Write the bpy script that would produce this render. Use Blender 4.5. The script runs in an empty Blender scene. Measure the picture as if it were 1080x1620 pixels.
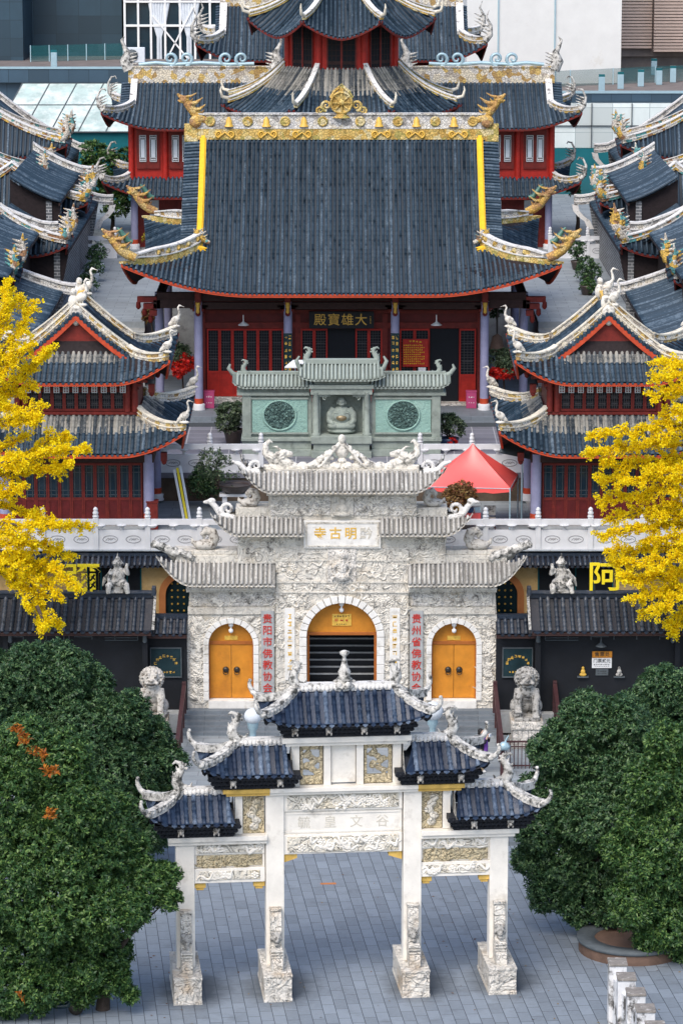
import bpy, math, random
import numpy as np
from mathutils import Vector, Matrix
random.seed(7); rng = np.random.default_rng(11)
R = math.radians
SC = bpy.context.scene
COL = SC.collection

# ------------------------------------------------------------------ camera
PITCH = R(11.4); FPX = 5500.0; YC = 104.9; HC = 36.45      # focal length in pixels of a 1080 x 1620 picture
cam_d = bpy.data.cameras.new("camera"); cam = bpy.data.objects.new("camera", cam_d); COL.objects.link(cam)
cam.location = (0, -YC, HC); cam.rotation_euler = (R(90) - PITCH, 0, 0)
cam_d.sensor_fit = 'VERTICAL'; cam_d.sensor_height = 36.0; cam_d.lens = FPX / 1620.0 * 36.0
cam_d.clip_start = 1.0; cam_d.clip_end = 1500.0
SC.camera = cam
# ------------------------------------------------------------------ sky, sun, exposure
SUN_EL, SUN_AZ = R(52), R(205)          # azimuth clockwise from +Y (north = away from the camera)
wd = bpy.data.worlds.new("World"); SC.world = wd; wd.use_nodes = True
nt = wd.node_tree; bg = nt.nodes["Background"]
sky = nt.nodes.new("ShaderNodeTexSky"); sky.sky_type = 'NISHITA'; sky.sun_disc = False
sky.sun_elevation = SUN_EL; sky.sun_rotation = SUN_AZ; sky.air_density = 1.0; sky.dust_density = 2.2
nt.links.new(sky.outputs[0], bg.inputs[0]); bg.inputs[1].default_value = 0.15
sun_d = bpy.data.lights.new("sun", 'SUN'); sun_d.energy = 1.5; sun_d.angle = R(38); sun_d.color = (1.0, 0.94, 0.86)
sun = bpy.data.objects.new("sun", sun_d); COL.objects.link(sun)
_d = Vector((math.sin(SUN_AZ) * math.cos(SUN_EL), math.cos(SUN_AZ) * math.cos(SUN_EL), math.sin(SUN_EL)))
sun.rotation_euler = _d.to_track_quat('Z', 'Y').to_euler()
SC.view_settings.view_transform = 'Standard'; SC.view_settings.look = 'None'
SC.view_settings.exposure = 0.75; SC.view_settings.gamma = 1.0

# ------------------------------------------------------------------ survey: photo pixel + distance -> metres
def zz(py, y):
    a = PITCH + math.atan((py - 810) / FPX); return HC - (y + YC) * math.tan(a)
def ms(y, z):                            # picture pixels per metre at a place
    return FPX / ((y + YC) * math.cos(PITCH) - (z - HC) * math.sin(PITCH))
def xx(px, y, z): return (px - 540) / ms(y, z)
def Q(px, py, y):
    z = zz(py, y); return Vector((xx(px, y, z), y, z))

# ------------------------------------------------------------------ mesh builder
class MB:
    def __init__(s): s.v = []; s.f = []; s.mi = []; s.sm = []; s.c = 0
    def add(s, vs, fs, smooth=False):
        n = len(s.v); s.v.extend([tuple(p) for p in vs])
        for f in fs: s.f.append(tuple(i + n for i in f)); s.mi.append(s.c); s.sm.append(smooth)
    def box(s, x0, x1, y0, y1, z0, z1, tx=0, ty=0):
        s.add([(x0,y0,z0),(x1,y0,z0),(x1,y1,z0),(x0,y1,z0),(x0+tx,y0+ty,z1),(x1-tx,y0+ty,z1),(x1-tx,y1-ty,z1),(x0+tx,y1-ty,z1)],
              [(0,3,2,1),(4,5,6,7),(0,1,5,4),(1,2,6,5),(2,3,7,6),(3,0,4,7)])
    def bar(s, a, b, w, h, up=(0,0,1)):  # rectangular bar from a to b
        a = Vector(a); b = Vector(b); t = (b-a).normalized(); u = Vector(up)
        l = t.cross(u)
        if l.length < 1e-4: l = t.cross(Vector((1,0,0)))
        l.normalize(); n = l.cross(t).normalized(); l *= w/2; n *= h/2
        s.add([a-l-n,a+l-n,a+l+n,a-l+n,b-l-n,b+l-n,b+l+n,b-l+n],[(0,1,2,3),(7,6,5,4),(0,4,5,1),(1,5,6,2),(2,6,7,3),(3,7,4,0)])
    def lathe(s, prof, cx=0, cy=0, z0=0, n=12, smooth=True):
        vs = []; fs = []; k = len(prof)
        for r, z in prof:
            for i in range(n):
                a = 2*math.pi*i/n; vs.append((cx+r*math.cos(a), cy+r*math.sin(a), z0+z))
        for j in range(k-1):
            for i in range(n):
                i2 = (i+1) % n; fs.append((j*n+i, j*n+i2, (j+1)*n+i2, (j+1)*n+i))
        s.add(vs, fs, smooth); s.add(vs[:n], [tuple(range(n-1,-1,-1))]); s.add(vs[-n:], [tuple(range(n))])
    def tube(s, path, rad, n=8, flat=1.0, smooth=True):
        path = [Vector(p) for p in path]; k = len(path)
        if not hasattr(rad, '__len__'): rad = [rad]*k
        vs = []; fs = []; prev = None
        for j, p in enumerate(path):
            t = (path[min(j+1,k-1)] - path[max(j-1,0)])
            t = t.normalized() if t.length > 1e-9 else Vector((0,0,1))
            if prev is None:
                u = t.cross(Vector((0,0,1)))
                if u.length < .1: u = t.cross(Vector((0,1,0)))
            else: u = prev - t*prev.dot(t)
            u.normalize(); prev = u; w = t.cross(u)
            for i in range(n):
                a = 2*math.pi*i/n; vs.append(p + u*(math.cos(a)*rad[j]*flat) + w*(math.sin(a)*rad[j]))
        for j in range(k-1):
            for i in range(n):
                i2 = (i+1)%n; fs.append((j*n+i, (j+1)*n+i, (j+1)*n+i2, j*n+i2))
        s.add(vs, fs, smooth); s.add(vs[:n], [tuple(range(n))]); s.add(vs[-n:], [tuple(range(n-1,-1,-1))])
    def ell(s, c, r, nu=12, nv=8, rot=None, jit=0.0):
        c = Vector(c); vs = []; fs = []
        for j in range(nv+1):
            th = math.pi*j/nv
            for i in range(nu):
                ph = 2*math.pi*i/nu; k = 1 + (random.uniform(-jit,jit) if 0 < j < nv else 0)
                p = Vector((r[0]*math.sin(th)*math.cos(ph)*k, r[1]*math.sin(th)*math.sin(ph)*k, r[2]*math.cos(th)*k))
                if rot is not None: p = rot @ p
                vs.append(c+p)
        for j in range(nv):
            for i in range(nu):
                i2 = (i+1)%nu; fs.append((j*nu+i,(j+1)*nu+i,(j+1)*nu+i2,j*nu+i2))
        s.add(vs, fs, True)
    def prism(s, poly, y0, y1):           # polygon in x,z (counter-clockwise seen from -y) extruded along y
        n = len(poly); vs = [(x,y0,z) for x,z in poly]+[(x,y1,z) for x,z in poly]
        s.add(vs, [tuple(range(n)), tuple(range(2*n-1,n-1,-1))]+[(i,n+i,n+(i+1)%n,(i+1)%n) for i in range(n)])
    def slab(s, poly, z0, z1):            # polygon in x,y (counter-clockwise from above) extruded along z
        n = len(poly); vs = [(x,y,z0) for x,y in poly]+[(x,y,z1) for x,y in poly]
        s.add(vs, [tuple(range(n-1,-1,-1)), tuple(range(n,2*n))]+[(i,(i+1)%n,n+(i+1)%n,n+i) for i in range(n)])
    def grid(s, pts, smooth=True, close=False):       # pts[row][col]
        a = len(pts); b = len(pts[0]); fs = []
        for j in range(a-1):
            for i in range(b-1): fs.append((j*b+i, j*b+i+1, (j+1)*b+i+1, (j+1)*b+i))
        s.add([p for r in pts for p in r], fs, smooth)
    def ribbon(s, path, w, h, lift=0.0, up=Vector((0,0,1)), taper=None):   # standing rectangular section swept along a path
        k = len(path); path = [Vector(p) for p in path]; rings = []
        for j, p in enumerate(path):
            t = (path[min(j+1,k-1)]-path[max(j-1,0)]).normalized(); l = t.cross(up)
            if l.length < 1e-4: l = Vector((1,0,0))
            l.normalize(); q = taper[j] if taper else 1.0; l = l*(w/2)
            b = p + up*lift; c = p + up*(lift+h*q)
            rings.append([b-l, b+l, c+l, c-l])
        vs = [q for r in rings for q in r]; fs = []
        for j in range(k-1):
            o = j*4
            for i in range(4): fs.append((o+i, o+4+i, o+4+(i+1)%4, o+(i+1)%4))
        fs += [(0,1,2,3), ((k-1)*4+3,(k-1)*4+2,(k-1)*4+1,(k-1)*4)]
        s.add(vs, fs)
    def arch(s, cx, zs, ri, ro, y0, y1, z0=None, n=14, gap=.012):   # ring of blocks round an arched opening
        for k in range(n):
            a0 = math.pi*k/n + gap; a1 = math.pi*(k+1)/n - gap; m = 3; poly = []
            for i in range(m+1):
                a = a0+(a1-a0)*i/m; poly.append((cx+ro*math.cos(a), zs+ro*math.sin(a)))
            for i in range(m,-1,-1):
                a = a0+(a1-a0)*i/m; poly.append((cx+ri*math.cos(a), zs+ri*math.sin(a)))
            s.prism(poly, y0, y1)
        if z0 is not None:
            nb = max(2, int((zs-z0)/.33)); h = (zs-z0)/nb
            for sgn in (-1,1):
                for k in range(nb):
                    xa, xb = sorted((cx+sgn*ri, cx+sgn*ro)); s.box(xa, xb, y0, y1, z0+k*h+.008, z0+(k+1)*h-.008)
    def archwall(s, xl0, xr0, xl1, xr1, z0, z1, cx, r, zs, y0, y1, n=16):   # wall with an arched doorway, sides may lean in
        lf = lambda z: xl0+(xl1-xl0)*(z-z0)/(z1-z0)
        rf = lambda z: xr0+(xr1-xr0)*(z-z0)/(z1-z0)
        for y, fl in ((y0,False),(y1,True)):
            vs = []; fs = []
            def quad(a,b,c,d):
                o = len(vs); vs.extend([(p[0],y,p[1]) for p in (a,b,c,d)]); fs.append((o,o+1,o+2,o+3) if not fl else (o+3,o+2,o+1,o))
            quad((lf(z0),z0),(cx-r,z0),(cx-r,zs),(lf(zs),zs)); quad((cx+r,z0),(rf(z0),z0),(rf(zs),zs),(cx+r,zs))
            quad((lf(zs),zs),(cx-r,zs),(cx-r,z1),(lf(z1),z1)); quad((cx+r,zs),(rf(zs),zs),(rf(z1),z1),(cx+r,z1))
            for k in range(n):
                a0 = math.pi*(1-k/n); a1 = math.pi*(1-(k+1)/n)
                p0 = (cx+r*math.cos(a0), zs+r*math.sin(a0)); p1 = (cx+r*math.cos(a1), zs+r*math.sin(a1))
                quad(p0, p1, (p1[0],z1), (p0[0],z1))
            s.add(vs, fs)
        arc = [(cx-r,z0)]+[(cx+r*math.cos(math.pi*(1-k/n)), zs+r*math.sin(math.pi*(1-k/n))) for k in range(n+1)]+[(cx+r,z0)]
        s.add([(x,y0,z) for x,z in arc]+[(x,y1,z) for x,z in arc], [(i,i+1,len(arc)+i+1,len(arc)+i) for i in range(len(arc)-1)])
        s.add([(xl0,y0,z0),(xl1,y0,z1),(xl1,y1,z1),(xl0,y1,z0),(xr0,y0,z0),(xr1,y0,z1),(xr1,y1,z1),(xr0,y1,z0)],[(0,1,2,3),(7,6,5,4),(1,5,6,2)])
    def mesh(s, name):
        me = bpy.data.meshes.new(name); me.from_pydata(s.v, [], s.f)
        me.polygons.foreach_set('material_index', s.mi); me.polygons.foreach_set('use_smooth', s.sm); me.update(); return me

ROOT = {}
def thing(name, label, cat, loc=(0,0,0), rotz=0.0, group=None, world=True):
    o = bpy.data.objects.new(name, None); COL.objects.link(o); o.location = loc; o.rotation_euler = (0,0,rotz)
    o.empty_display_size = .3; o['label'] = label; o['category'] = cat
    if group: o['group'] = group
    ROOT[o.name] = (Matrix.Translation(Vector(loc)) @ Matrix.Rotation(rotz,4,'Z')).inverted() if world else None
    return o
def obj(name, mb, mats, parent=None, label=None, bevel=0.0, world=None):
    me = mb if isinstance(mb, bpy.types.Mesh) else mb.mesh(name)
    if not isinstance(mats, (list,tuple)): mats = [mats]
    for m in mats: me.materials.append(m)
    o = bpy.data.objects.new(name, me); COL.objects.link(o)
    if parent is not None:
        o.parent = parent
        inv = ROOT.get(parent.name)
        if inv is not None and world is not False: o.matrix_parent_inverse = inv
    if label: o['label'] = label
    if bevel > 0:
        b = o.modifiers.new('bevel','BEVEL'); b.width = bevel; b.segments = 2; b.limit_method = 'ANGLE'; b.angle_limit = R(50)
    return o
def tag(o, label, cat, group=None, kind=None):
    o['label'] = label; o['category'] = cat
    if group: o['group'] = group
    if kind: o['kind'] = kind
    return o
def struct(name, mb, mats, label=None, bevel=0.0, kind='structure'):
    o = obj(name, mb, mats, None, None, bevel); o['kind'] = kind
    o['category'] = name.replace('_',' ')
    if label: o['label'] = label
    return o
def kids(o): return [c for c in bpy.data.objects if c.parent == o]
def dup(root, loc, rotz=0.0, label=None, mirror=False):
    r = root.copy(); COL.objects.link(r); r.location = loc; r.rotation_euler = (0,0,rotz)
    if mirror: r.scale = (-1,1,1)
    if label: r['label'] = label
    for ch in kids(root):
        c = ch.copy(); COL.objects.link(c); c.parent = r
        for g in kids(ch):
            d = g.copy(); COL.objects.link(d); d.parent = c
    return r
def fuse(mb, name, voxel=.03, smooth=6, noise=None):      # one continuous carved surface from overlapping volumes
    me = mb.mesh(name+'_src'); o = bpy.data.objects.new('tmp', me); COL.objects.link(o)
    r = o.modifiers.new('r','REMESH'); r.mode = 'VOXEL'; r.voxel_size = voxel; r.use_smooth_shade = True
    if smooth:
        c = o.modifiers.new('s','SMOOTH'); c.iterations = smooth; c.factor = .5
    dg = bpy.context.evaluated_depsgraph_get(); dg.update()
    out = bpy.data.meshes.new_from_object(o.evaluated_get(dg), depsgraph=dg)
    bpy.data.objects.remove(o); bpy.data.meshes.remove(me); out.name = name
    out.materials.clear(); return out
def text_mesh(body, size, depth=.01, spacing=1.0, vertical=False, bold=0.0, line=1.0):
    cu = bpy.data.curves.new('lettering','FONT')
    cu.body = '\n'.join(body) if vertical else body
    cu.size = size; cu.extrude = depth; cu.align_x = 'CENTER'; cu.align_y = 'CENTER'; cu.space_character = spacing; cu.offset = bold; cu.resolution_u = 3
    cu.space_line = line
    o = bpy.data.objects.new('tmp_text', cu); COL.objects.link(o)
    dg = bpy.context.evaluated_depsgraph_get(); dg.update()
    me = bpy.data.meshes.new_from_object(o.evaluated_get(dg), depsgraph=dg)
    bpy.data.objects.remove(o); bpy.data.curves.remove(cu); me.materials.clear(); return me
def text(name, body, at, size, m, parent=None, depth=.012, vertical=False, bold=0.0, spacing=1.0, line=1.0, rz=0.0, sx=1.0, tilt=0.0):
    me = text_mesh(body, size, depth, spacing, vertical, bold, line)
    # stand the text upright facing the camera side (-y)
    me.transform(Matrix.Translation(Vector(at)) @ Matrix.Rotation(rz,4,'Z') @ Matrix.Rotation(R(90),4,'X') @ Matrix.Rotation(tilt,4,'Z') @ Matrix.Diagonal((sx,1,1,1)))
    return obj(name, me, m, parent)
# ------------------------------------------------------------------ materials
def lin(c):   # '#rrggbb' as seen -> linear
    c = c.lstrip('#'); out = []
    for i in (0,2,4):
        v = int(c[i:i+2],16)/255.0; out.append(v/12.92 if v <= .04045 else ((v+.055)/1.055)**2.4)
    return tuple(out)
class G:
    def __init__(s, name, rough=.8, spec=.3, metal=0.0):
        s.m = bpy.data.materials.new(name); s.m.use_nodes = True; s.t = s.m.node_tree; s.b = s.t.nodes['Principled BSDF']
        s.b.inputs['Roughness'].default_value = rough; s.b.inputs['Specular IOR Level'].default_value = spec; s.b.inputs['Metallic'].default_value = metal
        s._pos = None
    def n(s, typ, **kw):
        nd = s.t.nodes.new(typ)
        for k, v in kw.items():
            if k in nd.inputs.keys() if hasattr(nd.inputs,'keys') else False: nd.inputs[k].default_value = v
            else: setattr(nd, k, v)
        return nd
    def l(s, a, b): s.t.links.new(a, b)
    def pos(s):
        if s._pos is None: s._pos = s.t.nodes.new('ShaderNodeNewGeometry')
        return s._pos.outputs['Position']
    def rnd(s):
        s.pos(); return s._pos.outputs['Random Per Island']
    def vec(s, scale=(1,1,1), rot=(0,0,0), src=None):
        mp = s.t.nodes.new('ShaderNodeMapping'); mp.inputs['Scale'].default_value = scale; mp.inputs['Rotation'].default_value = rot
        s.l(src or s.pos(), mp.inputs['Vector']); return mp.outputs[0]
    def noise(s, scale, detail=4, rough=.55, vec=None, dist=0.0):
        nd = s.t.nodes.new('ShaderNodeTexNoise'); nd.inputs['Scale'].default_value = scale; nd.inputs['Detail'].default_value = detail
        nd.inputs['Roughness'].default_value = rough; nd.inputs['Distortion'].default_value = dist
        s.l(vec or s.pos(), nd.inputs['Vector']); return nd.outputs['Fac']
    def ramp(s, fac, stops, interp='LINEAR'):
        nd = s.t.nodes.new('ShaderNodeValToRGB'); cr = nd.color_ramp; cr.interpolation = interp
        while len(cr.elements) < len(stops): cr.elements.new(.5)
        for e, (p, c) in zip(cr.elements, stops):
            e.position = p; e.color = (c,c,c,1) if isinstance(c,(int,float)) else (*c[:3],1)
        s.l(fac, nd.inputs[0]); return nd.outputs[0]
    def mix(s, fac, a, b, typ='MIX'):
        nd = s.t.nodes.new('ShaderNodeMix'); nd.data_type = 'RGBA'; nd.blend_type = typ
        for sock, v in ((nd.inputs[0],fac),(nd.inputs[6],a),(nd.inputs[7],b)):
            if isinstance(v,(int,float)): sock.default_value = v
            elif isinstance(v,tuple): sock.default_value = (*v[:3],1)
            else: s.l(v, sock)
        return nd.outputs[2]
    def math(s, op, a, b=None):
        nd = s.t.nodes.new('ShaderNodeMath'); nd.operation = op
        for sock, v in ((nd.inputs[0],a),(nd.inputs[1],b)):
            if v is None: continue
            if isinstance(v,(int,float)): sock.default_value = v
            else: s.l(v, sock)
        return nd.outputs[0]
    def bump(s, h, strength=.5, dist=.02):
        nd = s.t.nodes.new('ShaderNodeBump'); nd.inputs['Strength'].default_value = strength; nd.inputs['Distance'].default_value = dist
        s.l(h, nd.inputs['Height']); s.l(nd.outputs[0], s.b.inputs['Normal'])
    def col(s, c):
        if isinstance(c, tuple): s.b.inputs['Base Color'].default_value = (*c[:3],1)
        else: s.l(c, s.b.inputs['Base Color'])
        return s.m
def plain(name, c, rough=.7, var=.25, scale=3.0, bump=.25, bscale=25, spec=.3, metal=0.0, stain=None, sscale=2.0, samt=(.5,.62)):
    g = G(name, rough, spec, metal)
    a = tuple(x*(1-var) for x in c); b = tuple(min(1,x*(1+var)) for x in c)
    cc = g.mix(g.ramp(g.noise(scale,6,.65), [(.3,0.0),(.7,1.0)]), a, b)
    if stain: cc = g.mix(g.ramp(g.noise(sscale,7,.7), [(samt[0],0.0),(samt[1],1.0)]), cc, stain)
    if bump: g.bump(g.noise(bscale,5,.65), bump, .02)
    return g.col(cc)
def carved(name, c, shade_dirt, scale=2.2, warp=.9, width=.10, amount=.85, bump=.9, patch=None, streak=None):
    """Stone relief: curling cloud-like grooves, broken up, with shade painted dark into the grooves and grime in patches."""
    g = G(name, .85, .25)
    n1 = g.noise(scale*.62, 2.0, .5, None, warp*1.1)
    ph = g.math('MULTIPLY', n1, 46.0)
    sw = g.math('ABSOLUTE', g.math('SINE', ph))
    e1 = g.ramp(sw, [(0,0.0),(width*3.2,1.0)])
    lump = g.ramp(g.noise(scale*2.2, 3, .55, None, .6), [(.30,0.0),(.62,1.0)])
    patchy = g.ramp(g.noise(scale*.9,3,.6), [(.40,.12),(.58,1.0)])
    groove = g.math('MULTIPLY', g.math('SUBTRACT', 1.0, e1), patchy)
    base = g.mix(g.ramp(g.noise(1.1,6,.65),[(.35,0.0),(.65,1.0)]), tuple(x*.86 for x in c), c)
    if patch: base = g.mix(g.ramp(g.noise(.8,5,.6),[(.52,0.0),(.70,.7)]), base, patch)
    if streak:
        st = g.noise(1.0,6,.7, g.vec((3.2,3.2,.45)))
        base = g.mix(g.ramp(st,[(.51,0.0),(.72,.62)]), base, streak)
    cc = g.mix(g.math('MULTIPLY', groove, amount), base, shade_dirt)  # groove shading is painted into the colour
    cc = g.mix(g.ramp(g.noise(7,6,.75),[(.62,0.0),(.80,.45)]), cc, shade_dirt)
    h = g.math('ADD', g.math('MULTIPLY', e1, .7), g.math('ADD', g.math('MULTIPLY', lump, .9), g.math('MULTIPLY', g.noise(16,5,.6), .3)))
    g.bump(h, bump, .07)
    return g.col(cc)
def tiles(name, dark, mid, light, wear=(.52,.66), wamt=.75, rough=.55, spec=.35):
    g = G(name, rough, spec)
    rr = g.rnd()
    c = g.mix(rr, dark, mid)
    c = g.mix(g.ramp(g.noise(.35,4,.6),[(.40,0.0),(.75,.35)]), c, tuple(x*.55 for x in dark))
    st = g.noise(1.0, 6, .68, g.vec((4.2,1.1,1.1)))
    st2 = g.noise(9.0, 4, .7)
    fac = g.math('ADD', g.math('MULTIPLY', st, .42), g.math('ADD', g.math('MULTIPLY', st2, .38), g.math('MULTIPLY', rr, .20)))
    c = g.mix(g.math('MULTIPLY', g.ramp(fac,[(wear[0],0.0),(wear[1],1.0)]), wamt), c, light)
    g.bump(g.noise(22,4,.65), .35, .02)
    return g.col(c)
def leafmat(name, c0, c1, c2, trans=.35, rough=.45, spec=.35):
    g = G(name, rough, spec)
    c = g.ramp(g.rnd(), [(0.0,c0),(.55,c1),(1.0,c2)])
    g.col(c)
    tr = g.t.nodes.new('ShaderNodeBsdfTranslucent'); g.l(c, tr.inputs[0])
    ms_ = g.t.nodes.new('ShaderNodeMixShader'); ms_.inputs[0].default_value = trans
    g.l(g.b.outputs[0], ms_.inputs[1]); g.l(tr.outputs[0], ms_.inputs[2])
    g.l(ms_.outputs[0], g.t.nodes['Material Output'].inputs['Surface']); return g.m

M = {}
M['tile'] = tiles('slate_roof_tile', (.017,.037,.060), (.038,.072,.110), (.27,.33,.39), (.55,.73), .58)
M['pan'] = tiles('slate_pan_tile', (.006,.015,.027), (.012,.027,.044), (.09,.12,.15), (.54,.70), .5)  # pan colours are darkened: shade between the tile rows is painted in
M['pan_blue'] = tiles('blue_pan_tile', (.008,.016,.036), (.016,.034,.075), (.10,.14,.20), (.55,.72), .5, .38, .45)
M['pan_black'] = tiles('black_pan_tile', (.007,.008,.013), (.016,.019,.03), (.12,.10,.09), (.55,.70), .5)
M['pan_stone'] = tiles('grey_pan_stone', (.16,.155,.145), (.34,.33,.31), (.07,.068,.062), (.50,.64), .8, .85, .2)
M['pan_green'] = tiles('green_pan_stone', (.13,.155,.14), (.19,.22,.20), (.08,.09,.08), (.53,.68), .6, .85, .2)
M['tile_new'] = tiles('dark_roof_tile', (.013,.031,.051), (.028,.056,.086), (.19,.25,.31), (.52,.68), .6)
M['tile_pale'] = tiles('lichen_roof_tile', (.05,.062,.075), (.16,.165,.16), (.36,.34,.30), (.42,.56), .85, .8, .2)
M['tile_blue'] = tiles('blue_glazed_tile', (.010,.020,.048), (.030,.060,.118), (.27,.33,.42), (.51,.67), .65, .36, .5)
M['tile_black'] = tiles('black_glazed_tile', (.009,.014,.024), (.022,.036,.060), (.20,.19,.18), (.54,.70), .5, .4, .5)
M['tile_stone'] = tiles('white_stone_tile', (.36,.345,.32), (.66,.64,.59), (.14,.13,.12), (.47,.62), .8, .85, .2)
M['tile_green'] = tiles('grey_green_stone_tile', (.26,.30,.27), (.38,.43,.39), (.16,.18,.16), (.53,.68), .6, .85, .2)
M['stone'] = carved('weathered_white_stone', (.67,.63,.555), (.12,.115,.105), 1.3, .9, .07, .55, .6, (.52,.45,.35), (.17,.16,.145))
M['relief'] = carved('carved_white_stone', (.69,.65,.575), (.12,.11,.10), 1.2, 1.1, .07, .68, .9, (.56,.46,.32), (.24,.22,.20))
M['relief_fine'] = carved('finely_carved_stone', (.74,.70,.64), (.16,.15,.14), 2.0, .9, .09, .5, .9, (.52,.42,.28), (.20,.19,.18))
M['carving'] = plain('raised_stone_carving', (.70,.66,.585), .9, .16, 4, .5, 24, .2, 0, (.15,.14,.125), 3.4, (.48,.64))
M['ornament'] = plain('stone_ornament', (.55,.53,.49), .9, .35, 5, .6, 20, .2, 0, (.07,.07,.065), 4.5, (.47,.60))
M['ornament_white'] = plain('limewashed_ornament', (.70,.68,.65), .9, .2, 4, .5, 22, .2, 0, (.14,.13,.12), 4.0, (.52,.66))
M['arch'] = plain('arch_block_stone', (.72,.70,.66), .85, .12, 3, .35, 25, .25, 0, (.42,.39,.33), 1.6, (.56,.72))
M['paifang'] = plain('cream_stone', (.76,.72,.65), .8, .10, 1.6, .3, 24, .25, 0, (.50,.46,.40), 1.3, (.54,.74))
M['paifang_carved'] = carved('carved_cream_stone', (.74,.69,.59), (.30,.24,.16), 1.7, 1.0, .10, .55, 1.2, (.62,.50,.28), None)
M['paifang_gold'] = carved('carved_yellowed_stone', (.64,.54,.35), (.26,.19,.10), 2.2, 1.0, .11, .5, 1.2, (.62,.55,.42), None)
M['base'] = carved('stained_base_stone', (.72,.68,.61), (.16,.145,.13), 1.9, .9, .09, .48, 1.0, (.46,.32,.18), (.16,.15,.14))
M['yellow_stone'] = plain('yellow_stained_stone', (.62,.40,.10), .8, .2, 4, .3, 20)
M['bracket'] = plain('black_bracket', (.012,.014,.02), .6, .4, 8, .4, 30)
M['marble'] = plain('white_marble', (.62,.625,.64), .6, .07, 2.0, .2, 30, .3, 0, (.42,.42,.42), 1.5, (.60,.78))
M['red'] = plain('dark_red_wood', (.16,.018,.013), .55, .35, 4, .25, 30)
M['red_bright'] = plain('bright_red_paint', (.40,.022,.014), .5, .22, 4, .2, 30)
M['red_deep'] = plain('deep_red_panel', (.12,.012,.012), .5, .3, 3, .2, 30)
M['red_orange'] = plain('orange_red_board', (.46,.06,.022), .6, .25, 5, .2, 30)
M['soffit'] = plain('dark_soffit', (.018,.012,.013), .8, .4, 6, .3, 20)
M['wood_dark'] = plain('dark_brown_wood', (.035,.016,.014), .7, .4, 5, .3, 25)
M['lattice'] = plain('dark_lattice', (.06,.055,.058), .7, .25, 10, .2, 30)
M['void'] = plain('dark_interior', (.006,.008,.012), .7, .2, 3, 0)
M['lilac'] = plain('lilac_column', (.27,.27,.40), .6, .12, 2.5, .15, 20)
M['gold'] = plain('gold_paint', (.66,.40,.06), .45, .25, 9, .3, 30, .5)
M['yellow'] = plain('yellow_paint', (.78,.45,.02), .5, .12, 3, .2, 20)
M['lettering_yellow'] = plain('yellow_lettering', (.86,.68,.02), .5, .06, 3, 0)
M['lettering_red'] = plain('red_lettering', (.48,.03,.02), .6, .15, 6, 0)
M['lettering_black'] = plain('black_lettering', (.03,.03,.03), .7, .1, 6, 0)
M['lettering_white'] = plain('white_lettering', (.8,.8,.78), .7, .05, 6, 0)
M['lettering_grey'] = plain('grey_incised_lettering', (.56,.52,.44), .8, .15, 8, 0)
M['door'] = plain('ochre_door_wood', (.55,.215,.022), .55, .18, 1.6, .2, 20, .3, 0, (.36,.13,.02), 1.1, (.54,.74))
M['door_dark'] = plain('orange_brown_frame', (.36,.11,.02), .5, .2, 2.5, .15, 20, .35)
M['iron'] = plain('dark_iron', (.05,.045,.04), .45, .3, 12, .3, 30, .5, .6)
M['rail'] = plain('dark_maroon_metal', (.055,.022,.024), .5, .3, 5, .15, 25, .4)
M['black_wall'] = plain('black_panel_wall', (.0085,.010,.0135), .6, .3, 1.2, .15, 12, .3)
M['black_gloss'] = plain('dark_teal_sign_panel', (.012,.03,.036), .25, .3, 2, .05, 12, .5)
M['ochre_wall'] = carved('ochre_stone_wall', (.66,.44,.19), (.36,.20,.07), 1.1, .8, .05, .55, .3, (.74,.56,.30), None)
M['terracotta'] = plain('terracotta_arch', (.48,.18,.06), .8, .15, 2, .2, 20)
M['screen'] = plain('grey_green_stone', (.27,.31,.275), .85, .2, 2.5, .5, 26, .2, 0, (.14,.16,.145), 2.0, (.56,.74))
M['jade'] = carved('turquoise_stone_panel', (.285,.46,.40), (.17,.31,.28), 3.0, .8, .08, .5, .4, (.34,.50,.44), None)
M['jade_relief'] = carved('turquoise_stone_relief', (.20,.34,.31), (.03,.075,.07), 4.5, .9, .16, .9, 1.4, None, None)
M['grey_stone'] = plain('grey_stone', (.36,.37,.37), .85, .18, 2.5, .4, 22, .2, 0, (.17,.17,.17), 1.8, (.55,.75))
M['lion'] = plain('grey_lion_stone', (.42,.405,.375), .9, .25, 6, .6, 24, .2, 0, (.085,.08,.072), 6, (.46,.60))
M['lion_pale'] = plain('pale_lion_stone', (.54,.51,.46), .9, .22, 6, .6, 24, .2, 0, (.14,.12,.10), 6, (.48,.62))
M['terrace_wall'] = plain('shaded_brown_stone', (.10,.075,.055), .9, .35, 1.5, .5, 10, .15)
M['cream'] = plain('cream_plaster', (.72,.66,.54), .9, .14, 5, .4, 22, .2, 0, (.24,.21,.17), 4, (.52,.68))
M['line'] = plain('grey_carved_line', (.26,.26,.27), .8, .1, 6, 0)
M['belly'] = plain('rubbed_bronze_belly', (.24,.19,.11), .35, .2, 6, .1, 20, .5, .4)
M['tent'] = plain('red_fabric', (.88,.11,.10), .34, .10, .8, .25, 3, .65)
M['skin'] = plain('skin', (.55,.34,.25), .6, .08, 6, 0)
M['hair'] = plain('black_hair', (.012,.01,.01), .5, .2, 10, 0)
M['purple'] = plain('purple_shirt', (.14,.05,.28), .8, .15, 6, .1, 20)
M['black_cloth'] = plain('black_cloth', (.02,.02,.026), .8, .2, 6, .1, 20)
M['khaki'] = plain('beige_cloth', (.52,.38,.24), .8, .1, 6, .1, 20)
M['white_paint'] = plain('white_paint', (.78,.78,.77), .6, .05, 2, .05, 20)
M['pink'] = plain('magenta_box_paint', (.42,.06,.16), .5, .1, 3, .05, 20)
M['bark'] = plain('bark', (.055,.042,.035), .9, .35, 9, .8, 18, .2)
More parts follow.
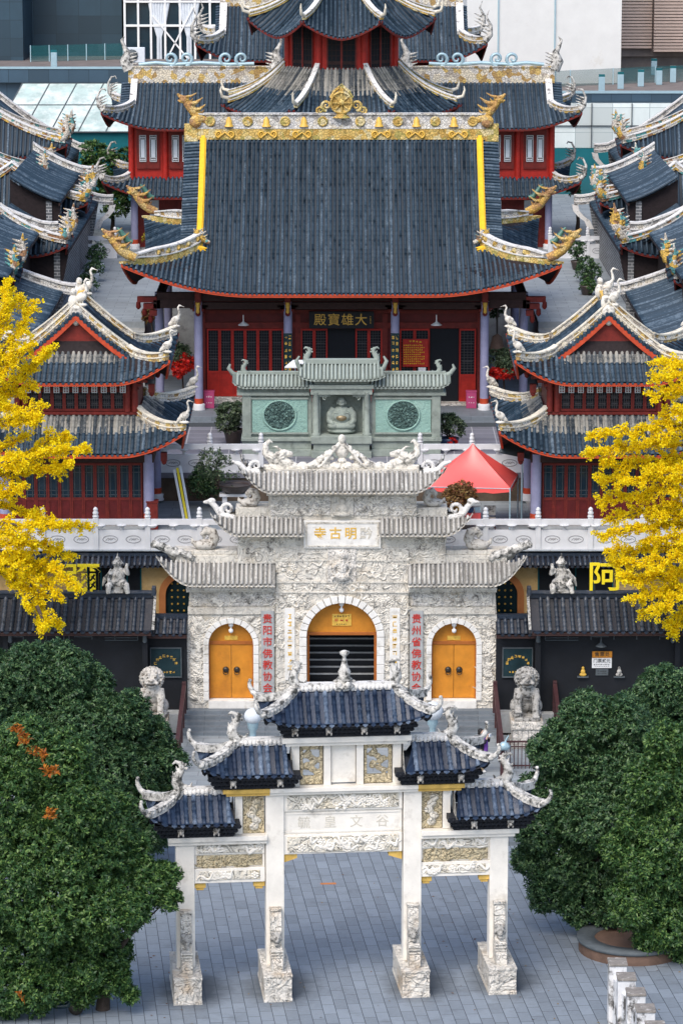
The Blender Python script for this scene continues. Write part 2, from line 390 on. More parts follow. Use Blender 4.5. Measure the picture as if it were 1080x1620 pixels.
M['bark_grey'] = plain('grey_bark', (.10,.075,.065), .9, .35, 9, .8, 18, .2)
M['soil'] = plain('dark_soil', (.03,.022,.018), .95, .4, 6, .8, 14, .1)
M['planter'] = plain('brown_planter_tile', (.12,.075,.055), .8, .25, 3, .3, 18)
M['planter_rim'] = plain('dark_planter_rim', (.085,.10,.11), .7, .25, 3, .3, 18)
M['pot'] = plain('dark_glazed_pot', (.05,.035,.03), .4, .3, 4, .2, 14, .5)
M['pot_blue'] = plain('blue_glazed_pot', (.03,.06,.14), .3, .3, 4, .2, 14, .5)
M['steel'] = plain('pale_blue_steel', (.34,.48,.54), .4, .08, 4, .05, 20, .5, .2)
M['glass'] = plain('dark_glass', (.012,.03,.045), .12, .3, .6, 0, 5, .6)
M['glass_teal'] = plain('teal_glass', (.015,.12,.14), .15, .2, .6, 0, 5, .6)
M['curtain'] = plain('pale_curtain', (.62,.66,.70), .9, .08, 5, .2, 8)
M['leaf_dark'] = leafmat('evergreen_leaf', (.018,.052,.022), (.042,.102,.042), (.16,.26,.10), .26, .42, .35)
M['leaf_mid'] = leafmat('fresh_evergreen_leaf', (.020,.060,.018), (.046,.116,.034), (.18,.29,.075), .28, .42, .35)
M['leaf_orange'] = leafmat('withered_orange_leaf', (.28,.07,.01), (.45,.14,.015), (.6,.25,.03), .3)
M['leaf_ginkgo'] = leafmat('yellow_ginkgo_leaf', (.76,.52,.004), (.93,.74,.008), (.97,.84,.03), .38, .7, .1)
M['leaf_pot'] = leafmat('potted_shrub_leaf', (.03,.055,.028), (.07,.11,.055), (.19,.24,.13), .25)
M['leaf_red'] = leafmat('red_blossom', (.45,.01,.01), (.65,.02,.015), (.75,.06,.03), .3)
M['leaf_rust'] = leafmat('rusty_leaf', (.10,.04,.02), (.22,.10,.04), (.30,.22,.06), .3)
M['leaf_lime'] = leafmat('yellow_green_leaf', (.18,.16,.02), (.40,.34,.03), (.6,.45,.04), .35)

def decor_mat(name, base, accents, line):
    """Painted ridge plaster: cells of cream, grey blue and gold with dark grooves."""
    g = G(name, .75, .25)
    vo = g.t.nodes.new('ShaderNodeTexVoronoi'); vo.inputs['Scale'].default_value = 3.6; g.l(g.pos(), vo.inputs['Vector'])
    sep = g.t.nodes.new('ShaderNodeSeparateColor'); g.l(vo.outputs['Color'], sep.inputs[0])
    st = [(0.0,base)]; k = len(accents)
    for i, a in enumerate(accents): st.append((.30+.7*i/k, a))
    c = g.ramp(sep.outputs[0], st, 'CONSTANT')
    vd = g.t.nodes.new('ShaderNodeTexVoronoi'); vd.feature = 'DISTANCE_TO_EDGE'; vd.inputs['Scale'].default_value = 7.5; g.l(g.pos(), vd.inputs['Vector'])
    e = g.ramp(vd.outputs['Distance'], [(.02,1.0),(.09,0.0)])
    c = g.mix(g.math('MULTIPLY', e, .75), c, line)
    c = g.mix(g.ramp(g.noise(5,6,.7),[(.55,0.0),(.72,.6)]), c, (.16,.15,.14))
    g.bump(vd.outputs['Distance'], .8, .05); return g.col(c)
M['decor'] = decor_mat('painted_ridge_plaster', (.70,.63,.50), [(.60,.42,.14),(.42,.27,.10),(.60,.57,.52),(.45,.40,.34),(.70,.67,.62)], (.10,.08,.06))
M['decor_gold'] = decor_mat('gold_ridge_plaster', (.62,.42,.13), [(.68,.50,.18),(.50,.31,.08),(.66,.55,.30),(.40,.33,.10)], (.10,.09,.02))
M['decor_white'] = decor_mat('white_ridge_plaster', (.66,.64,.60), [(.58,.57,.56),(.70,.68,.63),(.34,.32,.30),(.60,.55,.46)], (.08,.075,.07))
M['decor_colour'] = decor_mat('coloured_ridge_plaster', (.55,.50,.42), [(.10,.30,.30),(.60,.38,.08),(.62,.58,.52),(.30,.16,.08)], (.06,.05,.04))
M['dragon'] = decor_mat('gold_dragon_glaze', (.60,.38,.10), [(.50,.29,.10),(.62,.45,.18),(.42,.24,.11)], (.12,.05,.02))
M['dragon_green'] = plain('green_dragon_glaze', (.06,.16,.12), .4, .4, 6, .3, 20, .5)

def paving(name, c, w, h, joint, rot, mortar=.012, stainc=None, off=.5, spots=()):
    g = G(name, .6, .3)
    br = g.t.nodes.new('ShaderNodeTexBrick'); br.inputs['Scale'].default_value = 1.0
    br.inputs['Brick Width'].default_value = w; br.inputs['Row Height'].default_value = h; br.inputs['Mortar Size'].default_value = mortar
    br.inputs['Mortar Smooth'].default_value = .1; br.inputs['Bias'].default_value = 0; br.offset = off; br.offset_frequency = 2
    g.l(g.vec((1,1,1),(0,0,rot)), br.inputs['Vector'])
    br.inputs['Color1'].default_value = (0,0,0,1); br.inputs['Color2'].default_value = (1,1,1,1); br.inputs['Mortar'].default_value = (0.5,.5,.5,1)
    cc = g.mix(br.outputs['Color'], tuple(x*.84 for x in c), tuple(x*1.14 for x in c))
    cc = g.mix(g.ramp(g.noise(.45,6,.65),[(.4,0.0),(.7,.5)]), cc, tuple(x*.72 for x in c))
    cc = g.mix(g.ramp(g.noise(6,5,.7,g.vec((1,3,1))),[(.45,0.0),(.75,.35)]), cc, tuple(min(1,x*1.5) for x in c))
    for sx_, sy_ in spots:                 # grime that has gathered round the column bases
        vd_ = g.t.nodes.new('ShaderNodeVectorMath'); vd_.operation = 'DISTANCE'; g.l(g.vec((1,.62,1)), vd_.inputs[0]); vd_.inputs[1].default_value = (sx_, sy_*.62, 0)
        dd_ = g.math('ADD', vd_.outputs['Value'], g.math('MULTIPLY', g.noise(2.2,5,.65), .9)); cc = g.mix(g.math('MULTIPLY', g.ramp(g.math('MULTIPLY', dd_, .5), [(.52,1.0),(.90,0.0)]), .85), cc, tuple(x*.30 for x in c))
    if stainc: cc = g.mix(g.ramp(g.noise(.8,7,.7),[(.54,0.0),(.72,.65)]), cc, stainc)
    cc = g.mix(br.outputs['Fac'], cc, joint)
    g.bump(g.math('SUBTRACT', g.noise(18,4,.6), br.outputs['Fac']), .3, .012)
    return g.col(cc)
YAW = R(5.65)
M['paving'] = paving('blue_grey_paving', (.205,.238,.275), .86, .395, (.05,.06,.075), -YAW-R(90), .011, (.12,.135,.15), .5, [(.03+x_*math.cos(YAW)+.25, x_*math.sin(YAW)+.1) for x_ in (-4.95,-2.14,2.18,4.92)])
M['paving_court'] = paving('grey_court_paving', (.26,.29,.31), 1.2, .6, (.12,.13,.14), 0, .012, (.14,.15,.155))
M['paving_terrace'] = paving('dark_terrace_paving', (.17,.17,.20), 1.0, 1.0, (.42,.42,.44), 0, .02, (.10,.10,.12), .0)
M['steps'] = paving('grey_step_stone', (.16,.185,.21), 1.2, .15, (.07,.08,.09), 0, .008, (.10,.11,.12))
M['brick'] = None
def brickwall(name, c, joint, w=.42, h=.16, axis='x'):
    g = G(name, .9, .2)
    br = g.t.nodes.new('ShaderNodeTexBrick'); br.inputs['Scale'].default_value = 1.0
    br.inputs['Brick Width'].default_value = w; br.inputs['Row Height'].default_value = h; br.inputs['Mortar Size'].default_value = .018
    sx = g.t.nodes.new('ShaderNodeSeparateXYZ'); g.l(g.pos(), sx.inputs[0]); cb = g.t.nodes.new('ShaderNodeCombineXYZ')
    g.l(g.math('ADD', sx.outputs['X'], sx.outputs['Y']), cb.inputs['X']); g.l(sx.outputs['Z'], cb.inputs['Y']); g.l(cb.outputs[0], br.inputs['Vector'])
    br.inputs['Color1'].default_value = (*[x*.55 for x in c],1); br.inputs['Color2'].default_value = (*c,1); br.inputs['Mortar'].default_value = (*joint,1)
    g.bump(g.math('SUBTRACT', g.noise(12,4,.6), br.outputs['Fac']), .4, .02)
    return g.col(g.mix(g.ramp(g.noise(2,5,.6),[(.5,0.0),(.7,.5)]), br.outputs['Color'], tuple(x*.6 for x in c)))
M['brick'] = brickwall('grey_brick', (.17,.18,.19), (.42,.42,.42))
# ------------------------------------------------------------------ tiled roofs
Z1 = Vector((0,0,1))
def curve(ze, zr, k=.62):                 # hollow roof line: shallow at the eave, steep at the top
    return lambda s: ze + (zr-ze)*(k*s + (1-k)*s*s)
class Face:
    """One slope. u runs along the eave, s from the eave (0) to the top (1)."""
    def __init__(f, C, ang, wl, wr, d, z, smax=1.0, up=0.0, flare=0.0, sl=None, c0=.4, p=2.0, lifts=(1,1)):
        f.C = Vector(C); f.o = Vector((math.cos(ang), math.sin(ang), 0)); f.l = Vector((-f.o.y, f.o.x, 0))
        f.wl, f.wr, f.d, f.z, f.smax, f.up, f.fl, f.c0, f.p, f.lifts = wl, wr, d, z, smax, up, flare, c0, p, lifts
        f.sl = sl or smax
    def P(f, u, s, dz=0.0):
        side = 1 if u >= 0 else 0; w = (f.wr if side else f.wl)(s)
        c = max(0.0, min(1.0, (abs(u)/max(w,1e-6)-f.c0)/(1-f.c0))); L = f.lifts[side]*(c**f.p)*(max(0.0,1-s/f.sl)**1.6)
        return f.C + f.l*(u + (1 if side else -1)*f.fl*L) + f.o*(f.d(s)+f.fl*L) + Z1*(f.z(s)+f.up*L+dz)
    def send(f, u):
        w = f.wr if u >= 0 else f.wl
        if w(f.smax) >= abs(u): return f.smax
        a, b = 0.0, f.smax
        for _ in range(22):
            m = (a+b)/2
            if w(m) >= abs(u): a = m
            else: b = m
        return a
    def hip(f, side, n=10, s0=0.0, s1=None):
        w = f.wr if side > 0 else f.wl; s1 = f.sl if s1 is None else s1
        return [f.P(side*w(s1+(s0-s1)*i/n)*.9999, s1+(s0-s1)*i/n) for i in range(n+1)]
def lay(mb, F, sp=.22, r=.07, tl=.34, step=True, pale=None, drip=True, s0=0.0):
    nl = int(F.wl(s0)/sp); nr = int(F.wr(s0)/sp)
    us = [(k+.5+random.uniform(-.07,.07))*sp for k in range(-nl, nr)]
    us = [u for u in us if F.send(u) > s0+.015]
    edges = [-F.wl(s0)*.999] + us + [F.wr(s0)*.999]
    for a, b in zip(edges, edges[1:]):               # pan tiles between the rows
        ea, eb = F.send(a), F.send(b); rows = []; um = (a+b)/2
        n = 8 if not step else max(2, min(40, int((F.P(um, (ea+eb)/2)-F.P(um, s0)).length/(tl*.62))))
        for j in range(n+1):
            t = j/n
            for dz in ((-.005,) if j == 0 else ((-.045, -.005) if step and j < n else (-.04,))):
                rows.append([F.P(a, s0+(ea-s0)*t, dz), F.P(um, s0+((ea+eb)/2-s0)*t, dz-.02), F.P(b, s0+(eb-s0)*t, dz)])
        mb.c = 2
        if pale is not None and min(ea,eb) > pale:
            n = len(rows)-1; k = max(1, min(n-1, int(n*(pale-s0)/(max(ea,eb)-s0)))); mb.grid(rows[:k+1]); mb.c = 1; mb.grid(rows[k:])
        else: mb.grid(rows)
        mb.c = 0
        if drip and b-a > sp*.6:
            p0, p1 = F.P(a+r*.7, s0, -.02), F.P(b-r*.7, s0, -.02); q = (p0+p1)/2
            mb.add([p0+F.o*.012, p1+F.o*.012, p1+F.o*.012-Z1*.04, q+F.o*.012-Z1*.10, p0+F.o*.012-Z1*.04], [(0,4,3,2,1)])
    for u in us:
        e = F.send(u); L = (F.P(u,e)-F.P(u,s0)).length
        nt = max(1, int(L/tl)); ss = [s0+(e-s0)*j/nt for j in range(nt+1)]; pts = [F.P(u,s) for s in ss]
        du = (F.P(u+.01*(1 if u>=0 else -1),s0)-F.P(u,s0))*(1 if u>=0 else -1); lat = du.normalized()
        rings = []; cuts = []
        for j in range(nt+1):
            t = (pts[min(j+1,nt)]-pts[max(j-1,0)]).normalized(); nn = lat.cross(t).normalized()
            rads = ((r*.86, r*1.1) if step else (r,)) if 0 < j < nt else ((r*1.1,) if j == 0 else (r*.86,))
            for q in rads:
                jz = Z1*random.uniform(-.008,.008); rings.append([pts[j] + jz + lat*(math.cos(a)*q) + nn*(math.sin(a)*q) for a in (math.pi, math.pi*.75, math.pi*.5, math.pi*.25, 0)]); cuts.append(ss[j])
        vs = [p for g_ in rings for p in g_]; fs = []; pal = []
        for j in range(len(rings)-1):
            for i in range(4): fs.append((j*5+i+1, j*5+i, (j+1)*5+i, (j+1)*5+i+1)); pal.append(pale is not None and cuts[j] >= pale-.02+random.uniform(-.05,.05))
        fs.append((0,1,2,3,4)); pal.append(False)
        n0 = len(mb.v); mb.v.extend([tuple(p) for p in vs])
        for q, pl in zip(fs, pal): mb.f.append(tuple(i+n0 for i in q)); mb.mi.append(1 if pl else 0); mb.sm.append(True)
def under(mb, F, depth=.14, s1=.5, n=26):            # closed underside of the slope
    rows = []
    for s in (0.0, s1*.5, s1):
        rows.append([F.P(-F.wl(s)+(F.wl(s)+F.wr(s))*(.0005+.999*i/n), s, -depth) for i in range(n+1)])
    mb.grid(rows[::-1])
def eaveboard(mb, F, h=.13, n=34, out=.0, z=-.06):
    pts = [F.P(-F.wl(0)+(F.wl(0)+F.wr(0))*i/n*.9998+.0001, 0) - F.o*(.05-out) for i in range(n+1)]
    mb.ribbon(pts, .08, h, z-h)
def rect_faces(C, hx, hy, ze, zr, gx, sg=1.0, iy=0.0, k=.62, up=.6, flare=.25, rot=0.0, c0=.45, p=2.0, sides='fblr', lifts=None):
    """Hip roof (sg=1) or hip-and-gable roof (sg<1, gables at +-gx)."""
    z = curve(ze, zr, k); C = Vector((C[0],C[1],0)); out = {}
    w = lambda s: (hx-(hx-gx)*s/sg) if s < sg else gx
    df = lambda s: hy-(hy-iy)*s
    ds = lambda s: hx-(hx-gx)*min(1,s/sg)
    for key, a, ww, dd, sm in (('f',-90,w,df,1.0),('b',90,w,df,1.0),('r',0,df,ds,sg),('l',180,df,ds,sg)):
        if key in sides: out[key] = Face(C, R(a)+rot, ww, ww, dd, z, sm, up, flare, sg, c0, p, (lifts or {}).get(key,(1,1)))
    return out
def octa_faces(C, R0, R1, ze, zr, k=.6, up=.6, flare=.2, c0=.3, p=2.0, only=None, sides=8, rot=0.0):
    z = curve(ze, zr, k); out = {}
    tn = math.tan(math.pi/sides)
    for i in range(sides):
        if only is not None and i not in only: continue
        w = lambda s: max(.001,(R0-(R0-R1)*s)*tn); d = lambda s: R0-(R0-R1)*s
        out[i] = Face((C[0],C[1],0), R(-90)+rot+2*math.pi*i/sides, w, w, d, z, 1.0, up, flare, 1.0, c0, p)
    return out
def roof_obj(parent, faces, mats, sp=.22, r=.07, tl=.34, step=True, pale=None, name='roof', board=None, depth=.14, s1=.5, drip=True, soff='soffit', bh=.13):
    mb = MB(); sb = MB(); bb = MB()
    for F in faces:
        lay(mb, F, sp, r, tl, step, pale, drip); under(sb, F, depth, s1)
        if board: eaveboard(bb, F, bh)
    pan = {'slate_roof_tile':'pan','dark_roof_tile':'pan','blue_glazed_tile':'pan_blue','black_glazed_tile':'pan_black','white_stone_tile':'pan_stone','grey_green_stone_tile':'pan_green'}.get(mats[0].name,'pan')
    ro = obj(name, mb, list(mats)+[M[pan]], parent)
    obj('soffit', sb, M[soff], parent)
    if board: obj('eave_board', bb, M[board], parent)
    return ro
def ridge(parent, path, w=.22, h=.4, mat='decor', name='hip_ridge', lift=-.04, cap=None, taper=None, rim=True):
    mb = MB(); mb.ribbon(path, w, h, lift, taper=taper)
    if rim:
        mb.c = 1; mb.ribbon(path, w+.08, .06, lift+h); mb.ribbon([p+Z1*.0 for p in path], w+.05, .05, lift+h*.42)
        mb.c = 0
    return obj(name, mb, [M[mat], M[cap or 'ornament_white']], parent)
# ------------------------------------------------------------------ ornaments
def fish(mb, p, dx, h, y=0.0):            # fish-dragon finial: head down, tail curling over
    p = Vector(p); q = lambda a,b: p+Vector((a*dx*h, y, b*h))
    mb.tube([q(-.10,.0),q(.05,.10),q(.13,.28),q(.10,.48),q(-.02,.66),q(-.06,.80),q(.02,.93),q(.16,.98),q(.26,.90)], [.17*h,.20*h,.19*h,.16*h,.13*h,.10*h,.08*h,.06*h,.03*h], 8, .7)
    for a,b,l in ((.22,.3,.2),(.2,.45,.2),(.08,.66,.17),(-.15,.72,.14),(-.12,.86,.14)):
        mb.tube([q(a-.08,b),q(a+.03,b+l*.3),q(a+.06,b+l)], [.06*h,.05*h,.01], 5, .6)
    mb.ell(q(-.16,.08),(.14*h,.12*h,.10*h),8,6); mb.tube([q(-.2,.06),q(-.34,.12),q(-.40,.24)],[.07*h,.05*h,.02*h],6,.7)
def curltip(mb, pts, r0, r1):             # upswept tip of a hip ridge
    n = len(pts); mb.tube(pts, [r0+(r1-r0)*i/(n-1) for i in range(n)], 8, .75)
def crane(mb, p, dx, h, y=0.0):           # standing crane with raised neck
    p = Vector(p); q = lambda a,b: p+Vector((a*dx*h, y, b*h))
    mb.ell(q(0,.30),(.24*h,.13*h,.17*h),10,7, Matrix.Rotation(-.5*dx,3,'Y'))
    mb.tube([q(-.12,.22),q(-.26,.10),q(-.34,.02)],[.11*h,.08*h,.02*h],7,.6)
    mb.tube([q(.10,.40),q(.20,.55),q(.17,.74),q(.13,.88),q(.20,.97),q(.28,.95)],[.09*h,.065*h,.05*h,.045*h,.055*h,.03*h],7)
    mb.tube([q(.27,.95),q(.42,.90)],[.025*h,.008*h],5)
    for s in (-.05,.05): mb.tube([q(s,.16),q(s*1.2,-.02)],[.025*h,.02*h],5)
    mb.ell(q(0,0),(.24*h,.15*h,.07*h),8,4)
def dragon(mb, p, dx, h, y=0.0, yaw=0.0): # dragon head on a raised neck, jaws open
    p = Vector(p); ca, sa = math.cos(yaw), math.sin(yaw)
    q = lambda a,b,c=0.0: p+Vector((a*dx*h*ca, a*h*sa+c*h, b*h))
    mb.tube([q(-.62,-.10),q(-.34,.02),q(-.1,.20),q(.10,.44),q(.26,.66)],[.15*h,.18*h,.19*h,.17*h,.15*h],9,.8)
    mb.ell(q(.30,.72),(.19*h,.15*h,.16*h),10,7)
    mb.tube([q(.34,.76),q(.46,.84),q(.55,.90)],[.11*h,.085*h,.05*h],8)
    mb.tube([q(.32,.64),q(.47,.66),q(.56,.71)],[.07*h,.055*h,.03*h],7)
    mb.ell(q(.54,.92),(.06*h,.07*h,.05*h),8,5)
    for c in (-.09,.09):
        mb.tube([q(.24,.84,c),q(.05,.86,c*1.6),q(-.16,.98,c*1.8)],[.05*h,.04*h,.008],6)
        mb.ell(q(.34,.83,c),(.045*h,.045*h,.045*h),6,5)
        mb.tube([q(.10,.58,c),q(-.16,.62,c*1.8),q(-.40,.80,c*2)],[.08*h,.07*h,.01],6,.6)
        mb.tube([q(-.05,.34,c),q(-.30,.38,c*2),q(-.50,.54,c*2)],[.08*h,.06*h,.01],6,.6)
    for a,b in ((.12,.62),(.0,.46),(-.14,.30),(-.3,.18)):
        mb.tube([q(a-.04,b),q(a-.14,b+.16)],[.07*h,.008],5,.6)
def scroll(mb, p, dx, h, y=0.0, turns=1.35, r=.09, n=18):  # spiral volute
    p = Vector(p); pts = []; rad = []
    for i in range(n+1):
        t = i/n; a = -math.pi*.5 + turns*2*math.pi*t; rr = .48*h*(1-t*.86)
        pts.append(p+Vector((dx*rr*math.cos(a), y, .5*h+rr*math.sin(a)))); rad.append(r*h*(1.25-.7*t))
    mb.tube(pts, rad, 7, 1.0)
def snail(mb, p, dx, h):                  # squat curled stone beast
    p = Vector(p); q = lambda a,b: p+Vector((a*dx*h,0,b*h))
    mb.ell(q(0,.26),(.58*h,.42*h,.27*h),12,8)
    mb.tube([q(.30,.3),q(.44,.55),q(.34,.88),q(.05,.98),q(-.15,.78),q(0,.62)],[.26*h,.27*h,.25*h,.21*h,.15*h,.10*h],10)
    mb.tube([q(-.4,.25),q(-.62,.42),q(-.66,.62)],[.16*h,.12*h,.03*h],7)
def carvings(mb, x0, x1, z0, z1, y, n, avoid=lambda x, z: False):   # raised clouds, scrolls, petals and waving bodies
    k = 0; tries = 0
    while k < n and tries < n*12:
        tries += 1; x = random.uniform(x0, x1); z = random.uniform(z0, z1); q = random.random()
        if avoid(x, z): continue
        k += 1; sg = random.choice((-1,1)); h = random.uniform(.16,.34)
        if q < .38:
            m = 11; mb.tube([(x+sg*h*.5*(1-i/m*.8)*math.cos(-1.5+7.5*i/m), y, z+h*.5*(1-i/m*.8)*math.sin(-1.5+7.5*i/m)) for i in range(m+1)], [.030-.012*i/m for i in range(m+1)], 5)
            mb.tube([(x,y,z-h*.5),(x-sg*h*.7,y,z-h*.42),(x-sg*h*1.3,y,z-h*.15)],[.035,.03,.008],5)
        elif q < .66:
            m = 9; a = random.uniform(-.5,.5); L = random.uniform(.35,.7); mb.tube([(x+L*(i/m-.5)*math.cos(a)-.09*math.sin(i*.95)*math.sin(a), y, z+L*(i/m-.5)*math.sin(a)+.10*math.sin(i*.95)) for i in range(m+1)], [.018+.034*math.sin(math.pi*(i+.5)/(m+1)) for i in range(m+1)], 5)
        elif q < .85:
            for i in range(6): a = i*1.047+q*9; mb.ell((x+.085*math.cos(a), y, z+.085*math.sin(a)), (.060,.035,.045), 6, 4)
            mb.ell((x,y-.015,z),(.045,.04,.045),6,4)
        else:
            for i in range(5): mb.ell((x+random.uniform(-.13,.13), y, z+random.uniform(-.11,.11)), (random.uniform(.05,.10),.045,random.uniform(.04,.08)), 7, 5)
def scribble(mb, x, y, z, w, h):          # one illegible brushed character: a few strokes
    for k in range(random.randint(4,6)):
        if random.random() < .55:
            zz_ = z+random.uniform(-.42,.42)*h; a = random.uniform(.25,.48)*w; t = h*.07; mb.box(x-a, x+a, y-.006, y, zz_-t, zz_+t)
        else:
            xx_ = x+random.uniform(-.36,.36)*w; a = random.uniform(.2,.46)*h; t = w*.07; mb.box(xx_-t, xx_+t, y-.006-.001*k, y, z-a, z+a*.8)
def disc(mb, prof, c, n=14, face=-1, sz=1.0):   # turned disc standing upright, its axis along y
    t = MB(); t.lathe(prof, 0, 0, 0, n); cx, cy, cz = c
    mb.add([(cx+a, cy+face*h, cz+b*sz) for a, b, h in t.v], [f if face < 0 else tuple(reversed(f)) for f in t.f], True)
def wpt(x,y,z): return Vector((x,y,z))
# ------------------------------------------------------------------ ground, landings, podium
mb = MB(); mb.grid([[(-300,-220,-.06),(300,-220,-.06)],[(-300,400,-.06),(300,400,-.06)]], False); struct('ground', mb, M['steps'], 'dark ground around the temple precinct')
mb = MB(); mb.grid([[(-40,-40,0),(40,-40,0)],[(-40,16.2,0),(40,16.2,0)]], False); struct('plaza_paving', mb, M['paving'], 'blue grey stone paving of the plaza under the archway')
ZL, ZT, ZP, ZS, ZH, ZC = .8, 1.5, 7.24, 8.49, 8.89, 12.0
mb = MB()
for k in range(5): mb.box(-16, 16, 15.2+.32*k, 16.6+.001*k, -.05+.001*k, .16*(k+1)-.004*(k==4))
struct('plaza_steps', mb, M['steps'], 'stone steps from the plaza up to the landing', .008)
mb = MB(); mb.box(-40, 40, 16.59, 27.5, -.05, ZL); struct('landing_paving', mb, M['paving_court'], 'pale grey paved landing below the temple gate')
mb = MB()
for k in range(5): mb.box(-6.25, 6.15, 27.4+.30*k, 29.2+.001*k, ZL-.05, ZL+.14*(k+1)-.003)
struct('gate_steps', mb, M['steps'], 'five grey steps in front of the white gate', .008)
mb = MB(); mb.box(-40, -6.25, 28.0, 32, ZL-.05, ZT); mb.box(6.15, 40, 28.0, 32, ZL-.05, ZT); mb.box(-6.25,6.15,28.9,32,ZL-.05,ZT-.005)
struct('gate_terrace', mb, M['grey_stone'], 'stone terrace the gate and the black wings stand on')

def carve_obj(mb, m, parent):
    o = obj('relief_pattern', mb, m, parent); o['kind'] = 'stuff'; return o
# ------------------------------------------------------------------ memorial archway (five little blue roofs)
PF = thing('memorial_archway', 'cream stone memorial archway with four posts and five small blue tiled roofs on the plaza', 'archway', (.03,0,0), YAW, world=False)
PX = (-4.95, -2.14, 2.18, 4.92)
zq = lambda py, y=0.0: zz(py, y)
for i, x in enumerate(PX):
    w = .29 if i in (0,3) else .285; top = 4.9 if i in (0,3) else 6.45
    mb = MB(); mb.box(x-w, x+w, -.26, .26, .80, top); obj('post', mb, M['paifang'], PF, bevel=.015)
    mb = MB(); mb.box(x-.43, x+.43, -1.32, 1.32, 0, .86)
    for yy in (-1.32, 1.32):             # cloth-shaped band carved over each end
        s = -1 if yy < 0 else 1
        mb.add([(x-.40,yy+s*.02,.80),(x-.34,yy+s*.02,.80),(x+.02,yy+s*.02,.44),(x+.0,yy+s*.02,.38)],[(0,1,2,3)] if s<0 else [(3,2,1,0)])
        mb.add([(x+.40,yy+s*.02,.80),(x+.34,yy+s*.02,.80),(x-.02,yy+s*.02,.44),(x+.0,yy+s*.02,.38)],[(3,2,1,0)] if s<0 else [(0,1,2,3)])
    mb.box(x-.45, x+.45, -1.34, 1.34, .79, .87); mb.box(x-.45, x+.45, -1.34, 1.34, -.01, .10)
    obj('post_base', mb, M['base'], PF, bevel=.012)
    for s in (-1, 1):                    # bracing stones with a lion mask, before and behind each post
        mb = MB(); prof = [(.26,.87),(1.02,.87),(1.02,1.20),(.86,1.26),(.82,1.52),(.62,1.60),(.52,2.45),(.44,2.72),(.26,2.74)]
        pts = [(s*a, b) for a, b in prof]
        vs = [(x-.17, a, b) for a, b in pts]+[(x+.17, a, b) for a, b in pts]; n = len(pts)
        fs = [tuple(range(n)), tuple(range(2*n-1,n-1,-1))]+[(k,(k+1)%n,n+(k+1)%n,n+k) for k in range(n)]
        mb.add(vs, [tuple(reversed(f)) for f in fs] if s < 0 else fs)
        for zb in (1.28, 1.38, 1.48): mb.box(x-.19, x+.19, min(s*.3,s*.90), max(s*.3,s*.90), zb, zb+.045)
        mb.box(x-.19, x+.19, min(s*.27,s*.50), max(s*.27,s*.50), 2.70, 2.78)
        obj('bracing_stone', mb, M['base'], PF, bevel=.008)
        mb = MB(); mb.ell((x, s*.66, 1.86), (.15,.12,.16), 10, 8); mb.ell((x, s*.76, 1.80), (.09,.08,.07), 8, 6); mb.ell((x, s*.75, 1.68), (.11,.07,.035), 8, 5)
        for c in (-.1, 0, .1): mb.ell((x+c*1.2, s*.63, 2.02), (.07,.08,.07), 7, 5)
        for c in (-.06, .06): mb.ell((x+c, s*.78, 1.90), (.03,.03,.03), 6, 5); mb.ell((x+c*2.6, s*.62, 1.84), (.05,.08,.08), 6, 5)
        obj('lion_mask', fuse(mb, 'lion_mask', .025, 3), M['lion'], PF)
def beam(x0, x1, z0, z1, h=.20, mat='paifang', name='beam', bev=.012):
    mb = MB(); mb.box(x0, x1, -h, h, z0, z1); return obj(name, mb, M[mat], PF, bevel=bev)
def relief(x0, x1, z0, z1, h, mat='paifang_carved', name='carved_panel'):
    mb = MB(); mb.box(x0, x1, -h, h, z0, z1); return obj(name, mb, M[mat], PF, bevel=.01)
XI, XO = 1.86, 4.66
# centre bay
mb = MB(); carvings(mb, -XI+.25, XI-.25, 4.58, 4.92, -.22, 26); carvings(mb, -XI+.25, XI-.25, 5.97, 6.27, -.22, 22); carve_obj(mb, M['paifang'], PF)
for sx in (-1,1):
    a, b = sorted((sx*2.6, sx*4.5)); mb = MB(); carvings(mb, a, b, 3.74, 3.90, -.21, 10); carvings(mb, a, b, 4.6, 4.75, -.19, 8); carve_obj(mb, M['paifang'], PF)
    mb = MB(); carvings(mb, a, b, 4.16, 4.40, -.14, 16); carve_obj(mb, M['paifang_gold'], PF)
beam(-XI, XI, 4.44, 5.07, .20, 'paifang'); relief(-XI+.12, XI-.12, 4.50, 5.00, .235)
beam(-XI, XI, 5.07, 5.82, .14, 'paifang', 'name_panel'); 
mb = MB()
for z_ in (5.12, 5.72): mb.box(-XI+.06, XI-.06, -.165, -.13, z_, z_+.05)
obj('panel_moulding', mb, M['paifang'], PF)
beam(-XI, XI, 5.83, 6.40, .20, 'paifang'); relief(-XI+.12, XI-.12, 5.90, 6.34, .235)
for k, ch in enumerate('毓皇文谷'): text('lettering', ch, (-1.22+.82*k, -.142, 5.42), .42, M['lettering_grey'], PF, .006)
for sx in (-1, 1):
    mb = MB(); mb.prism([(sx*XI,4.16),(sx*(XI-.42),4.30),(sx*(XI-.42),4.44),(sx*XI,4.44)][::(1 if sx>0 else 1)], -.14, .14); obj('corbel', mb, M['yellow_stone'], PF)
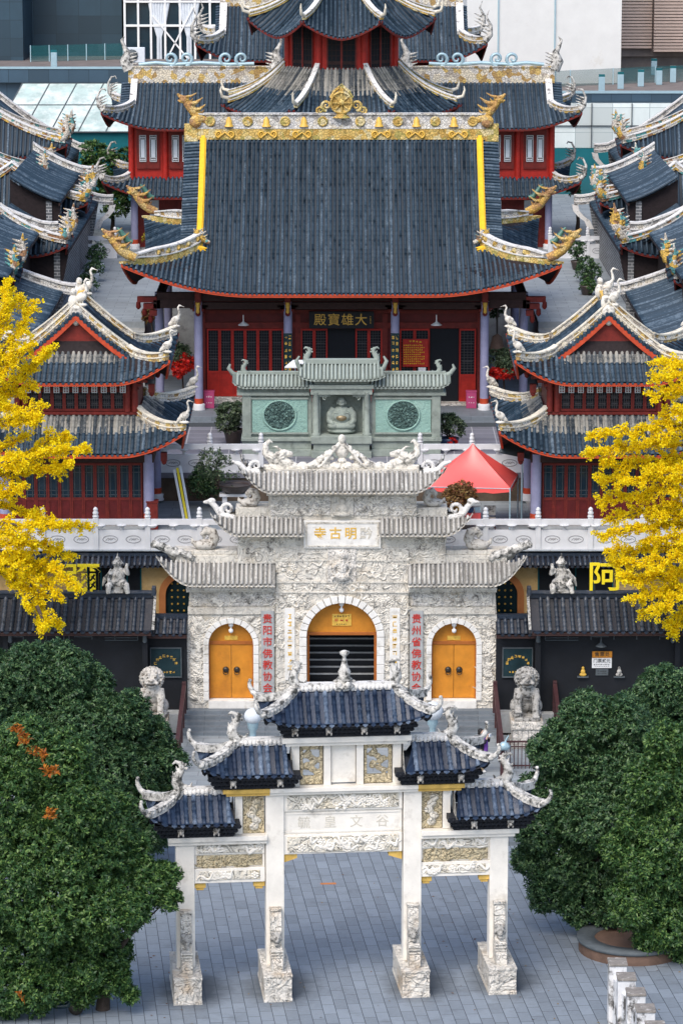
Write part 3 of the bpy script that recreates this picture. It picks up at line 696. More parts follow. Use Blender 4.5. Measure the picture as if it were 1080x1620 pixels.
# long stepped cornice over the centre bay; its ends are stained yellow
for a, b, m in ((-3.66,-2.3,'yellow_stone'),(-2.3,2.34,'paifang'),(2.34,3.70,'yellow_stone')):
    mb = MB(); mb.box(a, b, -.36, .36, 6.41, 6.51); mb.box(a-(a<-3)*.10, b+(b>3)*.10, -.44, .44, 6.51, 6.64); obj('cornice', mb, M[m], PF, bevel=.01)
for sx in (-1, 1):
    a, b = sorted((sx*2.42, sx*5.50)); c = .03
    mb = MB(); mb.box(a+c, b+c-.12*(sx>0)+0, -.34, .34, 4.86, 4.98); mb.box(a+c, b+c, -.42, .42, 4.98, 5.13); obj('cornice', mb, M['paifang'], PF, bevel=.01)
    a, b = sorted((sx*2.45, sx*XO))
    beam(a, b, 4.50, 4.86, .17); relief(a+.10, b-.10, 4.55, 4.80, .20, 'paifang_carved')
    beam(a, b, 4.06, 4.50, .12, 'paifang', 'carved_board'); relief(a+.08, b-.08, 4.10, 4.46, .15, 'paifang_gold')
    beam(a, b, 3.58, 4.05, .20); relief(a+.16, b-.16, 3.68, 3.96, .225, 'paifang_carved')
    for q in (2.45, XO-.36):
        x0, x1 = sorted((sx*q, sx*(q+.36))); mb = MB(); mb.box(x0, x1, -.13, .13, 3.40, 3.575); mb.box(x0+.06, x1-.06, -.10, .10, 3.32, 3.40); obj('corbel', mb, M['yellow_stone'], PF, bevel=.02)
    x0, x1 = sorted((sx*3.14, sx*3.38)); mb = MB(); mb.box(x0, x1, -.20, .20, 5.14, 6.41); obj('short_post', mb, M['paifang'], PF, bevel=.01)
    x0, x1 = sorted((sx*2.46, sx*3.12)); relief(x0, x1, 5.14, 6.41, .10, 'paifang_gold')
    mb = MB()
    for k in range(5): mb.ell(((x0+x1)/2+.10*math.sin(k*2.1), -.13, 5.36+.2*k), (.17,.07,.13), 9, 6)
    obj('carved_beast', fuse(mb,'carved_beast',.03,3), M['paifang_carved'], PF)
# attic storey under the top roof
for x0, x1 in ((-1.62,-1.36),(-.60,-.38),(.42,.64),(1.56,1.82)):
    mb = MB(); mb.box(x0, x1, -.20, .20, 6.64, 7.97); obj('short_post', mb, M['paifang'], PF, bevel=.01)
relief(-.36, .40, 6.70, 7.94, .08, 'paifang', 'plain_panel')
for x0, x1 in ((-1.34,-.62),(.66,1.54)):
    mb = MB(); cx_, w_ = (x0+x1)/2, (x1-x0)/2
    mb.box(x0, x1, -.10, .10, 6.66, 6.92); mb.box(x0, x1, -.10, .10, 7.78, 7.96); mb.box(x0, x0+.10, -.10, .10, 6.9, 7.8); mb.box(x1-.10, x1, -.10, .10, 6.9, 7.8)
    for k in range(9):
        a = k*1.3; mb.ell((cx_+.62*w_*math.cos(a)*.7, 0, 7.05+.075*k), (.12,.09,.10), 8, 6)
    obj('pierced_panel', fuse(mb, 'pierced_panel', .028, 3), M['paifang_gold'], PF)
mb = MB(); mb.box(-1.80, 2.0, -.36, .36, 7.97, 8.09); mb.box(-1.92, 2.12, -.46, .46, 8.09, 8.26); obj('cornice', mb, M['paifang'], PF, bevel=.01)
def brackets(x0, x1, z0, z1, lions):
    mb = MB(); n = 3
    for k in range(n):
        h = (z1-z0)/n; y_ = .42+.17*k; e = .10*k; mb.box(x0-e*(x0<x1), x1+e, -y_, y_, z0+h*k, z0+h*(k+1)-.01)
        q = int((x1-x0+2*e)/.14)
        for j in range(q+1):
            xx_ = x0-e+j*(x1-x0+2*e)/q; mb.ell((xx_, -y_-.02, z0+h*k+h*.45), (.045,.06,.055), 6, 4)
    obj('bracket_tier', mb, M['bracket'], PF)
    for x_ in lions:
        mb = MB(); mb.ell((x_,-.80,z0+.30),(.10,.10,.11),8,6); mb.ell((x_,-.89,z0+.27),(.06,.05,.05),7,5)
        for c in (-.07,.07): mb.ell((x_+c,-.84,z0+.36),(.04,.05,.05),6,4); mb.ell((x_+c,-.86,z0+.20),(.03,.05,.06),6,4)
        obj('bracket_beast', mb, M['lion'], PF)
def small_roof(x0e, x1e, x0r, x1r, ze, zr, hips, hy=.98):
    cx = (x0r+x1r)/2; wlf = lambda s: (cx-x0e)+((cx-x0r)-(cx-x0e))*min(1,s); wrf = lambda s: (x1e-cx)+((x1r-cx)-(x1e-cx))*min(1,s)
    z = curve(ze, zr, .66); d = lambda s: hy*(1-s); fl = []
    lf = (1 if 'l' in hips else 0, 1 if 'r' in hips else 0)
    fl.append(Face((cx,0,0), R(-90), wlf, wrf, d, z, 1.0, .34, .14, 1.0, .55, 2, lf)); fl.append(Face((cx,0,0), R(90), wrf, wlf, d, z, 1.0, .34, .14, 1.0, .55, 2, lf[::-1]))
    for side in hips:
        xe, xr = (x0e, x0r) if side == 'l' else (x1e, x1r)
        w = lambda s: hy*(1-s)
        dd = (lambda s, xe=xe, xr=xr: (cx-xe)+((cx-xr)-(cx-xe))*s) if side == 'l' else (lambda s, xe=xe, xr=xr: (xe-cx)+((xr-cx)-(xe-cx))*s)
        fl.append(Face((cx,0,0), R(180) if side == 'l' else 0, w, w, dd, z, 1.0, .34, .14, 1.0, .55, 2))
    roof_obj(PF, fl, [M['tile_blue'], M['tile_blue']], .262, .072, .26, True, None, 'tiled_roof', None, .10, .6, True, 'bracket')
    if 'l' not in hips or 'r' not in hips:      # plastered gable where the roof meets the taller bay
        xg = x1r if 'r' not in hips else x0r; xe = x1e if 'r' not in hips else x0e
        mb = MB(); mb.add([(xe,-hy,ze-.1),(xe,hy,ze-.1),(xg,0,zr+.05)],[(0,1,2)]); obj('verge', mb, M['ornament'], PF)
    mb = MB(); mb.ribbon([(x0r-.05,0,zr-.06),(cx,0,zr-.08),(x1r+.05,0,zr-.06)], .20, .26); 
    for k in range(int((x1r-x0r)/.13)): mb.ell((x0r+.06+.13*k, -.10, zr+.02+random.uniform(-.03,.03)), (.08,.05,.10), 6, 4)
    obj('main_ridge', mb, M['ornament_white'], PF)
    for F in fl[:2]:
        for side, sd in (('l',-1),('r',1)):
            real = side if F is fl[0] else ('r' if side == 'l' else 'l')
            if real not in hips: continue
            path = F.hip(sd, 10); mb = MB(); mb.ribbon(path, .26, .24, -.05)
            for p in path: mb.ell(p+Z1*.08+F.o*.06, (.13,.12,.10), 7, 5)
            e = path[-1]; out = (path[-1]-path[-3]).normalized(); out.z = 0; out.normalize()
            mb.tube([e-out*.25+Z1*.06, e+Z1*.10, e+out*.20+Z1*.18, e+out*.32+Z1*.34, e+out*.34+Z1*.48, e+out*.27+Z1*.57], [.11,.10,.085,.07,.055,.02], 8)
            mb.ell(e+out*.31+Z1*.53, (.065,.065,.06), 7, 5)
            obj('hip_ridge', mb, M['ornament'], PF)
    for side in hips:
        mb = MB(); fish(mb, ((x0r+.02) if side == 'l' else (x1r-.02), 0, zr+.10), -1 if side == 'l' else 1, .80 if len(hips) == 2 else .92); obj('fish_finial', mb, M['ornament'], PF)
brackets(-1.86, 2.04, 8.27, 8.76, (-1.55,-.5,.6,1.62)); small_roof(-2.42, 2.55, -1.45, 1.62, 8.82, 9.72, 'lr')
mb = MB(); mb.lathe([(.30,0),(.34,.08),(.20,.16),(.26,.26),(.17,.36),(.20,.50),(.12,.66),(.07,.88),(.05,.98),(.14,1.06),(.16,1.14),(.05,1.18)], .06, 0, 9.74, 12)
for k in range(6): mb.ell((.06+.28*math.cos(k), .28*math.sin(k), 9.86), (.10,.10,.12), 7, 5)
obj('centre_finial', mb, M['ornament'], PF)
for sx, nm in ((-1,'l'),(1,'r')):
    a, b = sorted((sx*4.05+.03, sx*1.68+.12)); brackets(a, b, 6.66, 7.18, (a+.55, b-.45))
    if sx < 0: small_roof(-4.34, -1.60, -3.34, -1.62, 7.25, 8.02, 'l')
    else: small_roof(1.86, 4.36, 1.88, 3.38, 7.25, 8.02, 'r')
    a, b = sorted((sx*5.72+.02, sx*3.45)); brackets(a, b, 5.14, 5.66, (a+.6, b-.55))
    if sx < 0: small_roof(-5.98, -3.42, -5.08, -3.44, 5.73, 6.48, 'l')
    else: small_roof(3.48, 6.00, 3.50, 5.14, 5.73, 6.48, 'r')

# ------------------------------------------------------------------ temple gate: a white carved stone wall with three arches
GT = thing('temple_gate', 'weathered white carved stone temple gate with three arched doorways and tiered stone eaves', 'gate', (0,29,ZT))
GY = 29.0
mb = MB(); mb.archwall(-2.58, 2.63, -2.58, 2.63, ZT, 8.05, 0.01, 1.40, 4.44, GY-.16, GY+1.1); obj('centre_wall', mb, M['relief'], GT)
mb = MB()
for z_ in (6.62, 7.50): mb.box(-2.60, 2.65, GY-.20, GY-.10, z_, z_+.09)
mb.box(-2.60, 2.65, GY-.205, GY-.10, 6.22, 6.30); obj('string_course', mb, M['stone'], GT, bevel=.01)
for s, cx in ((-1,-4.37),(1,4.45)):
    if s < 0: mb = MB(); mb.archwall(-6.28,-2.58,-5.98,-2.58, ZT, 6.42, cx, .90, 4.08, GY, GY+1.1)
    else: mb = MB(); mb.archwall(2.63,6.36,2.63,6.05, ZT, 6.42, cx, .90, 4.08, GY, GY+1.1)
    obj('side_wall', mb, M['relief'], GT)
    a, b = sorted((s*2.62, s*6.06)); mb = MB(); mb.box(a, b, GY-.09, GY+.2, 5.34, 5.62); obj('string_course', mb, M['stone'], GT, bevel=.012)
    mb = MB(); mb.box(a+.12, b-.12, GY-.05, GY+.05, 5.68, 6.36); obj('frieze', mb, M['relief_fine'], GT, bevel=.012)
    # doorway: ring of blocks, sill, ochre doors with a round-headed panel over them
    mb = MB(); mb.arch(cx, 4.08, .885, 1.10, GY-.07, GY+.25, 1.82, 11); obj('arch_ring', mb, M['arch'], GT, bevel=.012)
    mb = MB(); mb.box(cx-.90, cx+.90, GY-.09, GY+.5, ZT, 1.82); obj('door_sill', mb, M['arch'], GT, bevel=.012)
    mb = MB(); n = 16; poly = [(cx-.9,4.16),(cx+.9,4.16)]+[(cx+.9*math.cos(math.pi*k/n), 4.10+.9*math.sin(math.pi*k/n)) for k in range(1,n)]; mb.prism(poly, GY+.34, GY+.40); obj('arched_head', mb, M['door'], GT)
    mb = MB(); mb.box(cx-.9, cx+.9, GY+.28, GY+.42, 4.03, 4.16); mb.box(cx-.90, cx-.84, GY+.26, GY+.42, 1.82, 4.03); mb.box(cx+.84, cx+.90, GY+.26, GY+.42, 1.82, 4.03); obj('door_frame', mb, M['door_dark'], GT, bevel=.008)
    for q in (-1,1):
        mb = MB(); x0, x1 = sorted((cx+q*.008, cx+q*.84)); mb.box(x0, x1, GY+.32, GY+.39, 1.84, 4.03)
        d = obj('door', mb, M['door'], GT, bevel=.006)
        mb = MB(); mb.lathe([(.11,0),(.13,.02),(.10,.06),(.05,.09)], 0, 0, 0, 10)
        me = mb.mesh('knocker'); me.transform(Matrix.Translation((cx+q*.22, GY+.32, 3.0)) @ Matrix.Rotation(R(90),4,'X'))
        kb = MB(); kb.tube([(cx+q*.22+.10*math.cos(t*.7), GY+.25, 2.92-.10*math.sin(t*.7)-.02) for t in range(10)], .016, 5)
        k_ = obj('knocker', me, M['iron'], d); k_.matrix_parent_inverse = ROOT[GT.name]*1; k_.parent = d; k_.matrix_parent_inverse = Matrix.Identity(4)
        r_ = obj('knocker_ring', kb, M['iron'], d); r_.matrix_parent_inverse = Matrix.Identity(4)
    mb = MB(); mb.box(cx-.26, cx+.26, GY+.315, GY+.345, 4.20, 4.38); obj('door_plate', mb, M['gold'], GT, bevel=.01)
    # stone roof over the side arch, its outer end sweeping up
    C0 = (cx, 0, 0); lf = (lambda s_: 1.80+1.05*1) if s < 0 else (lambda s_: 1.80)
    xi, xo = (2.60, 7.28); wi = abs(abs(cx)-xi); wo = xo-abs(cx)
    wl = (lambda s_, q=wo: q-.9*s_) if s < 0 else (lambda s_, q=wi: q)
    wr = (lambda s_, q=wi: q) if s < 0 else (lambda s_, q=wo: q-.9*s_)
    F = Face((cx, GY, 0), R(-90), wl, wr, lambda s_: .78-.78*s_, curve(6.72, 7.46, .8), 1.0, 1.25, .0, 1.22, .50, 2.0, (1,0) if s < 0 else (0,1))
    B = Face((cx, GY+1.1, 0), R(90), wr, wl, lambda s_: .78-.78*s_, curve(6.72, 7.46, .8), 1.0, 1.25, .0, 1.22, .50, 2.0, (0,1) if s < 0 else (1,0))
    for ff in (F, B): roof_obj(GT, [ff], [M['tile_stone'], M['tile_stone']], .185, .058, .3, False, None, 'stone_eave', None, .12, 1.0, True, 'stone')
    mb = MB(); path = [F.P((-1 if s<0 else 1)*(wo-.02)*t/12*(1) if False else 0, 0) for t in range(1)]
    a, b = sorted((s*2.62, s*6.10)); mb.box(a, b, GY-.55, GY+1.3, 6.42, 6.52); mb.box(a, b, GY-.36, GY+1.2, 6.30, 6.42)
    for k in range(22): mb.box(a+.04+k*(b-a-.1)/21.5, a+.12+k*(b-a-.1)/21.5, GY-.62, GY-.40, 6.52, 6.62)
    obj('eave_course', mb, M['stone'], GT)
    # ledge with weathered stones and carved ridge end
    a, b = sorted((s*2.62, s*6.5)); mb = MB(); mb.box(a, b, GY-.02, GY+1.0, 7.40, 7.72); a, b = sorted((s*4.1, s*6.6)); mb.box(a, b, GY+.05, GY+.95, 7.72, 7.90); obj('ridge_ledge', mb, M['stone'], GT, bevel=.02)
    mb = MB()
    for k in range(12): mb.ell((s*(5.9+.13*k), GY-.02, 7.62+.045*k+.1*(k%2)), (.16,.16,.13), 7, 5, jit=.2)
    mb.tube([(s*6.5,GY,7.8),(s*7.0,GY,8.02),(s*7.3,GY-.1,8.16),(s*7.5,GY-.1,8.12)],[.2,.17,.15,.10],8); obj('ridge_scroll', fuse(mb,'ridge_scroll',.04,2), M['ornament'], GT)
    mb = MB(); snail(mb, (s*5.36, GY+.3, 7.86), s*-1, .82); obj('curled_beast', fuse(mb,'curled_beast',.035,4), M['lion_pale'], GT)
    # middle tier
    a, b = sorted((s*2.58, s*4.08)); mb = MB(); mb.box(a, b, GY-.10, GY+1.05, 7.40, 8.72); obj('middle_wall', mb, M['relief'], GT)
    cm = s*2.62; xi, xo = 1.46, 5.16; wi = 2.62-xi; wo = xo-2.62
    wl = (lambda s_, q=wo: q-.35*s_) if s < 0 else (lambda s_, q=wi: q); wr = (lambda s_, q=wi: q) if s < 0 else (lambda s_, q=wo: q-.35*s_)
    F = Face((cm, GY-.08, 0), R(-90), wl, wr, lambda s_: .72-.72*s_, curve(8.74, 9.30, .85), 1.0, .95, .0, 1.22, .55, 2.0, (1,0) if s < 0 else (0,1))
    B = Face((cm, GY+1.05, 0), R(90), wr, wl, lambda s_: .72-.72*s_, curve(8.74, 9.30, .85), 1.0, .95, .0, 1.22, .55, 2.0, (0,1) if s < 0 else (1,0))
    for ff in (F, B): roof_obj(GT, [ff], [M['tile_stone'], M['tile_stone']], .185, .058, .3, False, None, 'stone_eave', None, .12, 1.0, True, 'stone')
    a, b = sorted((s*1.52, s*4.12)); mb = MB(); mb.box(a, b, GY-.56, GY+1.2, 8.55, 8.64)
    for k in range(16): mb.box(a+.04+k*(b-a-.1)/15.5, a+.11+k*(b-a-.1)/15.5, GY-.62, GY-.40, 8.64, 8.73)
    obj('eave_course', mb, M['stone'], GT)
    a, b = sorted((s*2.86, s*4.15)); mb = MB(); mb.box(a, b, GY+.0, GY+.95, 9.24, 9.62); obj('ridge_ledge', mb, M['stone'], GT, bevel=.02)
    mb = MB(); scroll(mb, (s*4.45, GY-.1, 9.28), s, .62, 0, 1.3, .13); mb.tube([(s*4.2,GY-.1,9.25),(s*4.75,GY-.1,9.35),(s*4.95,GY-.1,9.7),(s*5.15,GY-.1,9.9),(s*5.42,GY-.1,9.86)],[.12,.13,.12,.12,.05],8); mb.ell((s*5.08,GY-.1,9.92),(.17,.13,.12),8,6)
    obj('dragon_scroll', fuse(mb,'dragon_scroll',.03,2), M['ornament_white'], GT)
    mb = MB(); snail(mb, (s*3.62, GY+.3, 9.60), -s, .66); obj('curled_beast', fuse(mb,'curled_beast',.03,4), M['lion_pale'], GT)
    # vertical plaque with red characters, and the light couplet strip beside the centre arch
    a, b = sorted((s*2.68, s*3.20)); mb = MB(); mb.box(a+.02, b+.02, GY-.15, GY-.03, 2.1, 5.50); pq = obj('vertical_plaque', mb, M['grey_stone'], GT, bevel=.01)
    for k, ch in enumerate('贵阳市佛教协会' if s < 0 else '贵州省佛教协会'): text('lettering', ch, ((a+b)/2+.02, GY-.16, 5.16-.47*k), .40, M['lettering_red'], GT, .012, bold=.003)
    a = -2.24 if s < 0 else 1.90; mb = MB(); mb.box(a, a+.40, GY-.20, GY-.14, 2.7, 5.62); obj('couplet_strip', mb, M['arch'], GT)
    mb = MB()
    for k in range(8): scribble(mb, a+.20, GY-.20, 5.28-.30*k, .20, .22)
    obj('lettering', mb, M['gold'] , GT)
def av_side(cx):
    return lambda x, z: (abs(x-cx) < 1.14 and z < 4.1) or math.hypot(x-cx, z-4.08) < 1.20 or (z < 5.6 and 2.5 < abs(x) < 3.32)
mb = MB(); carvings(mb, -5.85, -2.75, 1.7, 5.2, GY, 95, av_side(-4.37)); carvings(mb, -5.8, -2.8, 5.74, 6.3, GY-.05, 26); carve_obj(mb, M['carving'], GT)
mb = MB(); carvings(mb, 2.8, 5.95, 1.7, 5.2, GY, 95, av_side(4.45)); carvings(mb, 2.85, 5.85, 5.74, 6.3, GY-.05, 26); carve_obj(mb, M['carving'], GT)
mb = MB(); carvings(mb, -2.45, 2.5, 1.8, 6.15, GY-.16, 80, lambda x, z: (abs(x) < 1.76 and z < 4.5) or math.hypot(x-.01, z-4.44) < 1.78 or (z < 5.7 and 1.8 < abs(x) < 2.4)); carvings(mb, -2.45, 2.5, 6.36, 6.58, GY-.16, 16); carvings(mb, -2.45, 2.5, 6.75, 7.95, GY-.16, 46, lambda x, z: abs(x) < .62); carve_obj(mb, M['carving'], GT)
for a, b in ((-3.95,-2.7),(2.75,4.0)): mb = MB(); carvings(mb, a, b, 7.75, 8.5, GY-.10, 20); carve_obj(mb, M['carving'], GT)
mb = MB(); carvings(mb, -2.7, 2.8, 9.40, 10.06, GY-.17, 44, lambda x, z: abs(x-.03) < .52); carvings(mb, -2.7, 2.8, 8.2, 9.2, GY-.12, 26, lambda x, z: abs(x) < 1.6); carve_obj(mb, M['carving'], GT)
mb = MB(); mb.arch(.01, 4.44, 1.385, 1.68, GY-.24, GY+.2, ZT, 17); obj('arch_ring', mb, M['arch'], GT, bevel=.012)
# centre doorway: round-headed ochre panel above an open passage whose stairs climb to the court
mb = MB(); n = 22; poly = [(-1.39,4.52),(1.41,4.52)]+[(.01+1.40*math.cos(math.pi*k/n), 4.44+1.40*math.sin(math.pi*k/n)) for k in range(1,n) if math.sin(math.pi*k/n) > .08]; mb.prism(poly, GY+.30, GY+.36); obj('arched_head', mb, M['door'], GT)
mb = MB(); mb.box(-1.39, 1.41, GY+.24, GY+.40, 4.42, 4.54); mb.box(-1.39,-1.27,GY+.22,GY+.40,ZT,4.42); mb.box(1.29,1.41,GY+.22,GY+.40,ZT,4.42); obj('door_frame', mb, M['door_dark'], GT, bevel=.01)
mb = MB(); mb.box(-.37, .39, GY+.26, GY+.30, 4.80, 5.28); obj('brass_plate', mb, M['gold'], GT, bevel=.008)
mb = MB()
for k in range(6): scribble(mb, -.25+.105*k, GY+.26, 5.19, .08, .08)
for k in range(5): scribble(mb, -.17+.09*k, GY+.26, 4.87, .08, .05)
obj('lettering', mb, M['lettering_black'], GT)
mb = MB()
for k in range(3): scribble(mb, -.19+.2*k, GY+.26, 5.03, .15, .13)
obj('lettering', mb, M['lettering_red'], GT)
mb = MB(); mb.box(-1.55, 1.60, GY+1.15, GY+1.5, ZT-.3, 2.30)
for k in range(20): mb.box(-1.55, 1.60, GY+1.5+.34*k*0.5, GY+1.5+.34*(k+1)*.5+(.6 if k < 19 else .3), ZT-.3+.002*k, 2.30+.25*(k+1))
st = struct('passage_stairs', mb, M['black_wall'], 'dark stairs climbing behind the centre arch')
mb = MB()
for k in range(20): mb.box(-1.50, 1.55, GY+1.485+.17*k, GY+1.56+.17*k, 2.30+.25*(k+1)-.05, 2.305+.25*(k+1))
struct('passage_stair_edges', mb, M['grey_stone'], 'worn pale nosings of the dark stairs behind the centre arch')
# upper storey with the name board
mb = MB(); mb.box(-2.86, 2.94, GY-.12, GY+1.05, 8.05, 10.22); obj('upper_wall', mb, M['stone'], GT)
mb = MB(); mb.box(-2.78, 2.86, GY-.17, GY-.11, 9.34, 10.12); obj('frieze', mb, M['relief_fine'], GT, bevel=.01)
mb = MB(); mb.box(-1.48, 1.54, GY-.26, GY-.11, 8.04, 9.16); nb = obj('name_board', mb, M['arch'], GT, bevel=.015)
mb = MB()
for a in (8.10, 9.04): mb.box(-1.40, 1.46, GY-.285, GY-.25, a, a+.06)
for a in (-1.40, 1.40): mb.box(a, a+.06, GY-.285, GY-.25, 8.16, 9.04)
obj('board_moulding', mb, M['stone'], GT)
for k, ch in enumerate('寺古明黔'): text('lettering', ch, (-.84+.60*k, GY-.265, 8.62), .50, M['gold'] if k < 3 else M['lettering_grey'], GT, .012, bold=.006)
mb = MB(); mb.box(-.42,.48,GY-.24,GY-.1,9.28,10.14); mb.ell((.03,GY-.28,9.93),(.13,.10,.13),9,7); mb.ell((.03,GY-.26,9.62),(.25,.14,.22),10,7); mb.ell((.03,GY-.28,9.42),(.36,.16,.11),10,6); mb.ell((.03,GY-.20,9.88),(.30,.05,.26),12,6)
obj('niche_figure', fuse(mb,'niche_figure',.025,3), M['stone'], GT)
mb = MB(); mb.box(-.55,.59,GY-.21,GY-.1,6.66,8.02); mb.ell((.02,GY-.28,7.74),(.13,.10,.15),9,7); mb.ell((.02,GY-.22,7.74),(.26,.05,.26),12,6); mb.ell((.02,GY-.28,7.30),(.21,.13,.36),10,8); mb.ell((.02,GY-.28,6.92),(.30,.14,.20),10,6)
for q in (-1,1): mb.tube([(.02+q*.18,GY-.3,7.46),(.02+q*.34,GY-.3,7.24),(.02+q*.22,GY-.32,6.98),(.02+q*.40,GY-.28,6.78)],[.07,.06,.05,.03],6)
obj('relief_figure', fuse(mb,'relief_figure',.025,3), M['relief_fine'], GT)
F = Face((.04, GY-.10, 0), R(-90), lambda s_: 4.08-.25*s_, lambda s_: 4.08-.25*s_, lambda s_: .80-.80*s_, curve(10.46, 11.08, .85), 1.0, 1.05, .0, 1.25, .70, 1.6)
B = Face((.04, GY+1.05, 0), R(90), lambda s_: 4.08-.25*s_, lambda s_: 4.08-.25*s_, lambda s_: .80-.80*s_, curve(10.46, 11.08, .85), 1.0, 1.05, .0, 1.25, .70, 1.6)
for ff in (F, B): roof_obj(GT, [ff], [M['tile_stone'], M['tile_stone']], .185, .058, .3, False, None, 'stone_eave', None, .12, 1.0, True, 'stone')
mb = MB(); mb.box(-2.92, 3.0, GY-.60, GY+1.2, 10.22, 10.34)
for k in range(34): mb.box(-2.90+k*.175, -2.82+k*.175, GY-.68, GY-.44, 10.34, 10.45)
mb.box(-2.95,3.03,GY-.05,GY+1.0,10.95,11.16); obj('eave_course', mb, M['stone'], GT)
for s in (-1,1):
    mb = MB(); scroll(mb, (s*3.35, GY-.1, 11.0), s, .60, 0, 1.3, .13); mb.tube([(s*3.2,GY-.1,11.05),(s*3.7,GY-.1,11.1),(s*4.0,GY-.1,11.4),(s*4.3,GY-.1,11.5)],[.12,.13,.11,.05],8); obj('dragon_scroll', fuse(mb,'dragon_scroll',.03,2), M['ornament_white'], GT)
    # ridge dragon: heavy head facing the middle, tail curling up at the outer end
    mb = MB(); c = s*2.45
    mb.tube([(c-s*.50,GY+.3,11.28),(c-s*.15,GY+.3,11.40),(c+s*.25,GY+.3,11.50),(c+s*.52,GY+.3,11.78),(c+s*.52,GY+.3,12.08),(c+s*.36,GY+.3,12.26),(c+s*.24,GY+.3,12.16)],[.20,.24,.23,.17,.12,.08,.03],9)
    mb.tube([(c+s*.05,GY+.26,11.62),(c-s*.22,GY+.24,11.76),(c-s*.55,GY+.22,11.70)],[.20,.17,.10],8); mb.tube([(c-s*.05,GY+.26,11.36),(c-s*.35,GY+.24,11.34),(c-s*.58,GY+.22,11.40)],[.16,.12,.06],8)
    mb.ell((c-s*.22,GY+.08,11.82),(.07,.06,.07),7,5); mb.tube([(c-s*.1,GY+.2,11.86),(c+s*.08,GY+.2,12.02),(c+s*.26,GY+.2,12.04)],[.06,.05,.01],6)
    for k in range(7): a_ = R(20+24*k); mb.tube([(c+s*(.12+.10*math.cos(a_)),GY+.10,11.52+.10*math.sin(a_)),(c+s*(.12+.38*math.cos(a_)),GY+.06,11.52+.36*math.sin(a_))],[.075,.012],6)
    mb.box(min(c-.6,c+.6),max(c-.6,c+.6),GY+.1,GY+.5,11.1,11.3); obj('ridge_dragon', fuse(mb,'ridge_dragon',.026,1), M['carving'], GT)
mb = MB()
for k in range(26):
    t = random.uniform(.04,1); h = (1-t**1.15)*random.random()**.7; r_ = random.uniform(.10,.19); zr_ = random.uniform(.08,.13)
    for q in (-1,1): mb.ell((.02+q*t*1.5, GY+.22+random.uniform(-.08,.08), 11.16+h*.95), (r_, .17, zr_), 8, 6, Matrix.Rotation(q*.5,3,'Y'))
for q in (-1,1):
    for k in range(4): scroll(mb, (.02+q*(.26+.30*k), GY+.10, 11.86-.22*k), q, .26, 0, 1.4, .14)
    mb.tube([(.02+q*.1,GY+.08,12.15),(.02+q*.45,GY+.06,11.75),(.02+q*.75,GY+.06,11.35),(.02+q*.95,GY+.06,11.2)],[.06,.07,.06,.03],6)
mb.ell((.02,GY+.22,12.32),(.16,.16,.20),10,7); mb.ell((.02,GY+.25,11.9),(.3,.2,.35),10,7); mb.box(-2.0,2.0,GY+.1,GY+.5,11.1,11.28)
for k in range(10): mb.ell((-1.95+.43*k+.02, GY+.22, 11.26), (.24,.2,.17), 8, 6)
obj('ridge_mound', fuse(mb,'ridge_mound',.026,1), M['carving'], GT)
# cameras under the arch crowns
for cx, zc, lab in ((-4.37,4.78,'white dome camera hanging in the arch of the left ochre door'),(.0,5.62,'white dome camera hanging in the crown of the big centre arch'),(4.45,4.78,'white dome camera hanging in the arch of the right ochre door')):
    mb = MB(); mb.lathe([(.04,.0),(.04,.10),(.09,.12),(.10,.20),(.06,.30)], cx, GY+.12, zc-.08, 10); mb.lathe([(.03,-.24),(.085,-.20),(.095,-.10),(.03,-.06)], cx, GY+.12, zc, 10); mb.bar((cx,GY+.12,zc+.1),(cx,GY+.3,zc+.1),.05,.05)
    tag(obj('security_camera', mb, M['white_paint']), lab, 'camera', 'cameras over the gate doors')
# ------------------------------------------------------------------ podium, terraces, courts
mb = MB(); mb.box(-40, 40, 32.42, 46, -.04, ZP-.02); struct('podium', mb, M['grey_stone'], 'masonry podium carrying the front court')
mb = MB(); mb.grid([[(-40,32.0,ZP),(40,32.0,ZP)],[(-40,46,ZP),(40,46,ZP)]], False); struct('front_court_paving', mb, M['paving_court'], 'grey paving of the front court behind the gate')
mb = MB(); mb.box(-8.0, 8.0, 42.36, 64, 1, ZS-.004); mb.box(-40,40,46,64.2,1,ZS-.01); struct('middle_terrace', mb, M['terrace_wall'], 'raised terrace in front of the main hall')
mb = MB(); mb.box(-8.1, 8.1, 42.26, 42.6, ZS-.22, ZS+.0); mb.grid([[(-40,46.3,ZS+.004),(40,46.3,ZS+.004)],[(-40,64,ZS+.004),(40,64,ZS+.004)]], False); mb.grid([[(-8.0,42.6,ZS+.004),(8.0,42.6,ZS+.004)],[(-8.0,46.3,ZS+.004),(8.0,46.3,ZS+.004)]], False)
struct('terrace_paving', mb, M['paving_terrace'], 'dark square paving in front of the main hall')
mb = MB(); mb.box(-10.9, 10.9, 54.2, 73, ZS-.2, ZH-.004); mb.box(-10.9,10.9,53.7,54.3,ZS-.2,ZS+.2); struct('hall_platform', mb, M['steps'], 'low stone platform of the main hall', .01)
mb = MB(); mb.box(-60,-9.6,63.4,180,2,ZC-.30); mb.box(9.6,60,63.4,180,2,ZC-.30); mb.box(-60,60,74,180,2,ZC-.3); 
for s in (-1,1):
    a, b = sorted((s*9.6, s*60)); mb.box(a, b, 63.0, 64.2, 2, ZC-.45)
struct('rear_terrace', mb, M['grey_stone'], 'raised terrace behind the main hall')
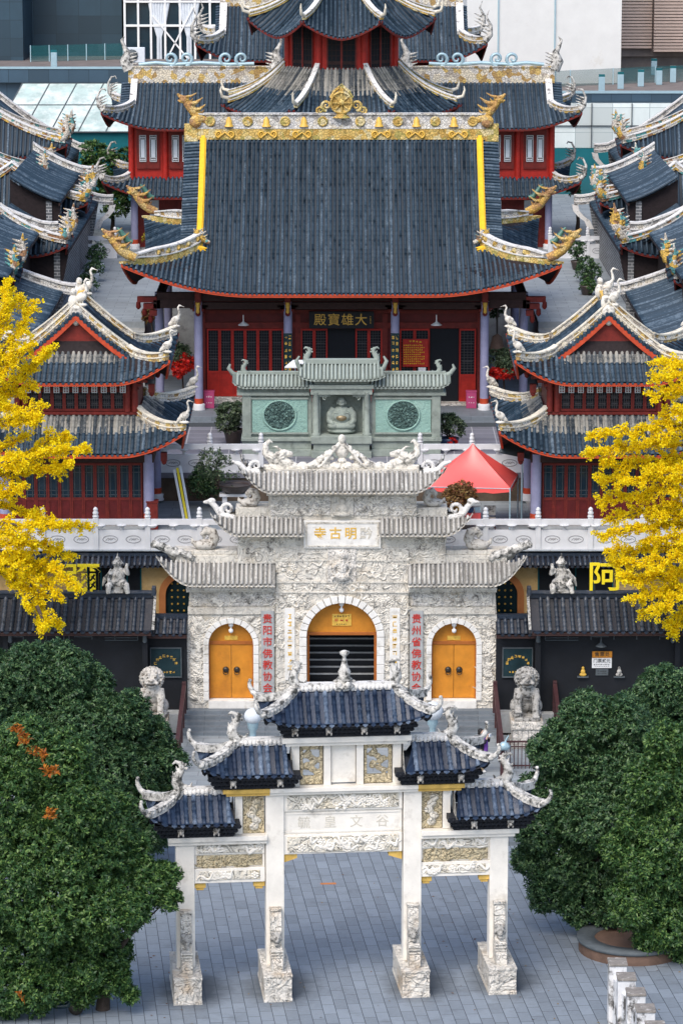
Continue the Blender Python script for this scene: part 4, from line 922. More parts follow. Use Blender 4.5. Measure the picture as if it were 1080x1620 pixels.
# (split round the hall so that it does not cut through it)
mb = MB()
for a, b in ((-60,-9.6),(9.6,60)): mb.grid([[(a,63.4,ZC),(b,63.4,ZC)],[(a,74,ZC),(b,74,ZC)]], False); mb.grid([[(a,63.4,ZC-.3),(b,63.4,ZC-.3)],[(a,63.4,ZC),(b,63.4,ZC)]], False)
mb.grid([[(-60,74,ZC),(60,74,ZC)],[(-60,180,ZC),(60,180,ZC)]], False)
struct('rear_court_paving', mb, M['paving_court'], 'grey paving of the rear court beside the main hall')

# ------------------------------------------------------------------ podium house: ochre wall, studded arched doors, dark windows, tiled eave
PH = thing('podium_house', 'ochre stone podium front with studded blue arched doors and a black tiled eave', 'building', (0,32,ZT))
YF = 32.0
for s in (-1,1):
    cx = s*6.36
    w = MB(); w.archwall(*( (-14,-5,-14,-5) if s<0 else (5,14,5,14)), ZT, 7.0, cx, .74, 5.42, YF, YF+.35); obj('front_wall', w, M['ochre_wall'], PH)
    w = MB(); w.arch(cx, 5.42, .73, 1.0, YF-.05, YF+.12, None, 9, 0.0); 
    for q in (-1,1):
        a, b = sorted((cx+q*.73, cx+q*1.0)); w.box(a, b, YF-.05, YF+.12, ZT, 5.42)
    obj('arch_surround', w, M['terracotta'], PH)
    w = MB(); w.box(cx-.76,cx+.76,YF+.18,YF+.26,ZT,6.2); d = obj('studded_door', w, M['black_gloss'], PH)
    w = MB()
    for i in range(5):
        for j in range(9):
            x_, z_ = cx-.48+.24*i, 3.9+.28*j
            if (z_-5.42) < .62 and (z_ < 5.42 or math.hypot(x_-cx, z_-5.42) < .66): w.ell((x_, YF+.17, z_), (.045,.03,.045), 7, 4)
    st_ = obj('door_studs', w, M['gold'], d); st_['kind'] = 'stuff'; st_.matrix_parent_inverse = Matrix.Identity(4)
    a, b = ((-10.2,-8.1) if s < 0 else (7.95,10.9))
    w = MB(); w.box(a, b, YF-.02, YF+.02, 4.9, 6.66); obj('dark_window', w, M['void'], PH)
    w = MB(); w.box(a-.05, a, YF-.05, YF+.02, 4.9, 6.66); w.box(b, b+.05, YF-.05, YF+.02, 4.9, 6.66); w.box(a-.05,b+.05,YF-.05,YF+.02,6.66,6.72)
    for k in range(1,4): w.box(a+(b-a)*k/4-.02, a+(b-a)*k/4+.02, YF-.035, YF+.01, 4.9, 6.66)
    obj('window_frame', w, M['glass_teal'], PH)
F = Face((0, YF, 0), R(-90), lambda s_: 16, lambda s_: 16, lambda s_: .72-.72*s_, curve(6.80, 7.06, .9), 1.0)
roof_obj(PH, [F], [M['tile_black'], M['tile_black']], .21, .06, .3, False, None, 'tiled_eave', None, .08, 1.0, True, 'soffit')
mb = MB(); mb.box(-16,16,YF-.06,YF+.3,7.03,7.15); obj('eave_ridge', mb, M['tile_black'], PH)

# ------------------------------------------------------------------ black side wings of the gate
def wing(s):
    W = thing('gate_wing', ('black walled wing with a dark tiled roof left of the white gate' if s<0 else 'black walled wing with ticket signs on its wall, right of the gate'), 'building', (s*10.5,28.4,ZT), 0, 'black wings either side of the gate')
    a, b = sorted((s*7.62, s*16))
    mb = MB(); mb.box(a, b, 28.5, 28.9, ZT, 5.1); obj('wall', mb, M['black_wall'], W)
    mb = MB(); x0, x1 = sorted((s*6.1, s*7.62)); mb.box(x0, x1, 28.75, 28.95, ZT, 4.75); mb.box(x0+(0 if s>0 else 0), x1, 28.6, 28.78, 4.55, 4.66); obj('wall', mb, M['black_wall'], W)
    for q in (7.72, 13.2): mb = MB(); mb.box(s*q-.10, s*q+.10, 28.1, 28.3, ZT, 4.9); obj('post', mb, M['black_wall'], W)
    cx = s*11.6
    fl = [Face((cx, 29.5, 0), R(-90), lambda q: 4.15, lambda q: 4.15, lambda q: 1.95-1.95*q, curve(4.98, 5.95, .8), 1.0), Face((cx, 29.5, 0), R(90), lambda q: 4.15, lambda q: 4.15, lambda q: 1.95-1.95*q, curve(4.98, 5.95, .8), 1.0)]
    roof_obj(W, fl, [M['tile_black'], M['tile_black']], .30, .085, .30, True, None, 'tiled_roof', 'wood_dark', .12, 1.0)
    mb = MB(); mb.box(cx-4.2, cx+4.2, 29.38, 29.62, 5.88, 6.06); mb.box(cx-4.28, cx+4.28, 29.33, 29.67, 6.06, 6.16)
    e = s*7.42; mb.box(e-.08, e+.08, 29.3, 29.7, 6.0, 6.34); obj('main_ridge', mb, M['tile_black'], W, bevel=.02)
    mb = MB()
    for k in range(13): mb.box(e-.05*s-.05, e-.05*s+.05, 27.62+.15*k, 27.73+.15*k, 5.02+.075*k, 5.12+.08*k)
    obj('verge_tile', mb, M['ornament'], W)
    cx2 = s*6.86
    F = Face((cx2, 29.2, 0), R(-90), lambda q: .78, lambda q: .78, lambda q: 1.0-1.0*q, curve(4.72, 5.16, .9), 1.0)
    roof_obj(W, [F], [M['tile_black'], M['tile_black']], .26, .08, .28, True, None, 'tiled_roof', 'wood_dark', .10, 1.0)
    mb = MB(); mb.box(cx2-.8, cx2+.8, 29.1, 29.3, 5.12, 5.30); obj('main_ridge', mb, M['tile_black'], W)
    mb = MB()                              # open fretwork under the eave
    for k in range(6):
        u = s*(8.0+.9*k); mb.box(min(u,u+s*.7), max(u,u+s*.7), 28.16, 28.2, 4.72-.06*(k%3), 4.75-.06*(k%3)); mb.box(u-.015,u+.015,28.16,28.2,4.50,4.75)
    for k in (0,1): mb.box(min(s*8.0,s*9.3), max(s*8.0,s*9.3), 28.16, 28.2, 4.56-.10*k, 4.585-.10*k)
    obj('eave_fretwork', mb, M['planter_rim'], W)
    mb = MB(); mb.lathe([(.05,-.45),(.09,-.40),(.07,-.1),(.10,0)], s*7.72, 28.0, 4.86, 8); mb.lathe([(.05,-.45),(.09,-.40),(.07,-.1),(.10,0)], s*13.0, 28.0, 4.86, 8); obj('pendant', mb, M['planter_rim'], W)
    return W
wing(-1); wing(1)
for s, lab in ((-1,'dark teal sign panel with an arc of gold characters left of the gate'),(1,'dark teal sign panel with gold characters behind the right stone lion')):
    x0, x1 = sorted((s*6.36+.02, s*7.52)); T = thing('sign_panel', lab, 'sign', ((x0+x1)/2,28.7,3.0), 0, 'teal sign panels beside the gate')
    mb = MB(); mb.box(x0, x1, 28.66, 28.74, 2.85, 4.05); obj('panel', mb, M['black_gloss'], T)
    mb = MB()
    for a_ in ((x0-.03,x1+.03,4.02,4.06),(x0-.03,x1+.03,2.84,2.88),(x0-.03,x0,2.88,4.02),(x1,x1+.03,2.88,4.02)): mb.box(a_[0],a_[1],28.63,28.73,a_[2],a_[3])
    obj('frame', mb, M['planter_rim'], T)
    mb = MB(); cx = (x0+x1)/2
    for k in range(8):
        a = R(160-20*k); scribble(mb, cx+.44*math.cos(a), 28.66, 3.28+.44*math.sin(a), .13, .14)
    for k in range(6): scribble(mb, cx-.30+.12*k, 28.66, 3.06, .10, .10)
    obj('lettering', mb, M['gold'], T)
# signs on the right wing's wall
T = thing('ticket_sign', 'white ticket price notice under an orange board on the black wall', 'sign', (10.25,28.48,3.5))
mb = MB(); mb.box(9.88,10.66,28.44,28.50,3.70,3.95); obj('orange_board', mb, M['door'], T)
text('lettering', '售票处', (10.27,28.435,3.825), .19, M['lettering_black'], T, .006, spacing=1.15)
mb = MB(); mb.box(9.87,10.65,28.44,28.50,3.28,3.68); obj('white_board', mb, M['white_paint'], T)
text('lettering', '门票贰元', (10.26,28.435,3.56), .17, M['lettering_black'], T, .006)
mb = MB(); mb.box(10.02,10.52,28.44,28.50,2.98,3.24); obj('small_board', mb, M['planter_rim'], T)
mb = MB(); 
for k in range(9): scribble(mb, 9.97+.07*k, 28.44, 3.42, .055, .05)
for k in range(8): scribble(mb, 10.0+.075*k, 28.44, 3.35, .055, .035)
for k in range(5): scribble(mb, 10.12+.075*k, 28.44, 3.15, .06, .06); scribble(mb, 10.12+.075*k, 28.44, 3.06, .06, .035)
obj('lettering', mb, M['lettering_black'], T)
for x, lab, m, hh in ((9.52,'small gilt figure in an arched niche on the black wall','gold',1),(10.95,'small grey figure in an arched niche on the black wall','ornament',0)):
    T = thing('wall_shrine', lab, 'shrine', (x,28.45,3.0), 0)
    mb = MB(); mb.box(x-.22,x+.22,28.36,28.5,2.90,2.95); obj('shelf', mb, M['planter_rim'], T)
    mb = MB(); mb.ell((x,28.42,3.02),(.15,.07,.08),9,6); mb.ell((x,28.42,3.14),(.10,.07,.11),9,6); mb.ell((x,28.42,3.28),(.06,.06,.07),8,6); obj('figure', fuse(mb,'shrine_figure',.015,2), M[m], T)
for x, s, lab in ((10.2,1,'grey enamel lamp hanging over the ticket notice'),(-10.9,-1,'grey enamel lamp hanging from the eave of the left wing')):
    mb = MB(); mb.lathe([(.22,0),(.21,.03),(.10,.10),(.04,.16),(.02,.40)], x, 28.2, 4.22, 12); tag(obj('pendant_lamp', mb, M['planter_rim']), lab, 'lamp')
# big yellow characters standing on the wing ridges
for ch, x, z, lab in (('彌',-10.22,6.62,'big yellow metal character on the ridge of the left wing'),('阿',10.42,6.68,'big yellow metal character on the ridge of the right wing')):
    T = thing('roof_character', lab, 'sign', (x,29.5,6.1), 0, 'yellow characters on the wing roofs')
    text('character', ch, (x,29.45,z), 1.25, M['lettering_yellow'], T, .04, bold=.012, sx=1.15)
    mb = MB()
    for q in (-.4,.4): mb.bar((x+q,29.52,6.10),(x+q,29.52,6.75),.04,.04)
    obj('support', mb, M['iron'], T)
# guardian figures on the wing ridges
for x, lab, sgn in ((-8.84,'grey stone helmeted guardian figure sitting on the left wing roof',1),(8.68,'grey stone helmeted guardian figure sitting on the right wing roof',-1)):
    mb = MB(); z = 6.12
    mb.ell((x,29.5,z+.30),(.40,.30,.34),12,9); mb.ell((x+.02,29.48,z+.72),(.28,.22,.34),12,9); mb.ell((x,29.46,z+1.10),(.16,.16,.18),10,8)
    mb.lathe([(.24,0),(.22,.05),(.14,.12),(.10,.22),(.03,.30),(.02,.42)], x, 29.46, z+1.17, 10)
    mb.tube([(x+sgn*.2,29.4,z+.92),(x+sgn*.42,29.3,z+.78),(x+sgn*.36,29.2,z+1.05),(x+sgn*.40,29.2,z+1.22)],[.11,.10,.08,.06],8); mb.tube([(x-sgn*.2,29.4,z+.92),(x-sgn*.40,29.3,z+.62),(x-sgn*.28,29.1,z+.42)],[.11,.10,.07],8)
    mb.tube([(x-.16,29.4,z+.36),(x-.36,29.1,z+.32),(x-.34,29.05,z+.02)],[.17,.14,.10],8); mb.tube([(x+.16,29.4,z+.36),(x+.34,29.1,z+.36),(x+.42,29.05,z+.02)],[.17,.14,.10],8)
    mb.tube([(x-sgn*.3,29.55,z+.7),(x-sgn*.52,29.6,z+.5),(x-sgn*.62,29.6,z+.2)],[.12,.10,.03],7); mb.box(x-.42,x+.42,29.25,29.75,z+.0,z+.10)
    tag(obj('guardian_figure', fuse(mb,'guardian_figure',.03,2), M['ornament']), lab, 'statue', 'guardian figures on the wing roofs')

# ------------------------------------------------------------------ white stone balustrades
def balustrade(label, xs, y, z, h=1.28, group='white stone balustrades', posts=True):
    T = thing('stone_balustrade', label, 'balustrade', (xs[0],y,z), 0, group)
    for x in xs:
        mb = MB(); mb.box(x-.11,x+.11,y-.11,y+.11,z,z+h+.02); mb.lathe([(.09,0),(.13,.04),(.13,.08),(.08,.10),(.11,.15),(.12,.22),(.08,.27),(.085,.30),(.10,.35),(.07,.40),(.02,.44)], x, y, z+h+.02, 10); obj('post', mb, M['marble'], T, bevel=.008)
    for a, b in zip(xs, xs[1:]):
        a += .112; b -= .112; mb = MB(); mb.box(a,b,y-.05,y+.05,z+.06,z+.80); mb.box(a,b,y-.075,y+.075,z+1.02,z+1.24); mb.box(a,b,y-.08,y+.08,z,z+.06)
        c = (a+b)/2
        mb.lathe([(.05,0),(.09,.03),(.06,.07),(.10,.12),(.22,.20),(.20,.22)], c, y, z+.80, 10)
        for q, sg in ((a,1),(b,-1)): mb.lathe([(.10,0),(.24,.12),(.2,.14)], q+sg*.08, y, z+.88, 8)
        for q in (-.25,.25):               # oval leaf carving
            p = c+q*(b-a); pts = [(p+.30*math.cos(t*math.pi/9)*(b-a)/1.9, y-.052, z+.42+.15*math.sin(t*math.pi/9)) for t in range(19)]; mb.c = 1; mb.tube(pts, .016, 4)
            for k in range(3): mb.tube([(p-.18+.10*k,y-.052,z+.38),(p-.08+.1*k,y-.052,z+.47),(p+.02+.1*k,y-.052,z+.40)], .014, 4)
            mb.c = 0
        obj('panel', mb, [M['marble'], M['line']], T)
balustrade('long white balustrade along the front edge of the court above the podium house', [-14.15,-12.02,-9.89,-7.80,-5.71,-3.6,-1.5,.6,2.7], 32.36, ZP)
balustrade('white balustrade in front of the right pavilion, above the right studded door', [3.7,5.8,7.91,10.02,12.13,14.2], 32.36, ZP)
balustrade('white balustrade on the middle terrace left of the green screen wall', [-7.86,-5.66,-3.46], 42.42, ZS)
balustrade('white balustrade on the middle terrace right of the green screen wall', [3.38,5.61,7.84], 42.42, ZS)
balustrade('pale balustrade at the far end of the left side court', [-14.6,-12.6], 88.0, ZC, 1.3)
balustrade('pale balustrade at the far end of the right side court', [11.6,13.7,15.6], 88.0, ZC, 1.3)

# ------------------------------------------------------------------ hip-and-gable dressing
def gable(parent, fc, keyf, keyb, gx, sg, ov=.32, board='red_orange', wall='red', ridge_h=.34, ridge_w=.2, mat='decor', vr=True, cap='ornament_white', tile='tile', n=14, spc=.2, bw=.26, name='vertical_ridge', wallin=.05, pendant=True):
    """Both gable ends of a roof: tile verge, red barge boards, gable wall, ridges."""
    f, b = fc[keyf], fc[keyb]
    for side in (1, -1):
        pf = [f.P(side*gx, sg+(1-sg)*i/n) for i in range(n+1)]; pb = [b.P(-side*gx, sg+(1-sg)*i/n) for i in range(n+1)]
        out = f.l*side; mb = MB()
        for F, pts in ((f,pf),(b,pb)):
            L = sum((q-p).length for p,q in zip(pts,pts[1:])); k = int(L/spc)
            for j in range(k):
                t = (j+.5)/k*n; i = min(n-1,int(t)); p = pts[i].lerp(pts[i+1], t-i); mb.tube([p-out*.05-Z1*.02, p+out*ov*.55-Z1*.05, p+out*ov-Z1*.09], [.075,.08,.085], 7)
            mb.grid([[p-out*.05-Z1*.06 for p in pts],[p+out*ov-Z1*.13 for p in pts]] if (F is f) == (side > 0) else [[p+out*ov-Z1*.13 for p in pts],[p-out*.05-Z1*.06 for p in pts]], False)
        obj('verge', mb, M[tile], parent)
        mb = MB()
        for pts in (pf, pb): mb.ribbon([p+out*(ov-.06) for p in pts], .07, bw, -.14-bw)
        obj('barge_board', mb, M[board], parent)
        mb = MB(); poly = [p-Z1*.10+out*wallin for p in pf]+[p-Z1*.10+out*wallin for p in reversed(pb[:-1])]; mb.add(poly, [tuple(range(len(poly))) if side > 0 else tuple(reversed(range(len(poly))))]); obj('gable_wall', mb, M[wall], parent)
        if vr:
            for F, pts in ((f,pf),(b,pb)): ridge(parent, pts[::-1], ridge_w, ridge_h, mat, name, -.03, cap)

# ------------------------------------------------------------------ two-tier corner pavilions with crane finials
def lattice_bay(parent, x0, x1, y, z0, z1, n, frame='red', fill='lattice', solid=.42, face='red_deep', glass=False, world=None):
    """A run of lattice leaves: red stiles, lattice above, panel below."""
    w = (x1-x0)/n
    for k in range(n):
        a = x0+w*k; b = a+w; mb = MB(); t = min(.07, w*.14); zs = z0+(z1-z0)*solid
        mb.c = 0
        mb.box(a+.004, a+t, y-.06, y+.02, z0, z1); mb.box(b-t, b-.004, y-.06, y+.02, z0, z1); mb.box(a+t, b-t, y-.06, y+.02, z0, z0+.09); mb.box(a+t, b-t, y-.06, y+.02, z1-.09, z1); 
        if solid > .02: mb.box(a+t, b-t, y-.06, y+.02, zs-.07, zs+.05); mb.c = 1; mb.box(a+t, b-t, y-.02, y+.015, z0+.09, zs-.07)
        mb.c = 2; mb.box(a+t, b-t, y+.00, y+.015, (zs+.05 if solid > .02 else z0+.09), z1-.09)
        mb.c = 3; zl0 = zs+.05 if solid > .02 else z0+.09; H = z1-.09-zl0; W_ = b-a-2*t; c = (a+b)/2
        if glass:
            for q in (.08,.22,.78,.92): mb.box(a+t, b-t, y-.03, y-.002, zl0+H*q-.012, zl0+H*q+.012)
            for q in (.2,.8): mb.box(a+t+W_*q-.012, a+t+W_*q+.012, y-.03, y-.002, zl0, zl0+H)
        else:
            m_ = max(4, int(H/.13))
            for j in range(1, m_): mb.box(a+t, b-t, y-.03, y-.002, zl0+H*j/m_-.011, zl0+H*j/m_+.011)
            for q in (.25,.5,.75): mb.box(a+t+W_*q-.011, a+t+W_*q+.011, y-.028, y-.004, zl0, zl0+H)
            for q in (.3,.7): mb.box(a+t+W_*.12, b-t-W_*.12, y-.035, y-.004, zl0+H*q-.03, zl0+H*q+.03)
        obj('lattice_door' if solid > .1 else 'lattice_window', mb, [M[frame], M[face], M['void'] if not glass else M['glass'], M[fill]], parent, world=world)
def column(parent, x, y, z0, z1, r, mat='lilac', base=True):
    mb = MB(); mb.c = 0; mb.lathe([(r,.55 if base else 0),(r,z1-z0)], x, y, z0, 16)
    if base: mb.c = 1; mb.lathe([(r*1.05,.28),(r*1.05,.55)], x, y, z0, 16); mb.c = 2; mb.lathe([(r*1.5,0),(r*1.5,.06),(r*1.35,.12),(r*1.45,.26),(r*1.15,.30)], x, y, z0, 16)
    return obj('column', mb, [M[mat], M['red_orange'], M['marble']], parent)
def dougong(parent, x, y, z, dx, dy=-1):
    mb = MB()
    for k in range(3): mb.box(min(x, x+dx*(.18+.26*k)), max(x, x+dx*(.18+.26*k))+.01, y-.10+dy*.0, y+.10, z+.16*k, z+.16*k+.12)
    mb.box(x+dx*.62-.13, x+dx*.62+.13, y-.13, y+.13, z-.25, z+.10); mb.lathe([(.03,-.42),(.10,-.36),(.11,-.28),(.06,-.25)], x+dx*.62, y, z, 8)
    obj('bracket', mb, M['red'], parent)
PVL = 'two-tier red pavilion with crane finials, %s'
PV = thing('corner_pavilion', PVL % 'behind the left yellow ginkgo tree', 'pavilion', (0,0,0), 0, 'corner pavilions of the front court', world=True)
lf_ = rect_faces((0,0), 4.4, 4.3, 10.66, 11.98, 2.55, 1.0, 2.35, .70, 1.05, .22, 0, .42, 2.0)
roof_obj(PV, lf_.values(), [M['tile'], M['tile_pale']], .225, .072, .30, True, .58, 'lower_roof', 'red_orange', .12, .9)
uf_ = rect_faces((0,0), 3.55, 3.75, 13.52, 16.25, 1.75, .43, 0, .62, 1.0, .22, R(-90), .42, 2.0)
roof_obj(PV, uf_.values(), [M['tile'], M['tile_pale']], .225, .072, .30, True, None, 'upper_roof', 'red_orange', .12, .8)
mb = MB(); skf = uf_['r']; lay(mb, Face((0,0,0), R(-90), lambda s: 1.9, lambda s: 1.9, lambda s: 2.35-.55*s, curve(14.12,14.50,.8), 1.0), .225, .075, .3, True, None, False); obj('lichen_tiles', mb, [M['tile_pale'], M['tile_pale']], PV)
gable(PV, uf_, 'f', 'b', 1.75, .43, .34, 'red_orange', 'red', .36, .20, 'decor', True, 'cream', 'tile', 14, .2, .26)
for keyset, zf in ((lf_, 0), (uf_, 1)):
    for key in (('f','b') if True else ()):
        F = keyset[key]
        for side in (1,-1):
            s1 = 1.0 if zf == 0 else .43; path = F.hip(side, 10, 0.03, s1); ridge(PV, path, .20, .34, 'decor', 'hip_ridge', -.03, 'cream')
            e = path[-1]; mb = MB(); crane(mb, e+Z1*.32, 1 if e.x > 0 else -1, .92); obj('crane_finial', mb, M['carving'], PV)
for s in (-1,1):                           # ridge-end group: crane and bearded figure
    mb = MB(); y = s*1.70; crane(mb, (.22,y,16.45), 1, 1.1); mb.ell((-.12,y,16.55),(.22,.2,.34),9,7); mb.ell((-.12,y,16.98),(.14,.14,.16),9,7); mb.ell((0,y+s*.1,16.2),(.30,.2,.28),9,7); mb.ell((0,y+s*.16,15.86),(.20,.14,.26),9,7); obj('ridge_figure', mb, M['carving'], PV)
ridge(PV, [Vector((0,-1.7,16.22)),Vector((0,0,16.12)),Vector((0,1.7,16.22))], .22, .34, 'decor', 'main_ridge', 0, 'gold')
mb = MB(); mb.box(-2.5,2.5,-2.3,2.3,11.6,13.9); obj('upper_body', mb, M['red_deep'], PV)
lattice_bay(PV, -2.0, 2.0, -2.34, 12.12, 13.0, 8, 'red', 'lattice', 0.0, 'red_deep')
mb = MB(); mb.box(-2.6,2.6,-2.48,-2.30,11.98,12.10); mb.box(-2.6,2.6,-2.45,-2.30,13.02,13.10); obj('sill_beam', mb, M['red'], PV)
for x in (-2.42,-2.12,2.12,2.42): mb = MB(); mb.lathe([(.14,0),(.14,1.6)], x, -2.42, 12.1, 10); obj('corner_post', mb, M['red'], PV)
for k in range(11):
    x = -1.95+.39*k; mb = MB()
    for q in (-.10,.0,.10): mb.box(x+q-.02,x+q+.02,-2.75,-2.70,12.93,13.26)
    for q in range(4): mb.box(x-.12,x+.12,-2.75,-2.70,12.94+.10*q,12.965+.10*q)
    obj('hanging_fretwork', mb, M['marble'], PV)
mb = MB(); mb.box(-3.1,3.1,-2.85,2.85,ZP,ZP+.10); obj('floor_slab', mb, M['grey_stone'], PV)
mb = MB(); mb.box(-2.75,2.75,-2.45,2.45,ZP+.1,10.9); obj('lower_body', mb, M['red_deep'], PV)
lattice_bay(PV, -2.7, 2.7, -2.48, ZP+.12, 9.95, 11, 'red', 'planter_rim', .42, 'red_deep', True)
mb = MB(); mb.box(-3.2,3.2,-2.95,-2.62,10.05,10.40); mb.box(-3.2,3.2,2.62,2.95,10.05,10.40); mb.box(-3.2,-2.9,-2.6,2.6,10.05,10.40); mb.box(2.9,3.2,-2.6,2.6,10.05,10.40); obj('tie_beam', mb, M['wood_dark'], PV)
for x in (-2.98,2.98):
    for y in (-2.8,2.8): column(PV, x, y, ZP+.1, 10.4, .22)
for x in (-1,1):
    for y in (-2.8,2.8): dougong(PV, x*3.0, y, 10.36, x); dougong(PV, x*2.5, y*.85, 13.15, x)
PV.location = (-10.95, 39.3, 0)
ROOT[PV.name] = None
dup(PV, (11.02, 39.3, 0), 0, PVL % 'beside the red canopy tent')

# ------------------------------------------------------------------ green stone screen with the niche
SW = thing('screen_wall', 'grey green stone screen wall with two turquoise medallion panels and a central niche', 'screen wall', (0,46.5,ZS))
SY = 46.5
for s in (-1,1):
    a, b = sorted((s*1.32, s*4.38))
    mb = MB(); mb.box(a, b, SY-.05, SY+.7, 9.30, 11.2); obj('side_wall', mb, M['screen'], SW, bevel=.01)
    mb = MB(); mb.box(a, b+ (0), SY-.34, SY+.9, ZS, 8.80); mb.box(a, b, SY-.20, SY+.8, 8.80, 9.16); mb.box(a-.04, b+.04, SY-.30, SY+.85, 9.16, 9.32); obj('plinth', mb, M['screen'], SW, bevel=.02)
    x0, x1 = sorted((s*3.98, s*4.36)); mb = MB(); mb.box(x0, x1, SY-.18, SY+.75, 9.32, 11.2); obj('corner_pier', mb, M['screen'], SW, bevel=.015)
    a2, b2 = sorted((s*1.5, s*3.94)); mb = MB(); mb.box(a2, b2, SY-.12, SY-.04, 9.52, 11.06); obj('jade_panel', mb, M['jade'], SW, bevel=.01)
    mb = MB()
    for q in ((a2-.05,b2+.05,11.02,11.10),(a2-.05,b2+.05,9.46,9.54)): mb.box(q[0],q[1],SY-.17,SY-.05,q[2],q[3])
    obj('panel_frame', mb, M['screen'], SW)
    cx = (a2+b2)/2; mb = MB(); mb.tube([(cx+.72*math.cos(t*math.pi/18), SY-.14, 10.30+.66*math.sin(t*math.pi/18)) for t in range(37)], .05, 6); obj('medallion_rim', mb, M['jade'], SW)
    mb = MB()
    for k in range(60):
        a_ = random.uniform(0,6.28); r_ = .62*math.sqrt(random.random()); mb.ell((cx+r_*math.cos(a_), SY-.14, 10.30+r_*.92*math.sin(a_)), (random.uniform(.05,.12),.06,random.uniform(.04,.09)), 7, 5, Matrix.Rotation(random.uniform(0,3),3,'Y'))
    disc(mb, [(.66,0),(.66,.04)], (cx, SY-.10, 10.30), 28, -1, .92)
    obj('medallion', mb, M['jade_relief'], SW)
    # eave
    F = Face((s*2.95, SY+.33, 0), R(-90), lambda q: 1.85, lambda q: 1.85, lambda q: .75-.75*q, curve(11.62,12.10,.85), 1.0, .26, 0, 3, .7, 2, (1,0) if s<0 else (0,1)); B = Face((s*2.95, SY+.33, 0), R(90), lambda q: 1.85, lambda q: 1.85, lambda q: .75-.75*q, curve(11.62,12.10,.85), 1.0, .26, 0, 3, .7, 2, (0,1) if s<0 else (1,0))
    roof_obj(SW, [F,B], [M['tile_green'], M['tile_green']], .17, .055, .3, False, None, 'stone_eave', None, .08, 1.0, True, 'screen')
    mb = MB(); a3, b3 = sorted((s*1.4, s*4.6)); mb.box(a3, b3, SY-.25, SY+.9, 11.2, 11.34); mb.box(a3, b3-.1*(s>0), SY-.14, SY+.8, 11.34, 11.56); mb.box(a3, b3, SY+.23, SY+.45, 12.06, 12.20); obj('cornice', mb, M['screen'], SW, bevel=.012)
    mb = MB(); fish(mb, (s*4.25, SY+.33, 12.1), s, .62); mb.tube([(s*4.5,SY+.3,12.0),(s*4.8,SY+.3,12.1),(s*4.98,SY+.3,12.35),(s*4.9,SY+.3,12.52)],[.12,.11,.09,.04],8); obj('ridge_beast', mb, M['screen'], SW)
    mb = MB(); mb.lathe([(.20,0),(.20,.08),(.13,.12),(.12,1.82),(.16,1.88),(.16,1.95)], s*1.12, SY-.36, 9.45, 14); obj('niche_column', mb, M['screen'], SW)
    mb = MB(); scroll(mb, (s*.72, SY-.34, 11.02), s, .26); mb.box(min(s*.5,s*1.0),max(s*.5,s*1.0),SY-.38,SY-.28,11.18,11.28); obj('niche_corbel', mb, M['screen'], SW)
mb = MB(); mb.box(-1.32,1.32,SY-.75,SY+.95,ZS,8.78); mb.box(-1.24,1.24,SY-.6,SY+.9,8.78,9.12); mb.box(-1.34,1.34,SY-.7,SY+.95,9.12,9.45); obj('plinth', mb, M['screen'], SW, bevel=.02)
mb = MB(); mb.box(-1.3,-.92,SY-.2,SY+.8,9.45,11.28); mb.box(.92,1.3,SY-.2,SY+.8,9.45,11.28); mb.box(-.92,.92,SY+.55,SY+.8,9.45,11.28); mb.box(-1.36,1.36,SY-.48,SY+.8,11.28,11.55); mb.box(-1.42,1.42,SY-.55,SY+.85,11.55,11.72); mb.box(-1.2,1.2,SY-.35,SY+.7,11.72,11.95); obj('niche_frame', mb, M['screen'], SW, bevel=.01)
ff = [Face((0, SY+.2, 0), R(a), lambda q: 1.95-.35*q, lambda q: 1.95-.35*q, lambda q: .95-.95*q, curve(12.0,12.62,.85), 1.0, .22, 0, 3, .6, 2) for a in (-90, 90)]
roof_obj(SW, ff, [M['tile_green'], M['tile_green']], .17, .055, .3, False, None, 'stone_eave', None, .08, 1.0, True, 'screen')
mb = MB(); mb.box(-1.6,1.6,SY+.05,SY+.35,12.56,12.78); obj('main_ridge', mb, M['tile_green'], SW, bevel=.02)
for s in (-1,1):
    mb = MB(); fish(mb, (s*1.45, SY+.2, 12.5), s, .80); mb.tube([(s*1.6,SY-.1,12.3),(s*1.85,SY-.2,12.4),(s*1.98,SY-.2,12.75),(s*1.85,SY-.2,12.95)],[.12,.11,.09,.04],8); obj('ridge_beast', mb, M['screen'], SW)
mb = MB(); z = 9.45; y = SY+.08
mb.ell((0,y,z+.14),(.66,.42,.14),14,6); mb.ell((0,y-.04,z+.36),(.62,.40,.18),14,7); mb.ell((-.36,y-.16,z+.38),(.28,.28,.17),10,7); mb.ell((.36,y-.16,z+.38),(.28,.28,.17),10,7)
mb.ell((0,y+.02,z+.78),(.46,.36,.42),14,9); mb.ell((0,y+.04,z+1.04),(.36,.26,.20),14,8); mb.ell((0,y-.06,z+1.45),(.185,.19,.22),12,9); mb.ell((0,y-.13,z+1.35),(.17,.13,.10),10,6)
for s in (-1,1):
    mb.tube([(s*.34,y+.02,z+1.14),(s*.52,y-.02,z+.86),(s*.54,y-.16,z+.58),(s*.40,y-.30,z+.50)],[.15,.16,.14,.10],9); mb.ell((s*.20,y-.04,z+1.38),(.04,.05,.12),7,6); mb.ell((s*.13,y-.24,z+1.02),(.10,.06,.07),7,5); mb.tube([(s*.1,y-.30,z+.95),(s*.30,y-.24,z+.98),(s*.34,y-.22,z+.7)],[.03,.04,.03],5)
    mb.ell((s*.40,y-.34,z+.50),(.09,.08,.07),8,6)
mb.ell((0,y-.25,z+1.45),(.035,.04,.05),6,5); mb.tube([(-.09,y-.245,z+1.36),(0,y-.265,z+1.32),(.09,y-.245,z+1.36)],.016,5)
